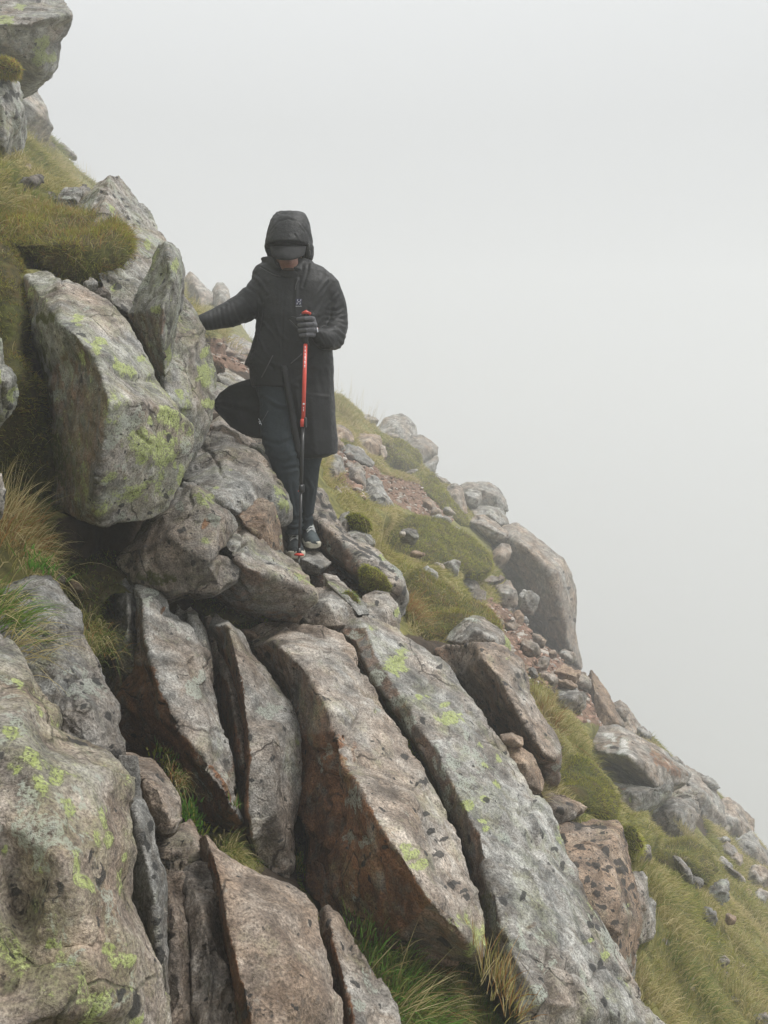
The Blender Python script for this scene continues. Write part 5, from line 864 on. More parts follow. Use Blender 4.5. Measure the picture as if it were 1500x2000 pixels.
mk[:, 1] = np.maximum(mk[:, 1], (td < .5) | (tpx < -60) | (tpx > 1560) | (tpy > 2060) | (V[:, 1] > 19))
mk = lap(tme, mk, 2)
a = tme.color_attributes.new('marks', 'FLOAT_COLOR', 'POINT'); a.data.foreach_set('color', mk.astype(np.float32).ravel())
ground = tag(link('hillside_ground', tme, M_GROUND), kind='structure')
TBVH = BVHTree.FromPolygons([tuple(v) for v in V], [tuple(int(i) for i in f) for f in Fq])
# ------------------------------------------------------------------ grass on the hillside
DOWN = unit(ES * .8 + np.array((0, -.25, -.1)))
def tuft(label, x, y, n, Lm, mixp, spread=.06, d=None, lean=(0, 0, 0), wd=.0022, droop=.45, open_=.55, name='grass_tuft', cat='grass tuft', group=None, segs=4):
    """A clump of grass rooted where the view through (x, y) meets the hillside, or at distance d."""
    k_ = 1.0
    if d is None:
        dr = Vector(W(x, y, 1)).normalized(); h = TBVH.ray_cast(Vector((0, 0, 0)), dr)
        root = np.array(h[0]) if h[0] else W(x, y, 3)
    else:
        k_ = DD(d) / d; h = TBVH.ray_cast(Vector((0, 0, 0)), Vector(W(x, y, 1)).normalized())
        root = W(x, y, DD(d))
        if d > 5 and h[0] is not None: root = np.array(h[0])
    spread *= k_; Lm *= 1 + .45 * (k_ - 1); wd *= 1 + .5 * (k_ - 1)
    off = RNG.normal(0, spread, (n, 3)); off -= np.outer(off @ EN, EN) * .9
    R0 = off.copy()
    dirs = unit(np.array((0, 0, 1.0)) + EN * .3 + R0 / max(spread, 1e-3) * .22 + RNG.normal(0, open_, (n, 3)) * .5 + np.array(lean))
    side = unit(np.cross(dirs, RNG.normal(0, 1, (n, 3))))
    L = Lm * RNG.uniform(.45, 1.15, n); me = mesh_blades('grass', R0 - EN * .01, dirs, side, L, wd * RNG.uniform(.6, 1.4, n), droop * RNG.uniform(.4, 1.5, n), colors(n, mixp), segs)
    o = link(name, me, M_BLADE); o.location = root; tag(o, label, cat, group); return o

# turf over the hillside (one mass)
def scatter(region, exclude, dens, Lm, mixf, wd, dmin=0, dmax=99, droop=.5, seed=0, lean=.35):
    cx = .25 * (V[Fq[:, 0]] + V[Fq[:, 1]] + V[Fq[:, 2]] + V[Fq[:, 3]]); x, y, d = project(cx)
    m = np.zeros(len(cx), bool)
    for p in region: m |= inpoly(x, y, parse2(p))
    for p in exclude: m &= ~inpoly(x, y, parse2(p))
    m &= (d > max(dmin, .3)) & (d < dmax)
    f = Fq[m]; ar = .5 * np.linalg.norm(np.cross(V[f[:, 2]] - V[f[:, 0]], V[f[:, 3]] - V[f[:, 1]]), axis=1)
    cn = vnoise(cx[m] * 3.1) * .5 + vnoise(cx[m] * 9.0 + 7) * .5
    lam = ar * dens * np.clip(.75 + 1.0 * cn, .12, 2) * np.clip(4.5 / d[m], .22, 1.6) * np.clip(.2 + 3.2 * (vnoise(cx[m] * 1.7 + 50) + .5), 0, 1)
    k = RNG.poisson(lam); f = np.repeat(f, k, 0); u, v = RNG.random((2, len(f), 1))
    p = (V[f[:, 0]] * (1 - u) + V[f[:, 1]] * u) * (1 - v) + (V[f[:, 3]] * (1 - u) + V[f[:, 2]] * u) * v
    n = len(p); dd = p @ FWD
    clump = unit(np.stack([vnoise(p * 4 + 3), vnoise(p * 4 + 13), vnoise(p * 4 + 23) * .4], 1) + 1e-3)
    dirs = unit(EN * .45 + np.array((0, 0, .8)) + DOWN * lean + clump * .6 + RNG.normal(0, .36, (n, 3)))
    side = unit(np.cross(dirs, RNG.normal(0, 1, (n, 3))))
    L = Lm * RNG.uniform(.4, 1.2, n) * (1 + .6 * vnoise(p * 2.3 + 41)); L = L * np.clip(dd / 7, 1, 1.7); w_ = wd * np.clip(dd / 3.8, .7, 3.2) * RNG.uniform(.6, 1.3, n)
    return p, dirs, side, L, w_, droop * RNG.uniform(.4, 1.4, n), mixf(p)
def mixnoise(a, b, c, s=1.6):
    def f(p):
        n = len(p); k = vnoise(p * s) * .6 + vnoise(p * s * 3 + 5) * .4 + RNG.normal(0, .16, n)
        A, B, C = colors(n, a), colors(n, b), colors(n, c)
        return np.where((k > .16)[:, None], A, np.where((k < -.2)[:, None], C, B))
    return f
def merge_blades(name, lst, segs=3):
    return mesh_blades(name, *[np.concatenate([q[i] for q in lst]) for i in range(7)], segs)
G1 = mixnoise(dict(straw=.9, olive=.2), dict(olive=.7, moss=.3, straw=.6), dict(green=.35, olive=.6, moss=.3))
G2 = mixnoise(dict(straw=.7, olive=.3), dict(olive=.8, straw=.2), dict(green=.5, olive=.5))
GL = mixnoise(dict(olive=.5, rust=.2, straw=.2), dict(moss=.7, olive=.3), dict(dark=.5, green=.4))
R_RIGHT = ['1000 1300;1060 1330;1140 1420;1180 1440;1270 1440;1330 1500;1400 1540;1520 1640;1520 2060;1260 2060;1190 1850;1080 1650;1040 1540;1090 1500']
R_MID = ['610 900;660 880;700 930;760 990;960 1080;990 1150;960 1190;930 1240;860 1260;800 1240;790 1150;720 1060;640 960', '650 745;700 760;780 840;860 900;930 950;930 1010;880 1000;830 950;760 930;700 900;640 850']
R_RUB = ['960 1075;1060 1240;1140 1320;1060 1350;980 1280;930 1200;940 1130']
R_LEFT = ['-60 290;70 290;200 370;200 420;-60 420', '20 240;70 250;160 310;210 360;140 400;60 380;20 330']
R_BACK = ['350 550;440 590;450 650;400 660;350 620', '480 640;520 640;520 690;490 670']
lst = [scatter(R_RIGHT, ['1150 1410;1350 1500;1380 1640;1300 1640;1150 1500'], 8500, .08, G1, .0028),
       scatter(R_MID, DIRT[3:5], 7000, .085, G1, .0028), scatter(R_LEFT, [], 3600, .13, G2, .003, dmax=30), scatter(R_BACK, [], 3000, .14, G2, .003, dmax=30)]
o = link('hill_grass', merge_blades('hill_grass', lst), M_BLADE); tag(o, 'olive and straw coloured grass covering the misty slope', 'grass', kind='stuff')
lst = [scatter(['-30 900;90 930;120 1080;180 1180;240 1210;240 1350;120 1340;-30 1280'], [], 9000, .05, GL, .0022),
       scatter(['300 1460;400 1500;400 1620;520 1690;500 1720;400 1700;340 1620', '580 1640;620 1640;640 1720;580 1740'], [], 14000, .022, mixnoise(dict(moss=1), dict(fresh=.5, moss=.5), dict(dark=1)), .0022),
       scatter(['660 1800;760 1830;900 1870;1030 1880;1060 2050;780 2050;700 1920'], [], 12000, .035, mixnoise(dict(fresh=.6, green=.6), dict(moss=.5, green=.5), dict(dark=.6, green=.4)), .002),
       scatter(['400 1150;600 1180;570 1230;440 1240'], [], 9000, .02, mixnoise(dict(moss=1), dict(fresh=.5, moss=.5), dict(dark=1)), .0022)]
o = link('crevice_moss', merge_blades('crevice_moss', lst), M_MOSS); tag(o, 'green moss and short grass growing in the clefts between near rocks', 'moss', kind='stuff')

TG = 'grass tufts between the rocks'
tuft('straw-coloured grass clump at the left edge beside the dark hollow', 34, 1030, 800, .145, dict(straw=.6, olive=.25, rust=.35), .06, d=2.35, lean=(.35, 0, .1), wd=.0026, droop=.6, group=TG)
tuft('long dry stalks arching over the straw clump at the left edge', 20, 990, 60, .25, dict(straw=1), .03, d=2.3, lean=(.4, 0, .4), wd=.002, droop=.3, group=TG)
tuft('golden grass falling over the rock left of the hollow', 60, 1090, 260, .16, dict(straw=.6, olive=.5), .05, d=2.3, lean=(.4, -.2, 0), wd=.0026, droop=.9, group=TG)
tuft('vivid green grass tuft sprawling over the dark grey rounded rock', 10, 1200, 300, .14, dict(green=.5, straw=.4, fresh=.3), .035, d=1.72, lean=(.7, -.2, .0), wd=.0024, droop=.55, group=TG)
tuft('yellow drooping stalks below the vivid green tuft', 40, 1270, 50, .2, dict(straw=1), .025, d=1.66, lean=(1.0, -.2, -.1), wd=.0018, droop=.5, group=TG)
tuft('fine grass clump hanging in the cleft left of the upright flake', 190, 1240, 420, .12, dict(green=.4, olive=.4, straw=.3, rust=.1), .05, d=2.5, lean=(.25, -.2, .1), wd=.002, droop=1.0, group=TG)
tuft('small green leafy sprig below the dry grass at left', 82, 1100, 90, .06, dict(fresh=1), .03, d=2.25, wd=.005, droop=.5, group=TG)
tuft('curling grass tuft in the cleft under the leaf-shaped slab', 348, 1520, 150, .10, dict(green=.5, straw=.4, rust=.3), .02, d=2.2, lean=(.2, -.2, .1), wd=.0018, droop=1.1, group=TG)
tuft('bright green weed below the curling tuft', 370, 1580, 160, .035, dict(fresh=1), .028, d=2.2, wd=.005, droop=.3, group=TG)
tuft('second bright green weed patch beneath the rusty recess', 385, 1605, 120, .03, dict(fresh=.7, moss=.4), .025, d=2.18, wd=.005, droop=.3, group=TG)
tuft('soft yellow-green grass tuft above the sandy-brown slab', 458, 1665, 420, .085, dict(olive=.5, green=.4, straw=.3), .022, d=2.02, lean=(.35, -.3, 0), wd=.0015, droop=.8, group=TG)
tuft('tiny grass sprig at the foot of the leaf-shaped slab', 464, 1570, 26, .05, dict(fresh=.6, straw=.4), .008, d=2.2, wd=.0018, group=TG)
tuft('long green and gold grass at the bottom between the two big slabs', 860, 1960, 420, .105, dict(green=.6, straw=.35, rust=.2), .075, d=1.98, lean=(.7, -.2, -.35), wd=.0024, droop=.7, group=TG)
tuft('dense green grass lying at the bottom centre', 815, 1965, 1300, .095, dict(green=.6, fresh=.4, olive=.3), .085, d=1.85, lean=(.3, -.1, -.1), wd=.0026, droop=.6, group=TG)
tuft('rusty dry grass rising against the longest slab at the bottom', 985, 1930, 200, .13, dict(straw=.6, rust=.5, olive=.3), .045, d=1.88, lean=(0, -.1, .3), wd=.0022, droop=.3, group=TG)
tuft('long straw stalks lying across the green grass at the bottom', 800, 1975, 40, .17, dict(straw=1), .05, d=1.8, lean=(.9, -.1, -.2), wd=.0024, droop=.15, group=TG)
tuft('mossy green sprigs under the rusty slab face at the bottom', 740, 1860, 420, .035, dict(fresh=1, green=.3), .06, d=2.02, wd=.003, droop=.4, group=TG)
tuft('grass clump beside the slanting pinkish block', 1072, 1395, 520, .22, dict(straw=.45, olive=.5, rust=.2), .07, d=4.7, lean=(.1, 0, .1), wd=.0034, droop=.6, group='grass tufts on the misty slope')
tuft('rusty orange grass hanging behind the longest slab', 805, 1190, 420, .26, dict(rust=.5, straw=.3, olive=.4), .06, d=4.75, lean=(.1, 0, -.3), wd=.003, droop=.8, group='grass tufts on the misty slope')
tuft('tall pale grass on the skyline right of the coat', 668, 805, 520, .34, dict(straw=.6, olive=.5), .16, d=8.3, lean=(.3, 0, .3), wd=.005, droop=.35, group='grass tufts on the misty slope')
tuft('thin seed stalks standing on the skyline right of the coat', 712, 812, 60, .50, dict(straw=1), .22, d=9.2, lean=(.1, 0, .8), wd=.003, droop=.1, open_=.4, group='grass tufts on the misty slope')
tuft('grass beside the trouser leg below the coat hem', 636, 940, 420, .22, dict(olive=.6, green=.3, straw=.3), .09, d=6.0, lean=(0, 0, .3), wd=.004, droop=.5, group='grass tufts on the misty slope')
tuft('few long grass blades rising right of the black-blotched slab', 742, 1072, 40, .42, dict(olive=.5, straw=.6), .05, d=4.7, lean=(.1, 0, .5), wd=.003, droop=.4, group='grass tufts on the misty slope')
tuft('grass fringe on the skyline at upper left', 60, 285, 520, .28, dict(straw=.4, olive=.6), .22, d=7.6, lean=(.2, 0, .3), wd=.005, droop=.6, group='grass tufts on the misty slope')
tuft('seed stalks on the skyline beside the peaked slab', 172, 352, 36, .34, dict(straw=1), .10, d=7.6, lean=(0, 0, .8), wd=.003, droop=.1, open_=.3, group='grass tufts on the misty slope')
tuft('yellow grass beside the pale outcrops behind the sleeve', 376, 590, 420, .34, dict(straw=.5, olive=.6), .16, d=8.6, lean=(.2, 0, .1), wd=.005, droop=.7, group='grass tufts on the misty slope')
tuft('grass clump above the path behind the arm', 424, 645, 380, .28, dict(straw=.5, olive=.6), .13, d=8.0, lean=(.2, 0, .1), wd=.005, droop=.7, group='grass tufts on the misty slope')
tuft('thin stalks on the skyline between arm and coat', 484, 655, 26, .34, dict(straw=1), .08, d=8.8, lean=(0, 0, .8), wd=.003, droop=.1, open_=.3, group='grass tufts on the misty slope')
rgt = random.Random(5)
for k, (x, y, lb) in enumerate([(1270, 1720, 'yellow tussock on the right slope beside the leaning stone'), (1300, 1790, 'tussock below the long thin leaning stone'), (1330, 1880, 'wide olive tussock in the lower right grass'), (1440, 1850, 'pale tussock near the right border above the corner'),
        (1270, 1950, 'tussock beside the edge of the longest slab at the bottom right'), (1380, 1960, 'golden tussock at the bottom right'), (1450, 1960, 'green tussock close to the bottom right corner'), (1350, 1640, 'wiry tussock under the dark speckled stone'),
        (1140, 1480, 'tussock right of the slanting pinkish block'), (1120, 1440, 'thin tussock below the round grey rock'), (1480, 1800, 'misty tussock at the right border'), (1240, 1890, 'tussock at the foot of the spotted block')]):
    tuft(lb, x, y, 520, .19, [dict(olive=.6, straw=.35, green=.2), dict(straw=.6, olive=.4), dict(green=.4, olive=.5, straw=.2)][k % 3], .085, lean=(rgt.uniform(-.2, .3), -.1, .15), wd=.0034, droop=.6, group='grass tufts on the misty slope')
# pebbles of the dirt patches (nobody could count them)
def pebbles(name, label, regions, n, size):
    ico = bmesh.new(); bmesh.ops.create_icosphere(ico, subdivisions=1, radius=1); iv = np.array([v.co[:] for v in ico.verts]); fi = np.array([[v.index for v in f.verts] for f in ico.faces]); ico.free()
    cx = V[Fq].mean(1); x, y, d = project(cx); m = np.zeros(len(cx), bool)
    for p in regions: m |= inpoly(x, y, parse2(p))
    m &= (d > .3) & (d < 29); f = Fq[m]; ar = np.linalg.norm(np.cross(V[f[:, 2]] - V[f[:, 0]], V[f[:, 3]] - V[f[:, 1]]), axis=1)
    pk = f[RNG.choice(len(f), n, p=ar / ar.sum())]; u, v = RNG.random((2, n, 1))
    p = (V[pk[:, 0]] * (1 - u) + V[pk[:, 1]] * u) * (1 - v) + (V[pk[:, 3]] * (1 - u) + V[pk[:, 2]] * u) * v
    sc = size * np.clip(RNG.lognormal(-.3, .65, (n, 1)), 0, 2.2) * RNG.uniform(.45, 1.3, (n, 3)); vv = iv[None] * (1 + RNG.normal(0, .16, (n, len(iv), 1)))
    a = RNG.random(n) * 6.28; ca, sa = np.cos(a), np.sin(a); vv = vv * sc[:, None]; xx = vv[..., 0] * ca[:, None] - vv[..., 1] * sa[:, None]; yy = vv[..., 0] * sa[:, None] + vv[..., 1] * ca[:, None]
    vv = np.stack([xx, yy, vv[..., 2] * .6], -1) + (p - EN * size * .3)[:, None]
    me = mesh_np(name, vv.reshape(-1, 3), (fi[None] + np.arange(n)[:, None, None] * len(iv)).reshape(-1, 3), False)
    c = np.repeat(colors(n, dict(a=.6, b=.3, c=.2)), len(iv), 0); c = np.concatenate([c, np.ones((len(c), 1))], 1)
    at = me.color_attributes.new('Col', 'FLOAT_COLOR', 'POINT'); at.data.foreach_set('color', c.astype(np.float32).ravel())
    return tag(link(name, me, M_PEB), label, 'gravel', kind='stuff')
PAL.update(a=((.16, .09, .06), (.34, .21, .15)), b=((.28, .24, .2), (.46, .42, .37)), c=((.06, .035, .02), (.12, .07, .04)))
def _pm():
    s = NT('gravel_stone'); *_, c = s.gattr('Col'); s.l(c, s.b.inputs['Base Color']); s.b.inputs['Roughness'].default_value = .8; return s.m
M_PEB = _pm()
pebbles('path_gravel', 'reddish broken grit on the worn path patches', DIRT[1:], 15000, .026)
pebbles('trail_gravel', 'reddish bark-like grit on the trail by the shoes', [DIRT[0]], 4500, .008)

for x, y, d, lb in ((792, 1452, 2.86, 'green moss wisp in the cleft between the two big slabs, upper'), (828, 1530, 2.76, 'green moss wisp in the cleft between the two big slabs, middle'), (950, 1780, 2.34, 'moss wisp low in the cleft between the two big slabs'),
                    (590, 1690, 2.5, 'green weed at the bottom of the dark gap'), (584, 1560, 2.7, 'small moss spot inside the dark gap'), (330, 1480, 2.35, 'short green grass in the rusty recess'), (250, 1200, 2.9, 'moss wisp behind the thin upright flake'), (510, 1195, 3.25, 'green moss under the dark side of the flat-topped rock')):
    tuft(lb, x, y, 240, .028, dict(fresh=.4, moss=.5, lime=.2), .028, d=d, wd=.0032, droop=.3, group='moss wisps in the clefts', name='moss_wisp', cat='moss')

rgs = random.Random(21); STQ = []
for k, (x0, y0, x1, y1, n_, lb) in enumerate([(950, 1165, 1125, 1350, 27, 'loose broken stone in the rubble below the giant boulder'), (1385, 1640, 1500, 1790, 18, 'loose pale stone in the rubble at the right border'), (645, 868, 760, 985, 18, 'small loose stone among the grass below the pink blocks'), (1175, 1385, 1340, 1500, 8, 'small stone on the misty right skyline'), (1290, 1640, 1460, 1960, 9, 'little stone showing through the grass of the right slope'), (770, 1030, 930, 1180, 14, 'half-buried stone in the turf beside the grass mounds')]):
    for q in range(n_):
        x, y = rgs.uniform(x0, x1), rgs.uniform(y0, y1)
        if k == 0: y = max(y, y0 + (x - x0) * .7); y = min(y, y0 + 60 + (x - x0) * 1.1)
        if k == 3: y = y0 + 22 + (x - x0) * .72 + rgs.uniform(0, 16)
        h = TBVH.ray_cast(Vector((0, 0, 0)), Vector(W(x, y, 1)).normalized())
        if h[0] is None: continue
        dv = float(np.array(h[0]) @ FWD)
        if dv > 28 or dv < 3: continue
        dq = dv if dv < 5 else (dv + 13) / 3.6
        ww = rgs.uniform(12, 34)
        STQ.append((k, y, x, ww, ww * rgs.uniform(.5, .9), dq, rgs.uniform(-20, 60), 300 + k * 40 + q, rgs.choice((.1, .3, .5, .8)), rgs.choice((.1, .4)), rgs.uniform(.8, 1.1), lb))

ORD = 'topmost,second,third,fourth,fifth,sixth,seventh,eighth,ninth,tenth,eleventh,twelfth,thirteenth,fourteenth,fifteenth,sixteenth,seventeenth,eighteenth,nineteenth,twentieth,twenty-first,twenty-second,twenty-third,twenty-fourth,twenty-fifth,twenty-sixth,twenty-seventh'.split(',')
SHORT = ['in rubble under the giant boulder', 'in rubble at the right border', 'in grass below the pink blocks', 'on the misty right skyline', 'in grass of the right slope', 'in turf by the grass mounds']
cnt = {}
for (k, y, x, ww, hh, dq, rt, sd, tn, b_, vl, lb) in sorted(STQ):
    i = cnt.get(k, 0); cnt[k] = i + 1
    wd_ = 'small' if ww < 19 else 'larger' if ww > 27 else 'middling'
    col = {.1: 'grey', .3: 'grey-brown', .5: 'pinkish', .8: 'reddish'}[tn]
    stone(f"{wd_} {col} {'flat' if hh / ww < .68 else 'chunky'} stone, {ORD[i]}{' down' if i else ''} {SHORT[k]}", x, y, ww, hh, dq, rt, seed=sd, tone=tn, group=lb.replace('stone', 'stones', 1), bl=b_, gl=.35, yl=.05, amp=.8, val=vl, terr=False)
# ------------------------------------------------------------------ the hiker
HF = np.array((0, 1.0, 0))
def px2m(px, d): return px * d / F_PX
class MB:
    def __init__(s): s.v, s.f = [], []
    def add(s, v, f):
        b = len(s.v); s.v += [tuple(q) for q in v]; s.f += [tuple(i + b for i in g) for g in f]; return s
    def grid(s, rows, closed=True, cap=True):
        n = len(rows[0]); v = [p for r in rows for p in r]; f = []
        for i in range(len(rows) - 1):
            for j in range(n if closed else n - 1):
                k = (j + 1) % n; f.append((i * n + j, i * n + k, (i + 1) * n + k, (i + 1) * n + j))
        if cap: f.append(tuple(reversed(range(n)))); f.append(tuple((len(rows) - 1) * n + j for j in range(n)))
        return s.add(v, f)
    def loft(s, rings, n=32, ex=2.3):
        """rings: y, left x, right x, distance, half depth (horizontal slices)"""
        rows = []
        for (py, xl, xr, d, hz) in rings:
            c = W((xl + xr) / 2, py, d); rx = px2m((xr - xl) / 2, d); row = []
            for j in range(n):
                a = 2 * math.pi * j / n; ca, sa = math.cos(a), math.sin(a)
                row.append(c + RIGHT * rx * math.copysign(abs(ca) ** (2 / ex), ca) + HF * hz * math.copysign(abs(sa) ** (2 / ex), sa))
            rows.append(row)
        return s.grid(rows)
    def tube(s, pts, n=14, round_=True):
        """pts: x, y, distance, radius in metres"""
        P = [np.array(W(*p[:3])) for p in pts]; r = [p[3] for p in pts]
        return s.tube3(P, r, n, round_)
    def tube3(s, P, r, n=14, round_=True, flat=1.0, axis=None):
        P = [np.array(p, float) for p in P]; r = list(r)
        if round_:
            a = unit(P[0] - P[1]); b = unit(P[-1] - P[-2])
            P = [P[0] + a * r[0] * .9, P[0] + a * r[0] * .6] + P + [P[-1] + b * r[-1] * .6, P[-1] + b * r[-1] * .9]; r = [r[0] * .4, r[0] * .8] + r + [r[-1] * .8, r[-1] * .4]
        up = None; rows = []
        for i in range(len(P)):
            t = unit(P[min(i + 1, len(P) - 1)] - P[max(i - 1, 0)])
            if up is None: up = axis if axis is not None else (np.array((0, 0, 1.0)) if abs(t[2]) < .9 else np.array((0, 1.0, 0)))
            u = unit(up - t * (up @ t)); w_ = np.cross(t, u); up = u
            rows.append([P[i] + (u * math.cos(2 * math.pi * j / n) * flat + w_ * math.sin(2 * math.pi * j / n)) * r[i] for j in range(n)])
        return s.grid(rows)
    def ball(s, c, rx, ry, rz, n=16, m=10, frame=None):
        fr = frame or (RIGHT, HF, np.array((0, 0, 1.0))); rows = []
        for i in range(1, m):
            th = math.pi * i / m
            rows.append([np.array(c) + fr[0] * rx * math.sin(th) * math.cos(2 * math.pi * j / n) + fr[1] * ry * math.sin(th) * math.sin(2 * math.pi * j / n) + fr[2] * rz * math.cos(th) for j in range(n)])
        return s.grid(rows)
    def sheet(s, rows, th):
        """rows of points, made th thick"""
        rows = np.array(rows); a, b = rows.shape[:2]
        n1 = unit(np.cross(np.gradient(rows, axis=0), np.gradient(rows, axis=1))) * th / 2
        f, k = [], a * b
        for i in range(a - 1):
            for j in range(b - 1):
                q = (i * b + j, i * b + j + 1, (i + 1) * b + j + 1, (i + 1) * b + j); f.append(q); f.append(tuple(x + k for x in reversed(q)))
        ed = [(i * b, (i + 1) * b) for i in range(a - 1)] + [((i + 1) * b - 1 + b, (i + 1) * b - 1) for i in range(a - 1)] + [(j + 1, j) for j in range(b - 1)] + [((a - 1) * b + j, (a - 1) * b + j + 1) for j in range(b - 1)]
        f += [(p, q, q + k, p + k) for p, q in ed]
        return s.add(np.vstack([(rows + n1).reshape(-1, 3), (rows - n1).reshape(-1, 3)]), f)
    def mesh(s, name='m', vox=None, sm=0, folds=(), noise=0.0, nscale=14, fscale=1.0):
        me = bpy.data.meshes.new(name); me.from_pydata(s.v, [], s.f); me.update()
        bm = bmesh.new(); bm.from_mesh(me); bmesh.ops.recalc_face_normals(bm, faces=bm.faces[:])
        if vox: bmesh.ops.triangulate(bm, faces=bm.faces[:])
        bm.to_mesh(me); bm.free()
        if vox: me = remesh(me, vox)
        me.polygons.foreach_set('use_smooth', [True] * len(me.polygons))
        if sm: set_co(me, lap(me, get_co(me), sm))
        if folds or noise:
            co, no = get_co(me), get_no(me); x, y, d = project(co); h = noise * fbm(co * nscale, 3)
            facing = (no @ unit(-co.mean(0))) > -.2
            for pts, wd, dp in folds:
                pts = parse2(pts); m = np.full(len(co), 1e9)
                for (x0, y0), (x1, y1) in zip(pts, pts[1:]):
                    L2 = (x1 - x0) ** 2 + (y1 - y0) ** 2; t = np.clip(((x - x0) * (x1 - x0) + (y - y0) * (y1 - y0)) / L2, 0, 1)
                    m = np.minimum(m, np.hypot(x - x0 - t * (x1 - x0), y - y0 - t * (y1 - y0)) + 0)
                h = h + dp * fscale * np.clip(.55 + 1.1 * vnoise(co * 9 + dp * 999), .05, 1.4) * (np.exp(-(m / wd) ** 2) - .45 * np.exp(-((m - 1.9 * wd) / wd) ** 2)) * facing
            set_co(me, co + no * h[:, None])
        return me

ORG = Vector(W(590, 1085, 4.08))
person = bpy.data.objects.new('person', None); COL.objects.link(person); person.location = ORG
tag(person, 'hiker in a long black hooded rain coat stepping down the rocky path', 'person')
def part(name, me, mat, parent=None, label=None):
    me.transform(Matrix.Translation(-ORG)); o = link(name, me, mat, parent or person)
    if label: o['label'] = label
    return o
def fabric(name, c1, c2, rough, wet=.4):
    s = NT(name); P = s.n('TexCoord').outputs['Object']; n = s.noise(P, 9, 5, .6); f = s.noise(P, 60, 5, .7); w_ = s.noise(P, 900, 2)
    s.l(s.mix(s.mr(n, .3, .7), c1, c2), s.b.inputs['Base Color'])
    s.l(s.mr(f, .35, .65, rough - .12, rough + .14), s.b.inputs['Roughness']); s.b.inputs['Specular IOR Level'].default_value = wet
    h = s.math('ADD', s.math('MULTIPLY', n, .7), s.math('ADD', s.math('MULTIPLY', f, .3), s.math('MULTIPLY', w_, .05))); s.l(s.bump(h, .012, .8), s.b.inputs['Normal']); return s.m
M_COAT = fabric('black_rain_shell', (.005, .0055, .006), (.010, .0105, .011), .5, .26)
M_TROUS = fabric('dark_trouser_cloth', (.010, .016, .020), (.019, .027, .032), .7, .2)
M_GLOVE = fabric('grey_glove_knit', (.085, .085, .092), (.13, .13, .14), .85, .2)
M_CAP = fabric('black_cap_cloth', (.016, .016, .017), (.026, .026, .027), .8, .2)
M_SKIN = plain('skin', (.27, .13, .095), .5, vary=.15, scale=60)  # base colour lowered to put deeper shading into the face
M_BEARD = plain('beard_hair', (.05, .03, .02), .9, vary=.3, scale=200, bump=(400, .003))
M_WHITE = plain('off_white_rubber', (.55, .52, .42), .6, vary=.2, scale=120)
M_LACE = plain('pale_lace', (.55, .56, .54), .8, vary=.25, scale=300)
M_SHOE = fabric('dark_shoe_mesh', (.012, .016, .018), (.03, .037, .04), .7, .3)
M_SHOE2 = fabric('grey_blue_shoe_mesh', (.05, .065, .07), (.09, .11, .115), .7, .3)
M_PRINT = plain('white_print', (.75, .76, .8), .6)
M_NAVY = plain('navy_print', (.008, .01, .04), .6)
M_ZIP = plain('grey_zip_tape', (.06, .062, .062), .45)

# body: one continuous figure under the clothes
b = MB()
b.ball(W(564, 490, 4.07), .072, .095, .118).ball(W(564, 512, 4.015), .05, .062, .058)
b.tube([(564, 500, 4.1, .055), (565, 535, 4.13, .06)]).loft([(530, 530, 604, 4.14, .07), (550, 506, 640, 4.14, .1), (600, 508, 642, 4.13, .11), (660, 512, 638, 4.13, .11), (710, 508, 640, 4.14, .12), (760, 512, 636, 4.15, .12)], 24)
b.tube([(566, 503, 3.985, .012), (566, 512, 3.955, .014)])            # nose
b.tube([(524, 556, 4.13, .055), (500, 584, 4.11, .05), (474, 604, 4.07, .044), (440, 617, 4.0, .038), (400, 628, 3.92, .03), (388, 634, 3.9, .03), (374, 640, 3.89, .02)])
b.tube([(636, 562, 4.13, .055), (650, 602, 4.13, .048), (652, 644, 4.1, .044), (634, 660, 3.97, .036), (618, 652, 3.89, .028), (610, 642, 3.86, .026)])
b.tube([(545, 745, 4.13, .085), (548, 820, 4.05, .078), (552, 875, 4.0, .06), (560, 930, 4.02, .05), (572, 1000, 4.06, .034), (573, 1046, 4.1, .026), (574, 1056, 4.1, .018)])
b.tube([(608, 750, 4.18, .085), (608, 830, 4.17, .072), (606, 900, 4.16, .055), (602, 960, 4.2, .036), (600, 1025, 4.22, .026), (601, 1036, 4.23, .024), (605, 1044, 4.2, .018)])
body = part('body', b.mesh('body', .006, 3), M_SKIN)
part('beard', MB().ball(W(564, 527, 4.0), .032, .03, .012).mesh('beard', .003, 1), M_BEARD)
part('mouth', MB().tube([(558, 519, 3.962, .0022), (565, 518.3, 3.952, .003), (572, 519, 3.960, .0022)], 8).mesh(), plain('lips', (.28, .11, .09), .5))
for sx in (-1, 1):
    e = part('eye', MB().ball(W(564 + sx * 12, 499, 3.985), .012, .012, .012, 12, 8).mesh(), M_PRINT)
    e['label'] = 'eye shaded under the cap brim'

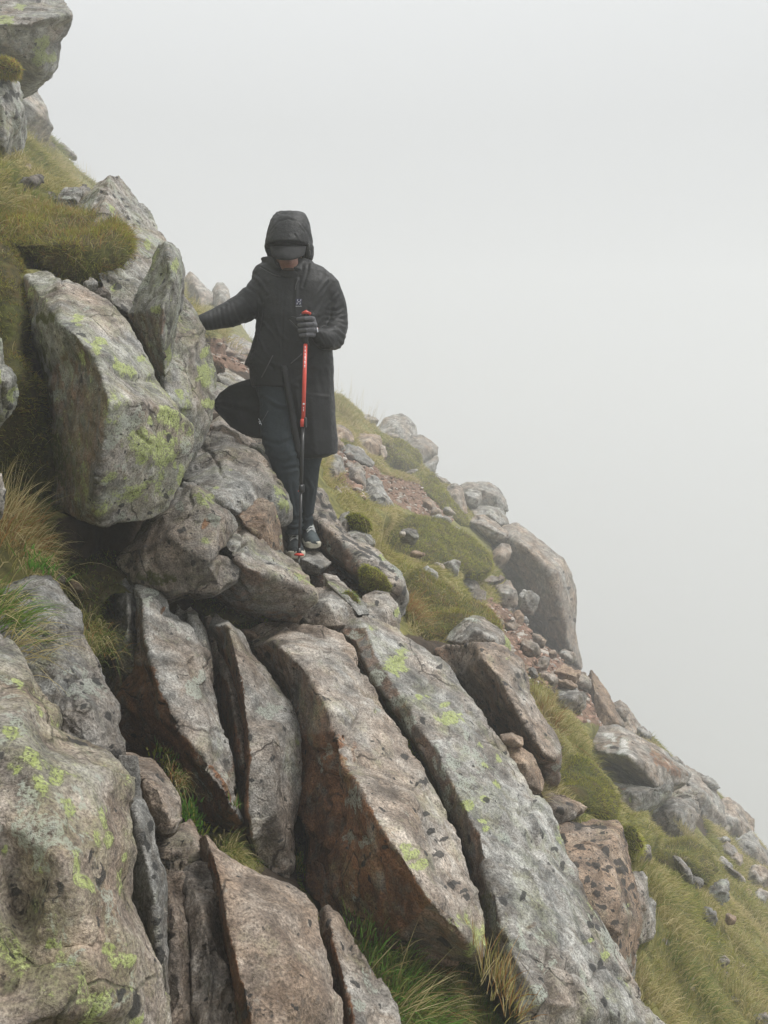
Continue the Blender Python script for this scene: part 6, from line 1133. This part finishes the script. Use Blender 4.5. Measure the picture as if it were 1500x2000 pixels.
# coat
c = MB()
c.loft([(508, 526, 600, 4.17, .07), (514, 512, 614, 4.15, .09), (522, 500, 632, 4.13, .11), (533, 494, 646, 4.13, .125), (555, 492, 655, 4.12, .14), (590, 497, 652, 4.11, .15), (620, 503, 648, 4.1, .15), (650, 498, 650, 4.1, .15), (690, 487, 650, 4.12, .155), (708, 480, 651, 4.13, .155), (713, 478, 651, 4.13, .155), (718, 487, 652, 4.13, .155), (735, 488, 652, 4.14, .153), (756, 492, 653, 4.14, .15)], 48)
c.loft([(745, 520, 653, 4.15, .15), (780, 548, 654, 4.15, .16), (820, 560, 656, 4.16, .165), (860, 568, 660, 4.16, .17), (884, 574, 659, 4.16, .17), (892, 578, 634, 4.16, .15)], 40)
c.tube([(524, 556, 4.12, .085), (503, 582, 4.1, .083), (476, 602, 4.06, .076), (446, 616, 4.0, .067), (420, 624, 3.95, .053), (395, 630, 3.9, .041)], 24)
c.tube([(634, 562, 4.12, .086), (651, 600, 4.12, .075), (655, 636, 4.1, .070), (648, 660, 4.04, .070), (634, 662, 3.95, .056), (621, 655, 3.885, .040)], 24)
# stand-up collar: a band leaning open to the left
for ring in ([(530, 4.06, .085), (520, 4.1, .10), (509, 4.13, .105)],):
    rows = []
    for (py, d, hz), xl, xr in zip(ring, (538, 520, 511), (592, 602, 610)):
        cc = W((xl + xr) / 2, py, d); rx = px2m((xr - xl) / 2, d)
        rows.append([cc + RIGHT * rx * math.cos(a) + HF * hz * math.sin(a) + np.array((0, 0, .03)) * max(0, math.sin(a)) + np.array((0, 0, .012 * (py < 515))) * max(0, -math.cos(a)) for a in np.linspace(-1.15, math.pi + 1.15, 30)])
    c.sheet(rows, .014)
# left tail blown back behind the leg
E0 = [(496, 738, 4.16), (470, 745, 4.2), (447, 754, 4.25), (429, 768, 4.28), (414, 789, 4.3)]
E1 = [(506, 764, 4.22), (484, 776, 4.25), (460, 785, 4.27), (438, 785, 4.29), (414, 791, 4.3)]
E2 = [(515, 800, 4.28), (492, 806, 4.28), (464, 806, 4.28), (438, 800, 4.29), (415, 793, 4.3)]
E3 = [(520, 858, 4.3), (496, 855, 4.31), (474, 848, 4.3), (450, 833, 4.3), (417, 797, 4.3)]
rows = []
for r0, r1 in ((E0, E1), (E1, E2), (E2, E3)):
    for t in np.linspace(0, 1, 6)[:-1]: rows.append([W(*(np.array(p) * (1 - t) + np.array(q) * t + np.array((0, 0, .02 * math.sin(i * 2.1 + t * 3))))) for i, (p, q) in enumerate(zip(r0, r1))])
rows.append([W(*p) for p in E3])
TAIL = [[r[i] * (1 - t) + r[min(i + 1, 4)] * t for i in range(5) for t in ((0, .25, .5, .75) if i < 4 else (0,))] for r in rows]
folds = [('556 560;552 610;550 660;552 715', 2.2, -.006), ('545 560;542 620;541 680;543 720', 2.0, .004), ('520 545;528 600;545 650;560 665', 3, .008), ('508 560;512 600;505 640', 3, -.008), ('580 545;577 600;582 640', 3, .006),
         ('640 545;618 575;606 600', 3, .009), ('655 556;628 585;612 610', 3.5, -.011), ('660 575;636 600', 3, .008), ('622 620;600 650;590 668', 3, -.006), ('500 650;520 690;540 720', 3, .009), ('492 690;520 712;548 722', 3, -.007), ('505 620;530 650;556 690', 3, .007), ('650 700;610 690;570 706', 3, .005), ('650 720;615 712;575 740', 3, -.005),
         ('480 560;500 572;512 590', 3, -.009), ('470 580;486 600;498 615', 3, .009), ('456 590;464 612;474 632', 3, -.008), ('444 594;448 618;456 638', 2.5, .007), ('430 602;433 620;437 640', 2.5, -.006), ('418 606;420 625;424 642', 2.5, .005), ('405 612;406 628;410 643', 2.5, -.004),
         ('676 596;660 606;640 606', 3, -.010), ('678 615;655 622;636 620', 3, .009), ('680 636;662 630;638 636', 2.5, -.011), ('676 660;660 645;640 640', 2.5, .009), ('668 676;652 656;634 643', 2.5, -.010), ('655 684;642 664;630 646', 2.5, .009), ('640 682;634 668;624 652', 2.2, -.007), ('628 672;624 662;620 655', 2.2, .006),
         ('600 740;610 800;615 880', 5, .012), ('622 730;632 800;632 885', 5, -.012), ('640 720;645 800;648 880', 4, .010), ('585 750;594 820;600 888', 4, -.010), ('610 870;625 885', 3, -.012), ('560 740;600 770;640 775', 3, .005), ('570 700;578 760;590 840', 3, .006),
         ('430 780;460 776;495 765', 4, .006), ('436 795;470 800;510 800', 4, -.006), ('612 520;640 535;652 548', 2.5, .007), ('603 512;600 535;592 560', 2.5, -.008), ('512 520;530 530;548 538', 2, .005), ('495 540;510 552;522 572', 3, .006)]
coat = part('coat', c.mesh('coat', .0052, 2, folds, .004, 8, .42), M_COAT)
part('coat_tail', MB().sheet(TAIL, .004).mesh('tail'), M_COAT)
# hanging front edge of the coat
rows = []
for y, xl, xr, d in [(712, 549, 560, 3.985), (740, 552, 565, 3.98), (775, 558, 571, 3.965), (815, 565, 577, 3.95), (850, 570, 583, 3.95), (878, 575, 588, 3.96), (894, 578, 591, 3.965)]:
    rows.append([W(xl + (xr - xl) * t, y + 1.5 * math.sin(t * 3), d - .012 * math.sin(t * 3.1)) for t in np.linspace(0, 1, 6)])
part('front_placket', MB().sheet(rows, .006).mesh('pl'), M_COAT)
CB = BVHTree.FromObject(coat, bpy.context.evaluated_depsgraph_get()) if False else BVHTree.FromPolygons([v.co for v in coat.data.vertices], [tuple(p.vertices) for p in coat.data.polygons])
def on_coat(x, y, off=.003, bv=None):
    dr = Vector(W(x, y, 1)).normalized(); h = (bv or CB).ray_cast(-ORG, dr)
    p = (h[0] + ORG) if h[0] else Vector(W(x, y, 3.95)); return np.array(p - dr * off)
# hood
hd = MB()
hd.loft([(415.5, 545, 592, 4.12, .05), (418, 540, 597, 4.11, .075), (424, 534, 601, 4.1, .10), (434, 528, 604.5, 4.09, .125), (448, 523.5, 607, 4.08, .14), (462, 521, 609, 4.075, .15), (474, 519.5, 610, 4.07, .157), (481, 519.5, 610.5, 4.07, .162), (484.5, 520, 610.5, 4.075, .157)], 48, 2.1)
rows = []
for py, d, hz, xl, xr in ((480, 4.09, .13, 520, 610.5), (490, 4.11, .12, 521, 611), (499, 4.14, .11, 525, 610), (507, 4.16, .10, 530, 608)):
    cc = W((xl + xr) / 2, py, d); rx = px2m((xr - xl) / 2, d)
    rows.append([cc + RIGHT * rx * math.cos(a) + HF * hz * math.sin(a) for a in np.linspace(-.75, math.pi + .35, 30)])
hd.sheet(rows, .016)
hf = [('528 452;545 432;563 427;585 434;602 456;608 475', 1.6, -.005), ('566 458;572 470;578 483', 1.8, .006), ('560 462;566 474;570 484', 1.6, -.005), ('578 456;586 468;592 482', 1.8, .005), ('586 440;596 452;602 470', 1.8, .005), ('545 416;563 420;580 416', 2.2, -.010), ('530 460;534 475;533 486', 2, .004), ('532 484;563 480;595 484', 1.6, .006), ('598 475;604 484;606 500', 1.8, -.006)]
hood = part('hood', hd.mesh('hood', .0042, 2, hf, .003, 16, .4), M_COAT)
M_SHINE = M_ZIP
t_ = part('cord_lock', MB().tube([(603, 478, 3.955, .006), (604, 484, 3.96, .006)], 8).mesh(), M_ZIP, hood)
t_ = part('cord_lock', MB().tube([(605, 491, 3.99, .005), (605, 497, 4.0, .005)], 8).mesh(), M_ZIP, hood)
# cap: crown inside the hood and a curved brim
rows = []
for v in np.linspace(0, 1, 8):
    rows.append([W(562.5 + u * (35 - 3.5 * v ** 3 - 1.5 * v), 481 + 26.5 * v - 7.5 * v * abs(u) ** 3 * 1.0 - 1.5 * v * u, 3.925 - .055 * math.sin(v * 1.5) + .075 * u * u) for u in np.linspace(-1, 1, 15)])
cap = part('cap', MB().ball(W(564, 478, 4.07), .09, .115, .09).mesh(), M_CAP)
part('cap_brim', MB().sheet(rows, .005).mesh(), M_CAP, cap)
# neck warmer under the chin
part('neck_warmer', MB().loft([(530, 549, 583, 4.06, .07), (536, 543, 590, 4.06, .085), (556, 536, 598, 4.08, .09)], 24).mesh('n', .004, 2, [('545 536;565 540;588 534', 2, .004)]), M_CAP)
# trousers
tr = MB()
tr.loft([(735, 496, 640, 4.15, .12), (760, 500, 636, 4.15, .12), (785, 508, 600, 4.14, .12)], 32)
tr.loft([(750, 505, 585, 4.12, .11), (800, 508, 584, 4.07, .105), (850, 510, 583, 4.02, .10), (880, 517, 583, 3.99, .09), (905, 528, 584, 3.99, .08), (940, 541, 584, 4.0, .075), (980, 553, 587, 4.03, .066), (1010, 560, 590, 4.05, .062), (1030, 561, 590, 4.05, .064), (1041, 556, 591, 4.04, .07)], 32)
tr.loft([(770, 575, 640, 4.18, .11), (850, 574, 636, 4.17, .10), (890, 575, 630, 4.16, .09), (915, 578, 625, 4.16, .08), (935, 583, 622, 4.17, .072), (970, 588, 617, 4.19, .06), (1000, 588, 613, 4.2, .055), (1020, 588, 612, 4.2, .056), (1033, 587, 613, 4.19, .06)], 32)
tf = [('512 770;540 790;576 800', 4, .006), ('512 858;545 868;582 852', 4, -.008), ('520 885;550 898;584 886', 4, .008), ('528 905;555 918;584 912', 3.5, -.008), ('545 925;556 970;566 1010', 4, .007), ('575 905;572 950;580 1000', 4, -.007), ('562 1010;575 1018;590 1012', 2.5, -.008), ('560 1026;575 1030;590 1026', 2.5, .007), ('600 930;612 955;606 1000', 3, .007), ('588 1005;600 1012;612 1006', 2.5, -.007), ('590 950;596 985;590 1010', 3, -.006)]
trousers = part('trousers', tr.mesh('tr', .005, 2, tf, .003, 18), M_TROUS)
TB = BVHTree.FromPolygons([v.co for v in trousers.data.vertices], [tuple(p.vertices) for p in trousers.data.polygons])
# shoes
def shoe(cx, cy, d, toe, mat, s=1.0, label=None):
    tx, ty, td_ = toe; A = W(cx, cy, d); B = W(tx, ty, td_); ax = unit(B - A); ax[2] *= 1
    L = np.linalg.norm(B - A); sd = unit(np.cross(ax, (0, 0, 1.0))); up = np.cross(sd, ax)
    m = MB(); prof = [(-.35, .030, .075), (-.2, .038, .09), (.1, .040, .088), (.35, .041, .07), (.6, .045, .055), (.85, .046, .044), (1.02, .038, .036), (1.12, .022, .022)]
    rows = []
    for t, hw, hh in prof:
        c0 = A + ax * L * t; rows.append([c0 + sd * hw * s * math.cos(a) * (1 if math.sin(a) < .2 else .92) + up * (max(math.sin(a), -.12) * hh * s) for a in np.linspace(0, 2 * math.pi, 22)[:-1]])
    upper = part('shoe', m.grid(rows).mesh('shoe', .004, 2, (), .001, 60), mat, label=label)
    m = MB(); rows = []
    for t, hw, hh in prof:
        c0 = A + ax * L * t - up * .012 * s; k = 1.0 if t < .9 else .62 if t < 1.1 else 1.0
        top = .002 if t < .5 else .016 if t < .9 else .030
        rows.append([c0 + sd * (hw + .006) * s * math.cos(a) + up * (top if math.sin(a) > 0 else -.014) * s * abs(math.sin(a)) ** .4 for a in np.linspace(0, 2 * math.pi, 22)[:-1]])
    part('sole', m.grid(rows).mesh('sole', .004, 1), M_WHITE, upper)
    SB = BVHTree.FromPolygons([v.co for v in upper.data.vertices], [tuple(p.vertices) for p in upper.data.polygons])
    for k, t in enumerate((.08, .22, .36, .50)):
        for sg in (-1, 1):
            P_ = []
            for q in np.linspace(0, 1, 7):
                o_ = A + ax * L * (t + .13 * q) + sd * sg * (.026 - .05 * q) * s
                h = SB.ray_cast(Vector(o_ + up * .3) - ORG, Vector(-up)); P_.append(np.array(h[0] + ORG) + up * .004 if h[0] else o_ + up * .06)
            part('lace', MB().tube3(P_, [.003] * 7, 6).mesh(), M_LACE, upper)
    return upper
shoe(573, 1062, 4.12, (578, 1080, 3.93), M_SHOE, 1.0, 'dark shoe planted on the stepping stone')
shoe(602, 1043, 4.24, (612, 1061, 4.06), M_SHOE2, .92, 'grey-blue shoe set behind the other')
# gloves
def glove(palm, fingers, thumb, cuff, label):
    g = MB(); g.ball(*palm); g.tube(cuff, 14)
    for f in fingers: g.tube(f, 10)
    g.tube(thumb, 10)
    return part('glove', g.mesh('glove', .0022, 1, (), .0006, 90), M_GLOVE, label=label)
fg = []
for y, x0, r, x1 in ((622, 610, .0112, 586), (633.5, 613.5, .0112, 588), (644, 613.5, .0108, 588.5), (653.5, 611, .0098, 591)):
    fg.append([(x0 + 2, y + 1, 3.85, r * 1.15), (x0 - 3, y, 3.815, r * 1.1), ((x0 + x1) / 2 - 3, y + .5, 3.795, r), (x1, y + 1, 3.805, r * .95), (x1 - 4, y + 1.5, 3.825, r * .9), (x1 - 2, y + 2, 3.85, r * .85)])
glove((W(612, 639, 3.855), .020, .026, .048), fg, [(614, 640, 3.875, .014), (608, 624, 3.89, .0135), (598, 617, 3.87, .0125), (589, 617, 3.845, .011)], [(612, 648, 3.865, .027), (619, 653, 3.885, .030), (626, 656, 3.91, .032)], 'grey glove closed round the pole grip')
part('watch_gleam', MB().tube([(619.5, 641, 3.84, .003), (620.5, 648, 3.838, .003)], 8).mesh(), M_PRINT)  # white sliver painting the gleam of a watch
fg = [[(384, 626 + k * 5, 3.90, .012), (374, 624 + k * 6.5, 3.90, .0115), (364, 623 + k * 7.5, 3.89, .010), (356, 625 + k * 8, 3.885, .009)] for k in range(4)]
glove((W(385, 633, 3.91), .026, .016, .036), fg, [(388, 624, 3.91, .013), (380, 614, 3.90, .012), (372, 609, 3.89, .010)], [(392, 631, 3.91, .028), (400, 629, 3.92, .03)], 'dark grey glove resting on the smooth rock face')
# prints and zips on the coat
def strip(name, pts, wd, mat, parent, bv=None, off=.003):
    P_ = [on_coat(x, y, off, bv) for x, y in parse2(pts)]
    fine = [P_[i] * (1 - t) + P_[i + 1] * t for i in range(len(P_) - 1) for t in (0, .25, .5, .75)] + [P_[-1]]
    return part(name, MB().tube3(fine, [wd] * len(fine), 6, False).mesh(name), mat, parent)
strip('pocket_zip', '533 694;527 706;519 722;511 737', .0026, M_ZIP, coat); strip('pocket_zip', '590 691;580 700;568 710', .0026, M_ZIP, coat)
strip('seam', '508 522;520 529;535 537;548 540', .0022, M_ZIP, coat); strip('seam', '581 548;578 556;577 566', .0018, M_ZIP, coat)
strip('thigh_zip', '524 802;518 813;512 823', .0016, M_ZIP, trousers, TB)
cen = on_coat(583.5, 589.5, .004)
pt = MB().add([on_coat(x, y, .003) for x, y in ((577.5, 583.5), (589.5, 583.5), (589.5, 595.5), (577.5, 595.5))], [(0, 1, 2, 3)])
emb = part('emblem', pt.mesh(), M_NAVY, coat)
for seg in ('581.6 584.8;580.8 588.2', '587.6 584.8;586.8 588.2', '580.6 591;579.8 594.6', '586.6 591;585.8 594.6', '582.6 589;584.6 590', '582.4 590.2;584.8 588.8'):
    strip('emblem_stroke', seg, .0011, M_PRINT, emb, off=.005)
fc = bpy.data.curves.new('t', 'FONT'); fc.body = 'HAGLÖFS'; fc.size = .0072; fc.align_x = 'CENTER'; fo = bpy.data.objects.new('t', fc); COL.objects.link(fo)
tm = bpy.data.meshes.new_from_object(fo.evaluated_get(bpy.context.evaluated_depsgraph_get())); bpy.data.objects.remove(fo)
tp = on_coat(583.5, 599, .006); tm.transform(Matrix.Translation(tp) @ Matrix.Rotation(R(82), 4, 'X')); part('emblem_text', tm, M_PRINT, emb)
for seg in ('505 818;508 822;505.5 824.5', '509 823;506.5 828;509.5 826;511 830'): strip('trouser_emblem', seg, .0012, M_PRINT, trousers, TB, .004)

# trekking pole
pole = bpy.data.objects.new('trekking_pole', None); COL.objects.link(pole); TIP = np.array(W(583.5, 1104, 3.74)); TOP = np.array(W(598.5, 611, 3.83)); pole.location = TIP
tag(pole, 'red and black trekking pole gripped in front of the coat', 'trekking pole')
def pp(y): 
    # the point of the pole line seen at photo height y
    lo, hi = 0.0, 1.0
    for _ in range(30):
        m = (lo + hi) / 2; q = TOP * (1 - m) + TIP * m; yy = project(q[None])[1][0]
        lo, hi = (m, hi) if yy < y else (lo, m)
    return TOP * (1 - lo) + TIP * lo
def ppart(name, mb, mat, parent=None, label=None):
    me = mb.mesh(name); me.transform(Matrix.Translation(-Vector(TIP))); o = link(name, me, mat, parent or pole)
    if label: o['label'] = label
    return o
M_RED = plain('red_anodised', (.62, .065, .04), .35, vary=.08, scale=60); M_BLK = plain('black_carbon', (.012, .012, .013), .35); M_RUB = plain('black_grip', (.02, .02, .02), .8)
ax_ = unit(TIP - TOP)
grip = ppart('grip', MB().tube3([pp(614), pp(618), pp(640), pp(660), pp(672)], [.017, .014, .0155, .0135, .012], 14, False), M_RUB)
ppart('grip_cap', MB().tube3([pp(608) , pp(609.5), pp(613), pp(615)], [.016, .024, .024, .018], 18, False, 1.0), M_RED, grip)
ppart('wrist_strap', MB().tube3([np.array(W(x, y, d)) for x, y, d in ((596, 613, 3.85), (584, 622, 3.84), (570, 619, 3.85), (564, 624, 3.87), (580, 640, 3.88), (600, 664, 3.87), (603, 674, 3.85), (600, 668, 3.84))], [.004] * 8, 6), M_RUB, grip)
up_ = ppart('upper_shaft', MB().tube3([pp(672), pp(828)], [.0098, .0098], 16, False), M_RED)
for a_, b_ in ((676, 681), (683, 688), (690, 694), (696, 703), (705, 711), (713, 718)):
    q0, q1 = pp(a_), pp(b_); o_ = -unit((q0 + q1) / 2) * .0102 + RIGHT * -.001; ppart('shaft_print', MB().tube3([q0 + o_, q1 + o_], [.0022, .0022], 6, False, .5), M_PRINT, up_)
q0 = pp(789); o_ = -unit(q0) * .0105; ppart('round_print', MB().ball(q0 + o_, .0055, .001, .0055, 12, 6), M_PRINT, up_)
for a_, b_ in ((795, 798), (799.5, 803)): q0, q1 = pp(a_), pp(b_); ppart('shaft_print', MB().tube3([q0 + o_, q1 + o_], [.0016, .0016], 6, False, .5), M_PRINT, up_)
cl = ppart('clamp', MB().tube3([pp(819), pp(826), pp(834)], [.0125, .0145, .0125], 14, False), M_RED)
ppart('clamp_lever', MB().tube3([pp(818) + RIGHT * .012 - HF * .008, pp(832) + RIGHT * .012 - HF * .008], [.008, .009], 10), M_BLK, cl)
ppart('middle_shaft', MB().tube3([pp(828), pp(955)], [.0085, .0085], 14, False), M_BLK)
cl2 = ppart('lower_clamp', MB().tube3([pp(947), pp(953), pp(962)], [.0105, .0125, .0105], 14, False), M_BLK)
ppart('clamp_lever', MB().tube3([pp(948) + RIGHT * .010, pp(959) + RIGHT * .010], [.006, .007], 10), M_BLK, cl2)
ppart('clamp_screw', MB().ball(pp(959) - RIGHT * .012 - HF * .004, .003, .003, .003, 8, 6), M_RED, cl2)
ppart('lower_shaft', MB().tube3([pp(955), pp(1072)], [.0072, .0068], 14, False), M_BLK)
bk = ppart('basket', MB().tube3([pp(1080.5), pp(1082.5), pp(1085), pp(1086)], [.014, .024, .024, .012], 22, False), M_RED)
ppart('basket_hub', MB().tube3([pp(1070), pp(1078), pp(1081)], [.008, .011, .015], 14, False), M_BLK, bk)
ppart('tip', MB().tube3([pp(1085), pp(1098), pp(1104)], [.0055, .004, .002], 10, False), plain('steel_tip', (.3, .3, .28), .4, 1.0))
# ------------------------------------------------------------------ the cloud the slope stands in
bx = []
for X in (-16, 50):
    for Y in (-14, 64):
        for Z in (-52, 10.5): bx.append((X, Y, Z))
hm = bpy.data.meshes.new('haze'); hm.from_pydata(bx, [], [(0, 1, 3, 2), (4, 6, 7, 5), (0, 4, 5, 1), (2, 3, 7, 6), (0, 2, 6, 4), (1, 5, 7, 3)]); hm.update()
hmat = bpy.data.materials.new('haze_air'); hmat.use_nodes = True; ht = hmat.node_tree; ht.nodes.clear()
ho = ht.nodes.new('ShaderNodeOutputMaterial'); pv = ht.nodes.new('ShaderNodeVolumePrincipled'); pv.inputs['Color'].default_value = (.982, .99, .993, 1); pv.inputs['Density'].default_value = HAZE; pv.inputs['Anisotropy'].default_value = 0.0
ht.links.new(pv.outputs[0], ho.inputs['Volume'])
haze = link('haze', hm, hmat); haze['kind'] = 'stuff'
